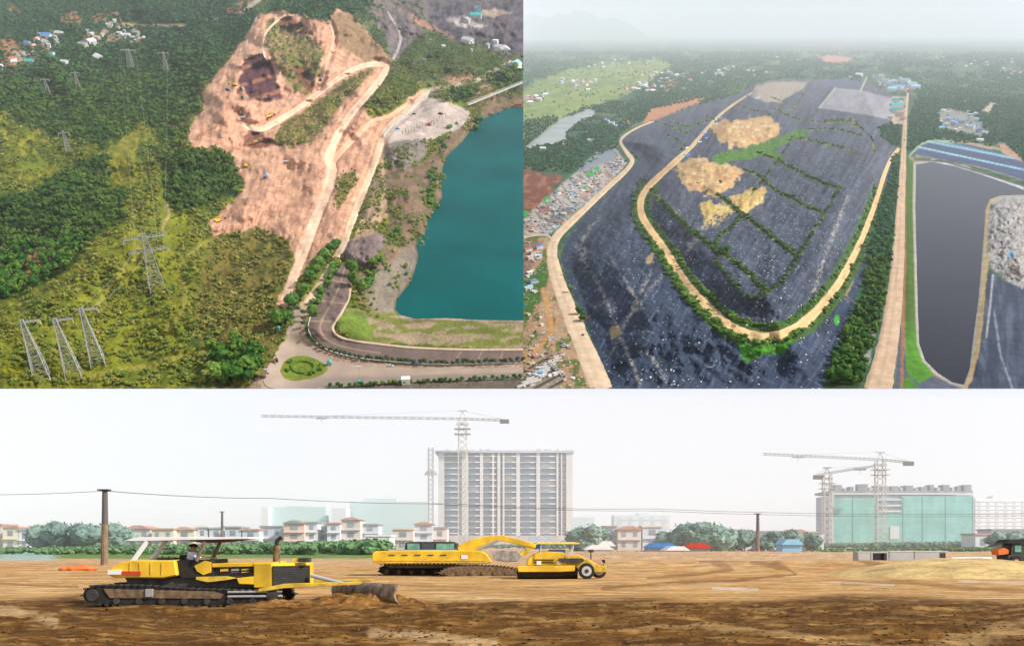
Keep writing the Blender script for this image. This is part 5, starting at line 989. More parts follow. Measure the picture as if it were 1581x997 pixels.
# gas wells / posts on the membrane: stones weighing the cover down
st=MB(); rs=np.random.RandomState(3); n=0
ox=rs.rand(1700)*520+870; oy=rs.rand(1700)*440+150; ok_=(sdp(ox,oy,LF)>6)&(dseg(ox,oy,RINGW)>18)&(sdp(ox,oy,BELT)<-4)
merged('litter',LB,ox[ok_],oy[ok_],[(np.array([(-.5,-.5,.2),(.5,-.4,.25),(.4,.5,.25),(-.4,.5,.2),(0,0,.7)]),np.array([(0,1,4),(1,2,4),(2,3,4),(3,0,4)]),np.array([1,1,1,1]))],0.7,lambda X,Y,rs:np.ones((len(X),3))*(0.25+0.45*rs.rand(len(X)))[:,None],'pale stones and scraps scattered over the black landfill cover',5,'litter')
# ================================================================= PLACE 3: THE BUILDING SITE AT GROUND LEVEL
def gh(x,y):
    x=np.asarray(x,float); y=np.asarray(y,float)
    near=ss((44-y)/8.); h=near*(0.42*(fbm(x/2.6+3,y/0.9,4)-0.5)+0.10*(fbm(x/1.5+20+0.25*y,y/0.17,2)-.5)+0.16*(fbm(x/0.7,y/0.3+8,3)-0.5))
    h=h+0.10*(fbm(x/6,y/2.5,3)-0.5)*ss((y-30)/20.)+0.25*(fbm(x/14+5,y/9,3)-0.5)*ss((y-70)/60.)
    berm=np.exp(-((y-100-6*fbm(x/20,y*0,2))/7.)**2)*ss((x-6)/8.)*0.55+np.exp(-((y-150-0.1*x)/14.)**2)*ss((x+5)/20.)*1.0; h=h+berm
    trk=np.abs(y-(29.5+0.06*x+1.2*np.sin(x/5.))); h=h-0.10*np.exp(-(trk/0.35)**2)
    return h
class Flat:
    R=Matrix.Identity(4); T=Matrix.Identity(4); Ti=T; n=np.array([0,0,1.])
    def d0(s,py,h=0): return CZ*F/(np.maximum(np.asarray(py,float),836.8)-HY)
    def P(s,px,py,extra=0,flat=None):
        d=s.d0(py); x=(np.asarray(px,float)-CX)/F*d; return np.stack([x,d+0*x,gh(x,d)+extra],-1)
    def loc(s,W): return W
    def at(s,px,py,extra=0): return Vector([float(a) for a in s.P(np.array([px]),np.array([py]),extra)[0]])
    def pxm(s,py): return F/float(s.d0(py))
LC=Flat()
def col3(px,py):
    d=LC.d0(py); x=(px-CX)/F*d
    n1=fbm(x/7,d/2.2,4); n2=fbm(x/1.6+9,d/0.45,4); n3=fbm(x/0.5,d/0.16,3)
    c=S(204,158,98)[None]*np.ones(px.shape+(1,)); c=mixc(c,ss((n1-0.5)*5)*0.7,S(186,140,86)); c=mixc(c,ss((n2-0.56)*7)*0.45,S(228,196,150))
    fg=ss((py-(918+10*(fbm(px/160,py/60,2)-.5)*2-6*np.exp(-((px-300)/260.)**2)))/12.); fc=S(116,78,28)[None]*np.ones(px.shape+(1,)); fc=mixc(fc,ss((n2-0.48)*7)*0.75,S(88,58,24)); fc=mixc(fc,ss((n3-0.55)*8)*0.6,S(158,118,64)); fc=mixc(fc,ss((n3-0.60)*9)*0.5*ss((n1-.4)*5),S(66,42,22))
    st=fbm(x/0.9+20+0.35*d,d/0.13,3); fc=mixc(fc,ss((st-0.53)*9)*0.75,S(88,56,22)); fc=mixc(fc,ss((0.40-st)*9)*0.5,S(186,146,88)); c=mixc(c,fg,fc); m_=(1-fg)*ss((py-868)/10.); st2=fbm(x/4+0.1*d,d/0.5,3); c=mixc(c,ss((st2-0.55)*9)*0.5*m_,S(158,112,62)); c=mixc(c,ss((0.42-st2)*9)*0.45*m_,S(228,196,146))
    for o_ in (0,1.9):
        tr_=np.minimum(np.abs(d-(40.5+o_+.10*x+1.5*np.sin(x/7.+1))),np.abs(d-(52+o_-.16*x+2.*np.sin(x/9.)))); c=mixc(c,ss((0.34-tr_)/.2)*(0.55+0.45*np.sin(x*9))*0.55,S(120,82,40))
    for p,wd,cc,a in (([(575,978),(640,982),(700,990),(780,999)],6,S(206,170,122),.8),([(0,942),(50,950),(85,962)],7,S(200,166,118),.7),([(940,975),(1100,970),(1250,985),(1400,1000)],4,S(190,152,100),.6),([(1581,965),(1500,985),(1440,1000)],9,S(180,146,96),.6),
        ([(930,908),(1040,898),(1130,896),(1230,886),(1215,877),(1160,872)],2.2,S(140,98,56),.8),([(1000,892),(1080,886),(1130,878),(1100,872)],2.0,S(146,104,62),.7),([(1581,890),(1450,884),(1300,870),(1080,872)],1.2,S(120,84,50),.7),([(1300,900),(1400,898),(1500,908),(1581,912)],3,S(150,108,62),.7),
        ([(1100,908),(1170,909)],1.6,S(216,206,196),.8),([(1270,898),(1330,900),(1380,903)],1.4,S(216,200,180),.6),([(1480,897),(1581,899)],1.6,S(222,200,176),.6),([(0,900),(60,903),(120,905)],1.5,S(150,110,60),.7),([(600,900),(760,910),(900,915)],2,S(150,110,66),.5)):
        c=mixc(c,mline(px,py,p,wd,wd*.6,wd*.8,20)*a,cc)
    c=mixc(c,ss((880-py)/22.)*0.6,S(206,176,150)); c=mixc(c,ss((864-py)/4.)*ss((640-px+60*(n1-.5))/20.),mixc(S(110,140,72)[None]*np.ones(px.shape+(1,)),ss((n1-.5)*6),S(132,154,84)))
    c=mixc(c,ss((866-py)/3.)*ss((60-np.abs(px-40))/30.)*0.8,S(170,196,190)); c=mixc(c,mline(px,py,[(1260,853),(1400,848),(1540,852)],2.5,1.5,2),S(110,140,78))
    return c*(0.85+0.3*n3[...,None])
m_soil=land_mat('churned_soil',7.0,1.1,0.07,0.5,stretch=(0.35,1,1))
ys=np.r_[[837.2,837.8,838.5],np.arange(839.3,1012,0.8)]
xs=np.arange(-90,1672,2.0); PX,PY=np.meshgrid(xs,ys); W=LC.P(PX,PY); W[0]=W[1]; W[0,:,1]=9000; W[0,:,0]=(xs-CX)/F*9000*1.2; W[0,:,2]=0
i=np.arange(PX.size).reshape(PX.shape); Fq=np.stack([i[1:,:-1].ravel(),i[1:,1:].ravel(),i[:-1,1:].ravel(),i[:-1,:-1].ravel()],-1)
o=mesh_np('ground',W.reshape(-1,3),Fq,m_soil,col=col3(PX,PY).reshape(-1,3),smooth=True); o['kind']='structure'
# sand mound at the right
U=np.linspace(0,1,16); A_=np.linspace(0,2*math.pi,73)[:-1]; V=[];c_=[]
for u in U:
    for a in A_:
        r_=u; x=math.cos(a)*r_*12; y=math.sin(a)*r_*5.5; z=1.5*(1-r_**2)**1.0*(0.85+0.35*float(fbm(np.array(x/2.5+40),np.array(y/2.),3))); V.append((x,y,z-0.15))
i=np.arange(16*72).reshape(16,72); Fq=np.stack([i[:-1].ravel(),i[1:].ravel(),np.roll(i,-1,1)[1:].ravel(),np.roll(i,-1,1)[:-1].ravel()],-1)
V=np.array(V); o=mesh_np('sand_mound',V,Fq,m_soil,col=S(214,184,126)[None]*(0.9+0.2*fbm(V[:,0],V[:,1]*3,3))[:,None],smooth=True,M=upright((1500-CX)/F*70,70,0)); tag(o,'broad pale sand mound at the right in front of the concrete culverts','sand mound')
def ax(px,D): return (px-CX)/F*D
def az(py,D): return CZ+(HY-py)/F*D
# bulldozer -------------------------------------------------------------
D=37.3; k=D/F
def bp(pts,b=935.0,x0=300.0,kk=None): kk=kk or k; return [((x-x0)*kk,(b-y)*kk) for x,y in pts]
t=thing('bulldozer','yellow bulldozer with a white canopy pushing soil in the foreground','bulldozer',None,upright(ax(300,D),D,0.02))
X0=lambda p:(p-300)*k
TR=[(x*.96+9,y*.86+130.5) for x,y in [(123,917),(127,906),(140,900),(215,899),(300,905),(400,908),(432,911),(441,921),(434,932),(405,936),(200,936),(142,932),(127,926)]]
for y0 in (0.0,2.35):
    tr=MB().prism(bp(TR),y0+.02,y0+.5).build('track',Ms['black'],t)
    Q=spl(TR+[TR[0]],1.0)[:,:2]; cl=MB(); L_=np.r_[0,np.cumsum(np.hypot(*np.diff(Q,axis=0).T))]; n=58
    for q in range(n):
        s_=L_[-1]*q/n; x=np.interp(s_,L_,Q[:,0]); y=np.interp(s_,L_,Q[:,1]); X,Z=bp([(x,y)])[0]; cl.box(X-.06,X+.06,y0-.05,y0+.6,Z-.03,Z+.035)
    cl.build('track_shoes',Ms['dark'],tr)
    fr=MB().prism(bp([(160,909),(330,913),(345,918),(340,924),(170,923)]),y0-.03,y0+.1).build('track_frame',Ms['mud'],tr)
    for x in (180,215,250,285,320,355,390): MB().wheel((x-300)*k,y0-.06,y0+.3,(935-928)*k,.13,12).build('roller',Ms['dark'],tr)
    for x in (143,421): MB().wheel((x-300)*k,y0-.07,y0+.4,(935-919)*k,.25,14).build('sprocket',Ms['dark'],tr)
    MB().box((226-300)*k,(237-300)*k,y0-.1,y0,(935-921)*k,(935-909)*k).build('bracket',Ms['steel'],tr)
for z in (914,921): MB().bar((X0(352),-.02,(935-z)*k),(X0(436),-.02,(935-z+1)*k),.05,6).build('side_rail',Ms['steel'],t)
MB().prism(bp([(185,893),(395,891),(420,900),(440,908),(300,908),(190,902)]),.5,2.3).build('chassis',Ms['dark'],t)
b=MB().prism(bp([(164,886),(170,876),(186,868),(205,865),(268,865),(272,889),(250,893),(172,892)]),.1,2.75).build('rear_tank',Ms['yellow'],t,.05)
MB().box(*[(x-300)*k for x in (166,186)],.02,.1,*[(935-y)*k for y in (887,880)]).build('tail_light',Ms['white'],b)
MB().box(*[(x-300)*k for x in (187,216)],.04,.1,*[(935-y)*k for y in (888,882)]).build('reflector',Ms['red'],b)
for x in (199,214,231,248): MB().box((x-300)*k,(x+.8-300)*k,.07,.1,(935-887)*k,(935-869)*k).build('seam',Ms['yellow_dirty'],b)
MB().prism(bp([(262,866),(322,864),(326,891),(276,893),(262,880)]),.35,2.5).build('operator_platform',Ms['black'],t)
MB().prism(bp([(296,874),(312,866),(322,868),(322,884),(310,888),(300,882)]),.3,.36).build('side_panel',Ms['yellow'],t)
MB().prism(bp([(262,862),(264,857),(268,857),(270,864),(300,866),(300,869),(268,869)]),1.0,1.9).build('seat',Ms['black'],t,.02)
for x,z in ((240,861),(250,862),(318,860)): MB().bar(*[( (q-300)*k,.5,(935-r_)*k) for q,r_ in ((x,868),(x+4,z-3))],.03,6).build('lever',Ms['dark'],t)
MB().prism(bp([(236,861),(258,861),(262,864),(238,865)]),.3,1.2).build('control_box',Ms['black'],t,.02)
MB().prism(bp([(320,877),(392,876),(392,893),(324,893)]),.5,2.3).build('engine',Ms['dark'],t)
h=MB().prism(bp([(302,871),(390,869),(420,868),(420,873),(390,875),(302,877)]),.35,2.4).build('hood',Ms['yellow'],t,.02)
for a in (335,352,368): MB().prism(bp([(a,879),(a+12,878),(a+12,884),(a,885)]),.42,.5).build('engine_part',Ms['yellow_dirty' if a!=352 else 'steel'],t)
MB().bar(*[((q-300)*k,.45,(935-r_)*k) for q,r_ in ((316,889),(390,893))],.045,8).bar(*[((q-300)*k,.42,(935-r_)*k) for q,r_ in ((330,884),(388,881))],.03,8).build('hose',Ms['black'],t)
MB().prism(bp([(300,891),(345,890),(362,893),(345,896),(318,899),(300,895)]),.2,.5).build('step_frame',Ms['yellow_dirty'],t); MB().prism(bp([(362,893),(390,890),(392,903),(366,902)]),.25,.6).build('bracket',Ms['yellow'],t,.02)
X=lambda p:(p-300)*k
MB().plan([(X(389),.25),(X(418),.1),(X(467),1.6),(X(467),2.1),(X(389),2.4)],(935-908)*k,(935-870)*k).build('radiator_housing',Ms['yellow'],t,.03)
gr=MB(); a=Vector((X(419.5),.11,0)); b_=Vector((X(465),1.5,0)); dn=Vector((b_.y-a.y,-(b_.x-a.x),0)).normalized()*.05
V=[a+dn,b_+dn]; z0,z1=(935-906)*k,(935-874)*k; gr.add([(V[0].x,V[0].y,z0),(V[1].x,V[1].y,z0),(V[1].x,V[1].y,z1),(V[0].x,V[0].y,z1),(a.x,a.y,z0),(b_.x,b_.y,z0),(b_.x,b_.y,z1),(a.x,a.y,z1)],[(0,1,2,3),(3,2,6,7),(0,4,5,1),(1,5,6,2),(0,3,7,4)])
g_=gr.build('radiator_grille',Ms['black'],t); gl=MB()
for q in range(9): z=z0+(z1-z0)*(q+.5)/9; gl.bar(V[0]+dn*.4+Vector((0,0,z)),V[1]+dn*.4+Vector((0,0,z)),.012,4)
gl.build('grille_slats',Ms['dark'],g_)
MB().box(X(452),X(470),.9,1.3,(935-869)*k,(935-862)*k).build('headlight',Ms['dark'],t,.01); MB().box(X(443),X(453),.95,1.2,(935-868)*k,(935-863)*k).build('lamp_bracket',Ms['yellow'],t)
e=MB().bar((X(415.5),1.2,(935-870)*k),(X(415.5),1.2,(935-842)*k),.16,12).build('exhaust_pipe',Ms['mud'],t); MB().bar((X(415.5),1.2,(935-843)*k),(X(416),1.2,(935-834)*k),.09,10).bar((X(416),1.2,(935-834.5)*k),(X(423),1.2,(935-829)*k),.08,10).build('rain_cap',Ms['black'],e)
cn=MB().prism(bp([(190,834.5),(206,830),(230,829),(382,829.5),(383,832),(200,835.5)]),.15,2.4).build('canopy',Ms['white'],t,.01)
MB().prism(bp([(236,834.6),(262,832.4),(372,832.2),(330,837),(312,838),(286,835),(250,834.6)]),.25,2.3).build('canopy_lining',mat('dark_red_lining',(0.10,0.03,0.02),.8),cn)
for y0 in (0.25,2.25):
    MB().bar((X(224),y0,(935-835)*k),(X(200),y0,(935-868)*k),.11,6).build('post',Ms['white'],t); MB().bar((X(313),y0,(935-836)*k),(X(300),y0,(935-866)*k),.08,6).build('post',Ms['wood'],t)
for y0 in (-.15,2.75): MB().prism(bp([(440,901),(470,900),(556,898),(560,900),(556,902.5),(440,908),(400,914),(400,909)]),y0,y0+.18).build('push_arm',Ms['yellow_dirty'],t,.02)
bl=MB(); n=9; pr=[(0.38,0.05),(0.12,.12),(-.03,.3),(-.08,.5),(-.02,.75),(.16,.95)]; P0=Vector((X(482),3.0,0)); P1=Vector((X(606),-1.1,0)); fw=Vector((.98,.2,0))
V=[];Fs=[]
for j,(o1,z) in enumerate(pr):
    for q in range(n):
        f=q/(n-1); p=P0.lerp(P1,f)+fw*(o1+.35*(2*f-1)**2); V.append((p.x,p.y,z))
V+=[(v[0]-.09,v[1]-.03,v[2]+.0) for v in V]; N_=len(pr)*n
for j in range(len(pr)-1):
    for q in range(n-1): a=j*n+q; Fs+=[(a,a+1,a+n+1,a+n),(N_+a,N_+a+n,N_+a+n+1,N_+a+1)]
for q in range(n-1): Fs+=[(q,N_+q,N_+q+1,q+1),((len(pr)-1)*n+q,(len(pr)-1)*n+q+1,N_+(len(pr)-1)*n+q+1,N_+(len(pr)-1)*n+q)]
for j in range(len(pr)-1):
    for q in (0,n-1): a=j*n+q; Fs.append((a,a+n,N_+a+n,N_+a))
bd=MB().add(V,Fs).build('blade',mat('worn_blade_steel',(0.21,0.15,0.10),.6,.1,.7,3.0),t,0,True); ce=MB()
for q in range(n-1):
    f=q/(n-1); g_2=(q+1)/(n-1); a=P0.lerp(P1,f)+fw*(.42+.35*(2*f-1)**2); c2=P0.lerp(P1,g_2)+fw*(.42+.35*(2*g_2-1)**2); ce.bar((a.x,a.y,.05),(c2.x,c2.y,.05),.06,4)
ce.build('cutting_edge',Ms['steel'],bd); MB().bar((X(470),1.2,(935-890)*k),(X(530),1.2,(935-905)*k),.09,8).build('lift_cylinder',Ms['steel'],t)
# soil pushed by the blade
U=np.linspace(-5.2,3.6,110); Vv=np.linspace(-2.6,3.2,60); UX,VY=np.meshgrid(U,Vv)
hh=np.zeros(UX.shape)
for cx_,cy_,rx_,ry_,a_ in ((0,-.3,2.0,1.0,.62),(-2.6,-.6,1.8,.8,.40),(1.9,-.2,1.2,.9,.50),(-4.2,-.2,1.1,.6,.22),(.8,1.0,1.5,1.2,.55)):
    hh=np.maximum(hh,a_*np.exp(-(((UX-cx_)/rx_)**2+((VY-cy_)/ry_)**2)))
hh=hh*(0.55+0.9*fbm(UX*1.6+9,VY*2.2,4))+0.10*(fbm(UX*5,VY*6,3)-.5)*(hh>.06)-.06
i_=np.arange(UX.size).reshape(UX.shape); Fq=np.stack([i_[:-1,:-1].ravel(),i_[:-1,1:].ravel(),i_[1:,1:].ravel(),i_[1:,:-1].ravel()],-1)
nn=fbm(UX*2,VY*4+3,4); hc=mixc(S(140,98,48)[None]*np.ones(UX.shape+(1,)),ss((nn-.5)*6),S(92,60,28)); hc=mixc(hc,ss((fbm(UX*5+8,VY*7,3)-.58)*8)*.6,S(176,136,84))
o=mesh_np('soil_heap',np.stack([UX+X(545),VY,hh],-1).reshape(-1,3),Fq,m_soil,col=hc.reshape(-1,3),smooth=True,M=upright(ax(300,D),D,0)); tag(o,'fresh brown soil heaped up in front of the bulldozer blade','soil heap')
# operator
def skin(name,m,verts,edges,rad,parent=None,lvl=2):
    me=bpy.data.meshes.new(name); me.from_pydata(verts,edges,[]); o=bpy.data.objects.new(name,me); COL.objects.link(o); me.materials.append(m)
    md=o.modifiers.new('Skin','SKIN'); sv=me.skin_vertices[0].data
    for v,r_ in zip(sv,rad): v.radius=(r_,r_) if isinstance(r_,float) else r_
    sv[0].use_root=True; sb=o.modifiers.new('sub','SUBSURF'); sb.levels=lvl; sb.render_levels=lvl
    if parent: o.parent=parent
    return o
# seated: metres; x forward (right), y towards far side, z up; pelvis at origin
skinm=mat('skin',(0.33,0.17,0.10),.6,0,.05); shirt=mat('lavender_grey_shirt',(0.66,0.68,0.80),.85,0,.1,6); trou=mat('dark_trousers',(0.05,0.05,0.07),.9); hair=mat('dark_hair',(0.02,0.012,0.01),.8)
V=[(0,0,0),(.02,0,.2),(.03,0,.42),(.04,0,.56),(.06,0,.66),(.08,0,.78),(.0,-.2,.46),(.16,-.27,.24),(.38,-.22,.20),(.47,-.2,.2),(.0,.2,.46),(.16,.27,.24),(.38,.22,.20),(.47,.2,.2),
   (.0,-.11,0),(.42,-.14,.05),(.46,-.14,-.38),(.60,-.14,-.42),(.0,.11,0),(.42,.14,.05),(.46,.14,-.38),(.60,.14,-.42)]
Ed=[(0,1),(1,2),(2,3),(3,4),(4,5),(2,6),(6,7),(7,8),(8,9),(2,10),(10,11),(11,12),(12,13),(0,14),(14,15),(15,16),(16,17),(0,18),(18,19),(19,20),(20,21)]
Rr=[(.16,.12),(.15,.11),(.18,.12),.065,.085,.10,.06,.048,.038,.04,.06,.048,.038,.04,.09,.07,.05,.045,.09,.07,.05,.045]
pz=Matrix.Translation((ax(284,D),D+.85,0.02+(935-868)*k))@Matrix.Diagonal((1.75,1.1,.84,1))
pr=skin('person',skinm,V,Ed,[(r_ if isinstance(r_,tuple) else float(r_)) for r_ in Rr]); pr.matrix_world=pz; tag(pr,'person in a lavender-grey shirt seated under the bulldozer canopy, facing the blade','person')
sh=skin('shirt',shirt,[V[0],V[1],V[2],(.035,0,.5),V[6],V[7],(.32,-.235,.21),V[10],V[11],(.32,.235,.21)],[(0,1),(1,2),(2,3),(2,4),(4,5),(5,6),(2,7),(7,8),(8,9)],[(.175,.14),(.17,.13),(.2,.14),.08,.08,.062,.052,.08,.062,.052],pr)
tq=skin('trousers',trou,[V[0],V[14],V[15],V[16],V[18],V[19],V[20]],[(0,1),(1,2),(2,3),(0,4),(4,5),(5,6)],[.15,.105,.083,.06,.105,.083,.06],pr)
hr=MB().blob((.05,0,.83),(.115,.10,.10),2,.03,2).build('hair',hair,pr,0,True); MB().blob((.155,-.035,.775),(.012,.018,.012),1,0,1).blob((.155,.035,.775),(.012,.018,.012),1,0,1).build('eyes',Ms['black'],pr)
MB().blob((.185,0,.745),(.03,.018,.028),1,0,1).blob((.165,0,.70),(.015,.035,.01),1,0,1).blob((.07,-.105,.76),(.025,.012,.035),1,0,1).blob((.07,.105,.76),(.025,.012,.035),1,0,1).build('face_features',skinm,pr,0,True)
for s_ in (-1,1):
    hd=MB().blob((.50,s_*.2,.2),(.05,.04,.02),1,.02,1)
    for q in range(4): hd.bar((.53,s_*.2-.03+q*.02,.205),(.58,s_*.2-.03+q*.02,.185),.011,5).bar((.58,s_*.2-.03+q*.02,.185),(.575,s_*.2-.03+q*.02,.155),.01,5)
    hd.bar((.50,s_*.16,.2),(.55,s_*.14,.18),.012,5).build('hand',skinm,pr,0,True)
# excavator ------------------------------------------------------------
D=69.7; k=D/F; bq=lambda pts:bp(pts,889.0,690.0,k); X=lambda p:(p-690)*k; Z=lambda p:(889-p)*k
t=thing('excavator','long yellow crawler excavator standing behind the bulldozer blade','excavator',None,upright(ax(690,D),D,.02))
for y0,TR,mt in ((2.2,[(577,884),(581,876),(592,872),(700,872),(712,878),(712,886),(700,890),(590,890)],Ms['black']),(0,[(676,884),(690,876),(720,872),(765,873),(795,877),(800,883),(796,889),(690,890)],Ms['mud'])):
    tr=MB().prism(bq(TR),y0,y0+.7).build('track',Ms['black'] if y0 else Ms['mud'],t); cl=MB(); Q=spl(TR+[TR[0]],1.0)[:,:2]; L_=np.r_[0,np.cumsum(np.hypot(*np.diff(Q,axis=0).T))]
    for q in range(46):
        s_=L_[-1]*q/46; x=np.interp(s_,L_,Q[:,0]); y=np.interp(s_,L_,Q[:,1]); cl.box(X(x)-.07,X(x)+.07,y0-.05,y0+.75,Z(y)-.03,Z(y)+.04)
    cl.build('track_shoes',Ms['dark'],tr)
    for x in np.linspace(TR[0][0]+14,TR[-2][0]-12 if TR[-2][0]>TR[0][0]+60 else 700,6): MB().wheel(X(x),y0-.06,y0+.1,Z(884),.19,12).build('roller',Ms['mud'],tr)
for x0 in (): pass
MB().prism(bq([(590,872),(740,872),(730,877),(600,877)]),.6,2.4).build('undercarriage',Ms['dark'],t)
b=MB().prism(bq([(574,868),(574,854),(578,851),(640,850),(742,850),(752,856),(760,868),(750,870),(578,870)]),.2,3.0).build('body',Ms['yellow'],t,.06)
v=MB()
for x in (600,620,640,660,680): v.box(X(x),X(x+9),.16,.2,Z(857.5),Z(856))
v.build('vents',Ms['dark'],b); MB().box(X(712),X(722),.15,.2,Z(863),Z(857)).build('plate',Ms['white'],b); MB().box(X(575),X(750),.16,.2,Z(866),Z(865)).build('trim_strip',Ms['yellow_dirty'],b)
c=MB().prism(bq([(622,850),(624,838),(630,836),(698,836),(705,839),(706,850)]),.9,2.6).build('cab',Ms['dark'],t,.05)
for a in ((627,646),(672,700)): MB().box(X(a[0]),X(a[1]),.86,.9,Z(848),Z(839)).build('window',Ms['greenglass'],c)
MB().box(X(650),X(668),.87,.9,Z(848),Z(839)).build('window',Ms['glass'],c)
MB().box(X(598),X(704),.6,2.8,Z(850.5),Z(848.5)).build('deck_rail',Ms['pgrey'],t)
MB().prism(bq([(696,851),(712,839),(732,831),(756,826.5),(776,826),(800,832),(827,839.5),(827,846),(800,841),(774,835),(762,836),(746,845),(735,851)]),1.2,1.8).build('boom',Ms['yellow'],t,.04)
MB().bar((X(735),1.0,Z(850)),(X(768),1.0,Z(834)),.12,8).bar((X(735),2.0,Z(850)),(X(768),2.0,Z(834)),.12,8).build('hydraulic_cylinder',Ms['steel'],t)
MB().prism(bq([(822,838),(832,841),(808,860),(796,862),(800,856)]),1.25,1.75).build('arm',Ms['yellow_dirty'],t,.03)
MB().prism(bq([(758,852),(775,849),(800,851),(806,858),(800,867),(780,868),(762,864)]),.9,2.1).build('bucket',mat('grey_bucket_steel',(0.30,0.27,0.24),.7,0,.4,3),t,.05)
# road roller / grader -----------------------------------------------------
D=63.7; k=D/F; bq=lambda pts:bp(pts,894.0,870.0,k); X=lambda p:(p-870)*k; Z=lambda p:(894-p)*k
t=thing('road_roller','small yellow road roller with a thin flat sunroof right of the excavator','road roller',None,upright(ax(870,D),D,.02))
MB().wheel(0,-.2,.2,0,.01,4)
dr=MB().bar((X(799),1.0,Z(884.5)),(X(893),1.0,Z(884.5)),.46,18).build('drum',Ms['black'],t); MB().bar((X(799)-.05,1,Z(884.5)),(X(803),1,Z(884.5)),.3,12).build('hub',Ms['dark'],dr)
MB().prism(bq([(799,874),(888,873),(888,882),(860,883),(800,883)]),.3,.6).build('drum_frame',Ms['yellow'],t,.03)
hd=MB().prism(bq([(813,874),(815,864),(822,857),(836,851),(870,852),(876,862),(876,874)]),.7,2.4).build('hood',Ms['yellow'],t,.05)
for z in (864.5,868.5): MB().box(X(824),X(856),.64,.7,Z(z+1),Z(z-1)).build('vent',Ms['dark'],hd)
MB().box(X(829),X(836),.62,.7,Z(872),Z(866)).build('headlight',Ms['white'],hd); MB().box(X(860),X(867),.62,.7,Z(872),Z(866)).build('headlight',Ms['white'],hd)
MB().prism(bq([(876,860),(892,856),(902,860),(925,872),(938,874),(938,884),(900,884),(876,878)]),.8,2.2).build('rear_body',Ms['yellow_dirty'],t,.04)
MB().prism(bq([(864,862),(900,862),(904,866),(888,870),(864,868)]),.5,1.0).build('operator_deck',Ms['dark'],t)
MB().box(X(848),X(874),.9,1.7,Z(853.5),Z(848.5)).build('seat',Ms['blue'],t,.03); MB().prism(bq([(826,848),(829,841),(837,839),(838,847)]),.8,1.4).build('bonnet_cover',Ms['blue'],t,.02)
rf=MB().prism(bq([(828,839),(831,837),(884,836.5),(896,838),(895,840),(830,840)]),.4,2.4).build('sunroof',mat('faded_yellow_roof',(.75,.62,.15),.5),t,.01)
for x in (836,886):
    for y0 in (.5,2.2): MB().bar((X(x),y0,Z(839)),(X(x-2),y0,Z(856)),.045,6).build('post',Ms['lgrey'],t)
for x,y0 in ((906,.1),(928,1.6)):
    w_=MB().wheel(X(x),y0,y0+.45,Z(881.5),.58,20).build('wheel',Ms['black'],t,.04); MB().wheel(X(x),y0-.03,y0+.05,Z(881.5),.36,16).build('rim',Ms['lgrey'],w_); MB().wheel(X(x),y0-.06,y0,Z(881.5),.15,10).build('hub',Ms['dark'],w_)
MB().box(X(911),X(919),1.2,1.6,Z(853),Z(848.5)).bar((X(915),1.4,Z(864)),(X(915),1.4,Z(852)),.05,6).build('lamp',Ms['dark'],t); MB().box(X(929),X(937),1.2,1.6,Z(870),Z(864.5)).build('lamp',Ms['black'],t); MB().prism(bq([(906,866),(930,864),(934,872),(912,872)]),1,1.8).build('fuel_tank',Ms['pink'],t,.03)
# vehicle at the right edge
D=98.; k=D/F; bq=lambda pts:bp(pts,873.0,1565.0,k); X=lambda p:(p-1565)*k; Z=lambda p:(873-p)*k
t=thing('loader','dark wheel loader behind the sand mound, cut by the right edge','wheel loader',None,upright(ax(1565,D),D,0))
MB().prism(bq([(1552,838),(1560,832),(1610,830),(1612,836),(1570,838)]),0,2.4).build('roof',Ms['black'],t,.03); c=MB().prism(bq([(1562,856),(1565,838),(1590,838),(1592,858)]),.2,2.2).build('cab',Ms['dark'],t); MB().box(X(1568),X(1578),.14,.2,Z(851),Z(841)).build('window',Ms['greenglass'],c)
MB().prism(bq([(1556,856),(1610,856),(1612,866),(1558,868)]),.1,2.4).build('body',Ms['dark'],t,.05); MB().prism(bq([(1543,848),(1552,844),(1560,848),(1560,854),(1545,856)]),.3,1.8).build('front_panel',Ms['orange'],t,.03)
MB().bar((X(1532),.8,Z(842)),(X(1560),.8,Z(836)),.09,6).build('lift_arm',Ms['dark'],t)
for x in (1568,1602): w_=MB().wheel(X(x),-.15,.4,Z(866),.62,18).build('wheel',Ms['black'],t); MB().wheel(X(x),-.2,-.1,Z(866),.3,12).build('rim',Ms['pink'],w_)
# culvert blocks ---------------------------------------------------------
D=112.; k=D/F; b0=869.0
for x0,x1,y0,y1,lab,typ in ((1325,1344,852,868,'leftmost pale concrete culvert block, narrow and upright','e'),(1345,1372,851,868,'open concrete box culvert with a dark square mouth','o'),(1373,1411,851,868,'wide pale concrete culvert block right of the open mouth','s'),(1412,1461,851,869,'longest concrete culvert block with a dark open end','r')):
    w_=(x1-x0)*k; h_=(b0-y0)*k; t=thing('culvert','grey','culvert','concrete culverts behind the sand mound',upright(ax((x0+x1)/2,D),D,0)); t['label']=lab
    if typ=='o':
        MB().box(-w_/2,w_/2,0,1.8,h_-.18,h_).box(-w_/2,w_/2,0,1.8,0,.15).box(-w_/2,-w_/2+.2,.003,1.8,.15,h_-.18).box(w_/2-.2,w_/2,.003,1.8,.15,h_-.18).build('shell',Ms['conc'],t); MB().box(-w_/2+.2,w_/2-.2,1.0,1.1,.15,h_-.18).build('opening_panel',Ms['glass'],t); MB().box(-w_/2+.25,w_/2-.25,.2,.9,.15,.4).build('red_board',Ms['red'],t)  # dark back plate stands in for the shaded bore
    else:
        MB().box(-w_/2,w_/2,0,1.8,0,h_).build('shell',Ms['conc'],t,.03); MB().box(-w_/2-.03,w_/2+.03,-.05,1.85,h_,h_+.08).build('rim',Ms['wplaster'],t)
        if typ=='r': MB().box(w_/2-.8,w_/2-.1,-.04,0,.15,h_-.15).build('opening_panel',Ms['dark'],t)  # open end is a dark plate painted for the shade inside
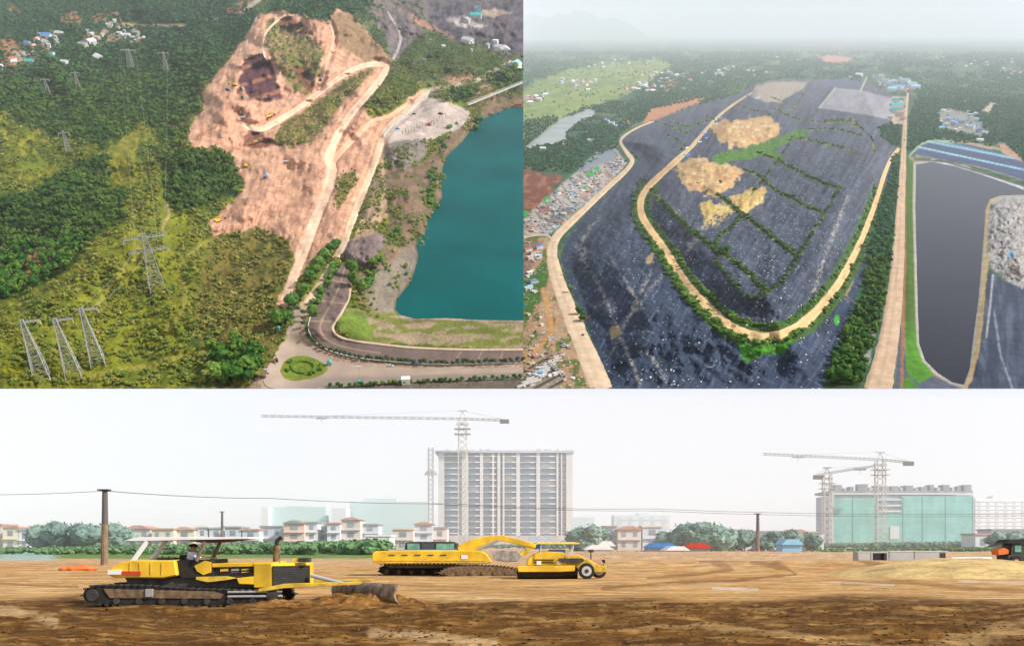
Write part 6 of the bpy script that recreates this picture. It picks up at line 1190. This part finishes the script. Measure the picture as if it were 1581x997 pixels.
for i,(x0,x1,y) in enumerate(((1462,1486,857),(1484,1530,859))):
    w_=(x1-x0)*k; o=MB().bar((-w_/2,0,.35),(w_/2,0,.35),.34,14).build('pipe',Ms['wplaster']); o.matrix_world=upright(ax((x0+x1)/2,D),D-1+i,.1); tag(o,('short' if i==0 else 'long')+' white pipe lying right of the concrete culverts','pipe','white pipes right of the culverts')
# poles and wires ---------------------------------------------------------
def pole(label,px,base,top,D,r,group='utility poles on the site'):
    t=thing('utility_pole',label,'utility pole',group,upright(ax(px,D),D,0)); H=az(top,D); MB().bar((-.15*r,0,-.3),(0,0,H*.55),r,10,r*.85).build('lower_shaft',Ms['wood'],t); MB().bar((0,0,H*.55),(0,0,H),r*.85,10,r*.7).build('upper_shaft',mat('dark_pole',(0.10,.09,.085),.8),t); MB().box(-r*1.7,r*1.3,-r,r,H,H+.15).build('cap',Ms['black'],t)
pole('tall brown and grey utility pole behind the rear of the bulldozer',162,872,757,102.,.42)
pole('faint grey utility pole standing between the tree belt and the netted building',1170,842,793,240.,.55)
pole('thin grey pole rising above the houses left of the bulldozer exhaust',343,840,790,260.,.45)
def wire3(label,pts,r):
    mb=MB(); P_=[Vector((ax(x,D),D,az(y,D))) for x,y,D in pts]
    for a,b in zip(P_[:-1],P_[1:]):
        n=6
        for i in range(n): f=i/n;g=(i+1)/n; s_=(b-a).length*.008; mb.bar(a.lerp(b,f)-Vector((0,0,4*s_*f*(1-f))),a.lerp(b,g)-Vector((0,0,4*s_*g*(1-g))),r,4)
    o=mb.build('overhead_wire',Ms['dark']); tag(o,label,'wire','overhead wires across the site')
wire3('overhead wire running left from the brown utility pole',[(-60,763,108),(162,757.5,102)],.035)
wire3('long overhead wire running right from the brown pole across the whole site',[(162,757.5,102),(420,769,128),(700,777,150),(1000,785,180),(1660,790,200)],.05)
wire3('second overhead wire below the long one in front of the netted building',[(660,777,152),(1000,788,180),(1660,794,200)],.05)
o=MB().blob((0,0,.15),(1.5,.5,.35),2,.2,4).blob((-1.5,0,.1),(.7,.4,.25),2,.2,5).build('orange_heap',Ms['orange']); o.matrix_world=upright(ax(125,84),84,0); tag(o,'small orange heap on the ground at the foot of the utility pole','heap')
# tower ------------------------------------------------------------------
D=500.; k=D/F; X=lambda p:(p-781)*k; Z=lambda p:az(p,D)
tw_c=mat('tower_concrete',(0.60,0.60,0.60),.9,0,.08,.1); tw_g=mat('tower_glazing',(0.30,0.44,0.58),.4,0,.25,.15); tw_d=mat('tower_blue_grey',(0.42,0.46,0.52),.9,0,.2,.1)  # tower colours lightened, distance haze mixed into them
t=thing('apartment_tower','unfinished grey concrete apartment tower with fifteen storeys and bluish openings','building',None,upright(ax(781,D),D,0))
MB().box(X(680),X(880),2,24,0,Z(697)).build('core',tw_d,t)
nF=15; y0=704; dy=(823-704)/13.
for f in range(14):
    yy=y0+dy*f; s_=MB()
    for a,b in ((678,713),(722,746),(744,771),(775,805),(803,833),(833,863)): s_.plan([(X(a),0.3),(X((a+b)/2),-1.2),(X(b),.3),(X(b),2.1),(X(a),2.1)],Z(yy)-.32,Z(yy)+.24)
    s_.box(X(678),X(883),.6,2.2,Z(yy)-.25,Z(yy)+.2); s_.build('floor_slab',tw_c,t)
for a,b in ((677,686),(713,723),(741,746),(760,763),(768,772.5),(776,779),(797,803),(828,834),(859,862),(866,868),(874,884)): MB().box(X(a),X(b),-.6,2.6,0,Z(699)).build('column',tw_c,t)
wn=None; rdw=random.Random(2); tw_l=mat('tower_open_bay',(0.62,0.66,0.70),.9,0,.1,.2)
for f in range(13):
    for a,b in ((687,712),(724,740),(747,759),(780,796),(804,827),(835,858)):
        if wn is None: o=wn=MB().box(-.5,.5,1.6,1.95,-.5,.5).build('window',tw_g,t)
        else: o=wn.copy(); COL.objects.link(o); o.parent=t
        if rdw.random()<.22: o.material_slots[0].link='OBJECT'; o.material_slots[0].material=tw_l
        o.location=(X((a+b)/2),0,Z(y0+dy*(f+.5))); o.scale=((b-a)*k,1,dy*k*.86)
ls=MB()
for f in range(28): ls.box(X(862),X(883),-.2,.5,Z(702+f*4.6)-.15,Z(702+f*4.6)+.15)
ls.build('louvres',tw_c,t)
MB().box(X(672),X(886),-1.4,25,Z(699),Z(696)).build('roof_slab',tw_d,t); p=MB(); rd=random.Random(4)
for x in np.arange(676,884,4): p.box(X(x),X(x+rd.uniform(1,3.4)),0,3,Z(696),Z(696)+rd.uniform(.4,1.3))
p.build('parapet',tw_d,t); MB().box(X(676),X(884),-1.5,2.4,0,Z(826)).build('podium',mat('podium_render',(0.50,0.46,0.45),.9,0,.15,.2),t)
for a,b in ((744,786),(818,832),(840,850)): MB().box(X(a),X(b),-1.56,-1.5,Z(834),Z(828)).build('window',tw_g,t)
m_cr=mat('crane_steel',(0.50,0.47,0.42),.7,0,.1,.3); m_crd=mat('crane_jib_steel',(0.33,0.33,0.33),.7,0,.1,.3)
def lat(mb,a,b,w,n,r,tri=False):
    a=Vector(a);b=Vector(b);d=(b-a).normalized(); u=Vector((0,1,0)); v=d.cross(u).normalized(); c=[(u*w*sx+v*w*sy)*.5 for sx,sy in ((-1,-1),(1,-1),(1,1),(-1,1))]
    for q in c: mb.bar(a+q,b+q,r,4)
    for i in range(n):
        f=i/n;g=(i+1)/n; p=a.lerp(b,f);q=a.lerp(b,g)
        for j in range(4): mb.bar(p+c[j],q+c[(j+1)%4],r*.7,3)
def crane(label,D,xm,base,cabm,apex,jib,cj,w=3.4,group='tower cranes on the building sites'):
    X=lambda p:(p-xm)*D/F; Z=lambda p:az(p,D); t=thing('tower_crane',label,'tower crane',group,upright(ax(xm,D),D,0))
    m=MB(); lat(m,(0,0,0),(0,0,Z(cabm)),w,int(Z(cabm)/3.4),.3); m.build('mast',m_cr,t)
    a=MB(); ap=(0,0,Z(apex)); 
    for s_ in (-1,1): a.bar((s_*w*.45,0,Z(cabm)),ap,.28,4)
    a.box(-w*.55,w*.55,-.8,.8,Z(apex)-.2,Z(apex)+.4); a.build('apex',m_cr,t)
    j=MB(); lat(j,(0,0,Z(cabm)+.6),(X(jib[0]),0,Z(jib[1])),1.0,26,.18); j.build('jib',m_crd,t)
    c=MB(); lat(c,(0,0,Z(cabm)+.6),(X(cj[0]),0,Z(cj[1])),1.0,8,.2); c.build('counter_jib',m_crd,t)
    sg=1 if cj[0]>xm else -1; MB().box(X(cj[0])-sg*5 if sg>0 else X(cj[0]),X(cj[0]) if sg>0 else X(cj[0])+5,-1,1,Z(cj[1])-1.6,Z(cj[1])+.5).build('counterweight',Ms['dark'],t)
    s_=MB(); s_.bar(ap,(X(jib[0]+(xm-jib[0])*.35),0,Z(jib[1]+(cabm-jib[1])*.35)+1),.07,3).bar(ap,(X(cj[0]),0,Z(cj[1])),.09,3).build('stay_cable',m_crd,t)
    MB().box(-w*.75,w*.75,-1.2,1.2,Z(cabm+8),Z(cabm+5)).build('cab',m_cr,t); pl=MB(); 
    for q in (14,22): pl.box(-w*1.0,w*1.0,-w*.7,w*.7,Z(cabm+q)-.15,Z(cabm+q)+.15)
    pl.build('platform',m_crd,t); MB().bar((X(jib[0]+(xm-jib[0])*.3),0,Z(jib[1]+(cabm-jib[1])*.3)),(X(jib[0]+(xm-jib[0])*.3),0,Z(jib[1]+(cabm-jib[1])*.3)-3),.15,4).box(X(jib[0]+(xm-jib[0])*.3)-3,X(jib[0]+(xm-jib[0])*.3)+3,-.5,.5,Z(jib[1]+(cabm-jib[1])*.3)-1,Z(jib[1]+(cabm-jib[1])*.3)).build('trolley',m_crd,t)
crane('tallest tower crane with a long jib standing before the grey apartment tower',488,714,836,648,634,(403,642),(786,649),4.4)
crane('tower crane with its mast in front of the green netted building',470,1359,836,711,698,(1178,700.5),(1410,714),4.2)
crane('shorter tower crane at the left corner of the green netted building',474,1277,836,732,722,(1350,719),(1256,735),3.8)
t=thing('hoist_mast','slender grey hoist mast standing free at the left of the apartment tower','hoist mast',None,upright(ax(665,492),492,0)); m=MB(); lat(m,(0,0,0),(0,0,az(691,492)),2.6,20,.26); m.build('mast',m_crd,t); MB().box(-3.4,3.4,-1.2,1.2,az(733,492),az(729,492)).box(-2.4,2.4,-1,1,az(729,492),az(726.5,492)).build('cage',m_cr,t)
# netted building
D=485.; k=D/F; X=lambda p:(p-1393)*k; Z=lambda p:az(p,D)
net=mat('green_safety_net',(0.19,0.47,0.43),.9,0,.22,.12,.6); tw_k=mat('dark_scaffold_top',(0.24,0.27,0.31),.9,0,.3,.2); t=thing('netted_building','wide building wrapped in green safety netting with a ragged concrete top','building',None,upright(ax(1393,D),D,0))
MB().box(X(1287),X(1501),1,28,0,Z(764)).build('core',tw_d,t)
nb_=MB(); nb_.box(X(1285),X(1355),0,.9,0,Z(768)).box(X(1355),X(1392),0,.9,0,Z(792)).box(X(1392),X(1503),0,.9,0,Z(765)).box(X(1497),X(1503),.9,28,0,Z(765)).build('netting',net,t)
for i,yy in enumerate((762,771,780,789)): MB().box(X(1285 if i==0 else 1356),X(1503 if i==0 else 1391),-.4,1,Z(yy)-.45,Z(yy)+.45).build('floor_slab',tw_c,t)
for i in range(4): MB().box(X(1360),X(1387),.5,.95,Z(769.5+i*7),Z(764.5+i*7)).build('opening_panel',tw_g,t) if i<3 else None
MB().box(X(1284),X(1502),-.2,27,Z(761),Z(757)).build('top_slab',tw_k,t); rd=random.Random(6)
for a,b,h_ in ((1289,1300,9),(1303,1307,4),(1312,1318,6),(1325,1340,10),(1342,1348,5),(1352,1360,8),(1362,1374,7),(1376,1388,7),(1390,1394,5),(1398,1410,8),(1414,1418,4),(1422,1432,6),(1436,1442,9),(1446,1452,5),(1456,1466,9),(1470,1474,5),(1478,1484,7),(1488,1500,9)):
    MB().box(X(a),X(b),0,3+rd.uniform(0,5),Z(757),Z(757-h_)).build('column_stub',tw_k if h_>5 else tw_d,t)
MB().box(X(1374),X(1388),-.3,0,Z(832),Z(812)).build('hoist_door',tw_c,t); MB().box(X(1283),X(1287),-.5,1,0,Z(760)).build('scaffold_edge',m_cr,t)
vl=MB()
for q in (0,5,11,18,23,29,36): x_=X(1287)+q*(X(1502)-X(1287))/36; vl.bar((x_,-.12,0),(x_,-.12,Z(766)),.13,4)
vl.build('scaffold_poles',mat('net_pole',(0.16,0.43,0.40),.9),t)
nl=MB()
for q in range(9): nl.box(X(1285),X(1503),-.06,.0,Z(836-7*(q+1))-.12,Z(836-7*(q+1))+.12)
nl.build('net_seams',mat('net_seam',(0.22,0.45,.40),.9),t)
# pale far blocks
def farblock(label,x0,x1,y0,D,m,bands=0,cols=0,step=None):
    k=D/F; xc=(x0+x1)/2; X=lambda p:(p-xc)*k; t=thing('distant_block',label,'building','pale blocks on the horizon',upright(ax(xc,D),D,0)); H=az(y0,D); w_=(x1-x0)*k/2
    MB().box(-w_,w_,0,16,0,H).build('wall',m,t)
    if step: MB().box(X(step[0]),X(step[1]),2,10,H,az(step[2],D)).build('roof_room',m,t)
    b=MB()
    for i in range(bands): z=H*(i+1)/(bands+1)+H*0.1; b.box(-w_*.97,w_*.97,-.25,0,z-.35,z+.35) if z<H-.5 else None
    if bands: b.build('floor_bands',Ms['wplaster'],t)
    for i in range(cols):
        x=-w_+2*w_*(i+.5)/cols; MB().box(x-w_/cols*.35,x+w_/cols*.35,-.15,0,4,H-1.5).build('window_strip',mat('pale_window',(0.52,.60,.68),.6) if i==0 else bpy.data.materials['pale_window'],t)
tealp=mat('hazed_teal_wall',(0.56,0.70,0.73),.9,0,.04,.05); wp=mat('pale_white_wall',(0.76,0.77,0.79),.9,0,.03,.05); bp_=mat('pale_blue_wall',(0.62,0.72,0.78),.9,0,.05,.05)  # teal, white and blue walls all paled to paint in distance haze
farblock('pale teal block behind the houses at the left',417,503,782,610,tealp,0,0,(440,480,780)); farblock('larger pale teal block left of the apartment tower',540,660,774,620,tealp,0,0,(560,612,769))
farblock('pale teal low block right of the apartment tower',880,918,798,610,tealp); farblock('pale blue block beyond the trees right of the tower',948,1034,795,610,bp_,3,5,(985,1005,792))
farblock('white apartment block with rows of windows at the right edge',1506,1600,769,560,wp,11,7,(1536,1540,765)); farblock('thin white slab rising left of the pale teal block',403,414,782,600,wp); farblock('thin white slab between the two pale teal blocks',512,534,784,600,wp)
# house row
tn_g=mat('house_glazing',(0.26,0.30,0.34),.5,0,.3,.3)
def town(label,x0,x1,ytop,D,st,wm,rm,gable=False,sign=False):
    k=D/F; xc=(x0+x1)/2; w_=(x1-x0)*k/2; H=az(ytop,D)-(w_*.22 if gable else .5); t=thing('town_house',label,'house','houses along the far edge of the site',upright(ax(xc,D),D,0))
    MB().box(-w_,w_,0,9,0,H).build('wall',wm,t)
    (MB().prism([(-w_-.5,H),(w_+.5,H),(w_*.3,H+w_*.3),(-w_*.3,H+w_*.3)],-.6,9.6) if gable else MB().box(-w_-.3,w_+.3,-.4,9.4,H,H+.5)).build('roof',rm,t)
    if sign: MB().box(-w_*.9,w_*.9,-.2,-.02,H*.2,H*.9).build('panel',Ms['white'],t); return
    nc=max(1,int(w_*2/3.4)); pb=MB(); pb.mi=0
    for f in range(st):
        z0=H*(f+.30)/st; z1=H*(f+.78)/st
        for c in range(nc): x=-w_+2*w_*(c+.5)/nc; MB().box(x-w_/nc*.34,x+w_/nc*.34,-.08,.0,z0,z1).build('window',tn_g,t)
        if f: MB().box(-w_-.1,w_+.1,-.7,.0,H*f/st-.12,H*f/st+.12).build('balcony_slab',wm,t)
Tf=mat('hazed_red_tile',(0.50,0.33,0.27),.85,0,.15,.3); Po=mat('orange_plaster',(0.66,0.50,0.42),.85,0,.1,.2); Pg=mat('blue_grey_plaster',(0.54,0.57,0.62),.85,0,.1,.2); Pt=mat('tan_plaster',(0.60,0.54,0.50),.85,0,.1,.2); Pw=mat('pale_plaster',(0.66,0.66,0.68),.85,0,.08,.2); Py=mat('yellow_plaster',(0.68,0.61,0.46),.85,0,.1,.2)  # tile and plaster paled and greyed to stand in for distance haze
for a in [('orange-yellow house at the far left behind the trees',4,28,812,280,2,Py,Ms['pink']),('white house right of the orange-yellow one at the far left',29,46,816,280,2,Pw,Ms['grey']),('low pink-roofed house at the very left edge',-30,3,808,285,2,Pt,Ms['pink']),
 ('grey-blue house just right of the utility pole',172,192,818,285,2,Pg,Ms['grey']),('pink-roofed house left of the bulldozer canopy',194,232,812,290,2,Pt,Ms['pink'],True),('long yellow house above the bulldozer canopy',234,268,815,285,2,Py,Ms['pink']),('yellow house with an orange roof over the canopy',269,300,814,288,2,Py,Tf,True),('white block above the canopy, left one',304,320,812,290,2,Pw,Ms['lgrey']),('white block above the canopy, right one',323,345,813,290,2,Pw,Ms['lgrey']),
 ('grey house with a flat roof left of the exhaust pipe',347,372,812,285,2,Pg,Ms['grey']),('grey-lilac house behind the exhaust pipe',374,400,816,285,2,Pg,Ms['pink']),('long grey house right of the exhaust pipe',402,436,811,290,2,Pg,Ms['grey']),
 ('orange three-storey house with green openings',438,470,804,282,3,Po,Ms['grey'],True),('white three-storey house beside the orange one',472,490,805,284,3,Pw,Ms['grey']),('narrow grey house between the white and the pale blue one',492,504,811,290,3,Pg,Ms['grey']),('pale blue three-storey house with two windows',505,525,806,283,3,Pw,Ms['pink']),('tan three-storey house under a red roof',527,556,799,285,3,Pt,Tf,True),('grey house right of the tan red-roofed one',558,584,808,290,3,Pg,Ms['grey']),
 ('low house with an orange roof edge left of the hoist mast',606,638,815,285,2,Pt,Po),('grey house in front of the hoist mast',640,668,806,290,3,Pg,Ms['pink'],True),('lilac house at the left foot of the tower',668,690,813,292,2,Pt,Ms['grey']),
 ('grey house between the two clumps of trees right of the tower',934,952,811,300,3,Pg,Ms['grey']),('pink-grey house right of the tower trees',954,990,813,295,2,Pt,Ms['pink'],True),('grey house with a yellow roof edge by the large trees',992,1022,811,298,2,Pg,Py),('grey roofs behind the trees near the faint pole',1124,1160,817,290,2,Pg,Ms['grey']),('dull grey house right of the faint pole',1172,1208,819,290,2,Pg,Ms['grey']),('pink-roofed house left of the netted building',1216,1248,818,292,2,Pt,Ms['pink'],True),('white-walled house at the left foot of the netted building',1249,1272,820,290,2,Pw,Ms['pink']),
 ('low pink house at the right foot of the netted building',1506,1530,823,290,1,Pw,Ms['pink']),('grey long roof at the far right below the white block',1531,1600,816,290,2,Pg,Ms['grey'])]: town(*a)
town('long white hoarding wall in front of the houses left of the tower',565,603,825,240,1,Pw,Ms['white'],False,True)
def lowshed(label,x0,x1,y0,y1,D,m,rm):
    k=D/F; w_=(x1-x0)*k/2; zb=az(y1,D); t=thing('site_shed',label,'shed','low sheds behind the site',upright(ax((x0+x1)/2,D),D,0)); h_=az(y0,D); MB().box(-w_,w_,0,5,-.2,h_*.6).build('wall',m,t); MB().prism([(-w_-.4,h_*.6),(w_+.4,h_*.6),(w_*.6,h_),(-w_*.6,h_)],-.5,5.5).build('roof',rm,t)
for a in [('bright blue shed in front of the grey trees left of the netted building',1208,1238,832,842,210,Ms['lblue'],Ms['lblue']),('low blue-roofed shed right of the tower trees',1000,1046,838,843,190,Ms['pgrey'],Ms['blue']),('low shed with a bright red roof right of the blue-roofed one',1060,1096,838,846,170,Ms['pgrey'],Ms['red']),('low white shed beside the red-roofed one',1030,1062,843,849,160,Ms['white'],Ms['white']),('low white-roofed shed right of the road roller',905,945,841,847,165,Ms['white'],Ms['white']),('white-roofed shed behind the road roller roof',925,948,835,841,200,Ms['pgrey'],Ms['white'])]: lowshed(*a)
# trees and hedges of the far edge
m_ft=leaf_mat('far_leaves',(0.13,0.21,0.18),(0.19,0.27,0.21));  # leaves lightened towards blue-green, haze put into the colour
def ftree(label,px,D,top,seed,wide,name='tree'):
    H=az(top,D); V,T_,fl=tree_tpl(seed,9,420,True,wide,2,0.06); t=thing(name,label,'tree','trees along the far edge of the site',upright(ax(px,D),D,-.28*H,seed*31,(H*1.05,H*1.05,H*1.31)))
    for kk,nm,m in ((0,'trunk',Ms['trunk']),(1,'crown',m_ft)):
        q=T_[fl==kk]; u,inv=np.unique(q,return_inverse=True); o=mesh_np(nm,V[u],inv.reshape(-1,3),m); o.parent=t
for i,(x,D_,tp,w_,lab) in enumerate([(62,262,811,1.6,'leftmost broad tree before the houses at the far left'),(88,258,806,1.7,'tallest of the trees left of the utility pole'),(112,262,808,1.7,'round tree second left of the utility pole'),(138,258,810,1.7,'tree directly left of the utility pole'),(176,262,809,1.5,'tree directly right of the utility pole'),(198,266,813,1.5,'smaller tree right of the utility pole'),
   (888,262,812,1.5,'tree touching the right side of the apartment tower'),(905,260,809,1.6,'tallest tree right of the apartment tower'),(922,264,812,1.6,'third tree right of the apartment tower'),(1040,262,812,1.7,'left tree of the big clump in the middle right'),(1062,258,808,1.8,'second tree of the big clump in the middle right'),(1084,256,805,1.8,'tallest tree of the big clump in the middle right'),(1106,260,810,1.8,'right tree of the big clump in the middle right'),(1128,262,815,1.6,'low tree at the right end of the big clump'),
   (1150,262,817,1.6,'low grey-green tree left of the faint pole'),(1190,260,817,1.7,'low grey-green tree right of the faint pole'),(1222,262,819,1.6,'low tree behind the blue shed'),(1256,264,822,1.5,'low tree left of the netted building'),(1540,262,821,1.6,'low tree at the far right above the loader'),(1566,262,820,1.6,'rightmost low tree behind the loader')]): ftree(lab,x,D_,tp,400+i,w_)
rs=np.random.RandomState(8)
def hedge(label,n,x0,x1,y0,y1,h0,c1,seed):
    rs=np.random.RandomState(seed); X_=rs.uniform(x0,x1,n); Y_=rs.uniform(y0,y1,n)
    merged('hedgerow',LC,X_,Y_,TPL_B,h0,lambda X,Y,rs:np.array(c1)*(0.7+.6*rs.rand(len(X)))[:,None],label,seed,'hedge')
hedge('green hedges and scrub behind the bulldozer on the left side of the site',900,-40,600,845.5,856,3.0,(0.085,0.16,0.065),50)
hedge('darker hedges below the houses on the left',500,-40,690,843.5,846.5,3.8,(0.075,0.14,0.085),51)
hedge('grey-green scrub below the trees and houses on the right',700,870,1640,843.5,847,3.2,(0.10,0.15,0.09),52)
hedge('thin green scrub behind the culverts and the loader',260,1250,1640,848,852,1.6,(0.09,0.16,0.06),53)
hedge('low scrub at the foot of the apartment tower',160,690,880,844,847,2.6,(0.09,0.15,0.08),54)
hedge('low weeds on the earth bank right of the road roller',90,930,1250,850,853,.7,(0.16,0.15,0.07),55)
# clods of earth in the foreground
rs=np.random.RandomState(12); n=5200; X_=rs.uniform(-40,1620,n); Y_=932+rs.rand(n)**1.0*68; k_=(fbm(X_/70,Y_/12,3)>0.45)|(rs.rand(n)<.25)
tp=[]
for q in range(3):
    mb=MB(); mb.mi=1; mb.blob((0,0,.3),(.9,.6,.35),1,.3,q); T_=np.array(mb.f); tp.append((np.array(mb.v),T_,np.ones(len(T_),int)))
o=merged('clods',LC,X_[k_],Y_[k_],tp,.06,lambda X,Y,rs:S(128,90,44)[None]*(0.55+.7*rs.rand(len(X)))[:,None],'small clods of earth scattered over the dark foreground soil',13,'clods')
# ---------------------------------------------------------------- the air above the two hillsides
hz=MB(); bm_=bpy.data.materials.new('haze_air'); bm_.use_nodes=True; n_=bm_.node_tree; n_.nodes.remove(n_.nodes['Principled BSDF'])
pv=n_.nodes.new('ShaderNodeVolumePrincipled'); pv.inputs['Color'].default_value=(0.90,0.95,1.0,1); pv.inputs['Density'].default_value=0.000072; pv.inputs['Anisotropy'].default_value=0.0
n_.links.new(pv.outputs[0],n_.nodes['Material Output'].inputs['Volume'])
hz.box(-26000,26000,-120,60000,-14,1350); o=hz.build('haze',bm_); o.matrix_world=LB.T; o['kind']='stuff'; o['label']='thin bluish haze over the hills and the landfill plain'

bm2=bpy.data.materials.new('site_air'); bm2.use_nodes=True; n_=bm2.node_tree; n_.nodes.remove(n_.nodes['Principled BSDF'])
pv=n_.nodes.new('ShaderNodeVolumePrincipled'); pv.inputs['Color'].default_value=(0.97,0.98,1.0,1); pv.inputs['Density'].default_value=0.00085
n_.links.new(pv.outputs[0],n_.nodes['Material Output'].inputs['Volume'])
hz=MB().add([(-700,150,-1.5),(700,150,-1.5),(700,640,-1.5),(-700,640,-1.5),(-700,150,29),(700,150,29),(700,640,107),(-700,640,107)],[(0,3,2,1),(4,5,6,7),(0,1,5,4),(1,2,6,5),(2,3,7,6),(3,0,4,7)]); o=hz.build('haze',bm2); o['kind']='stuff'; o['label']='pale morning haze over the building site'
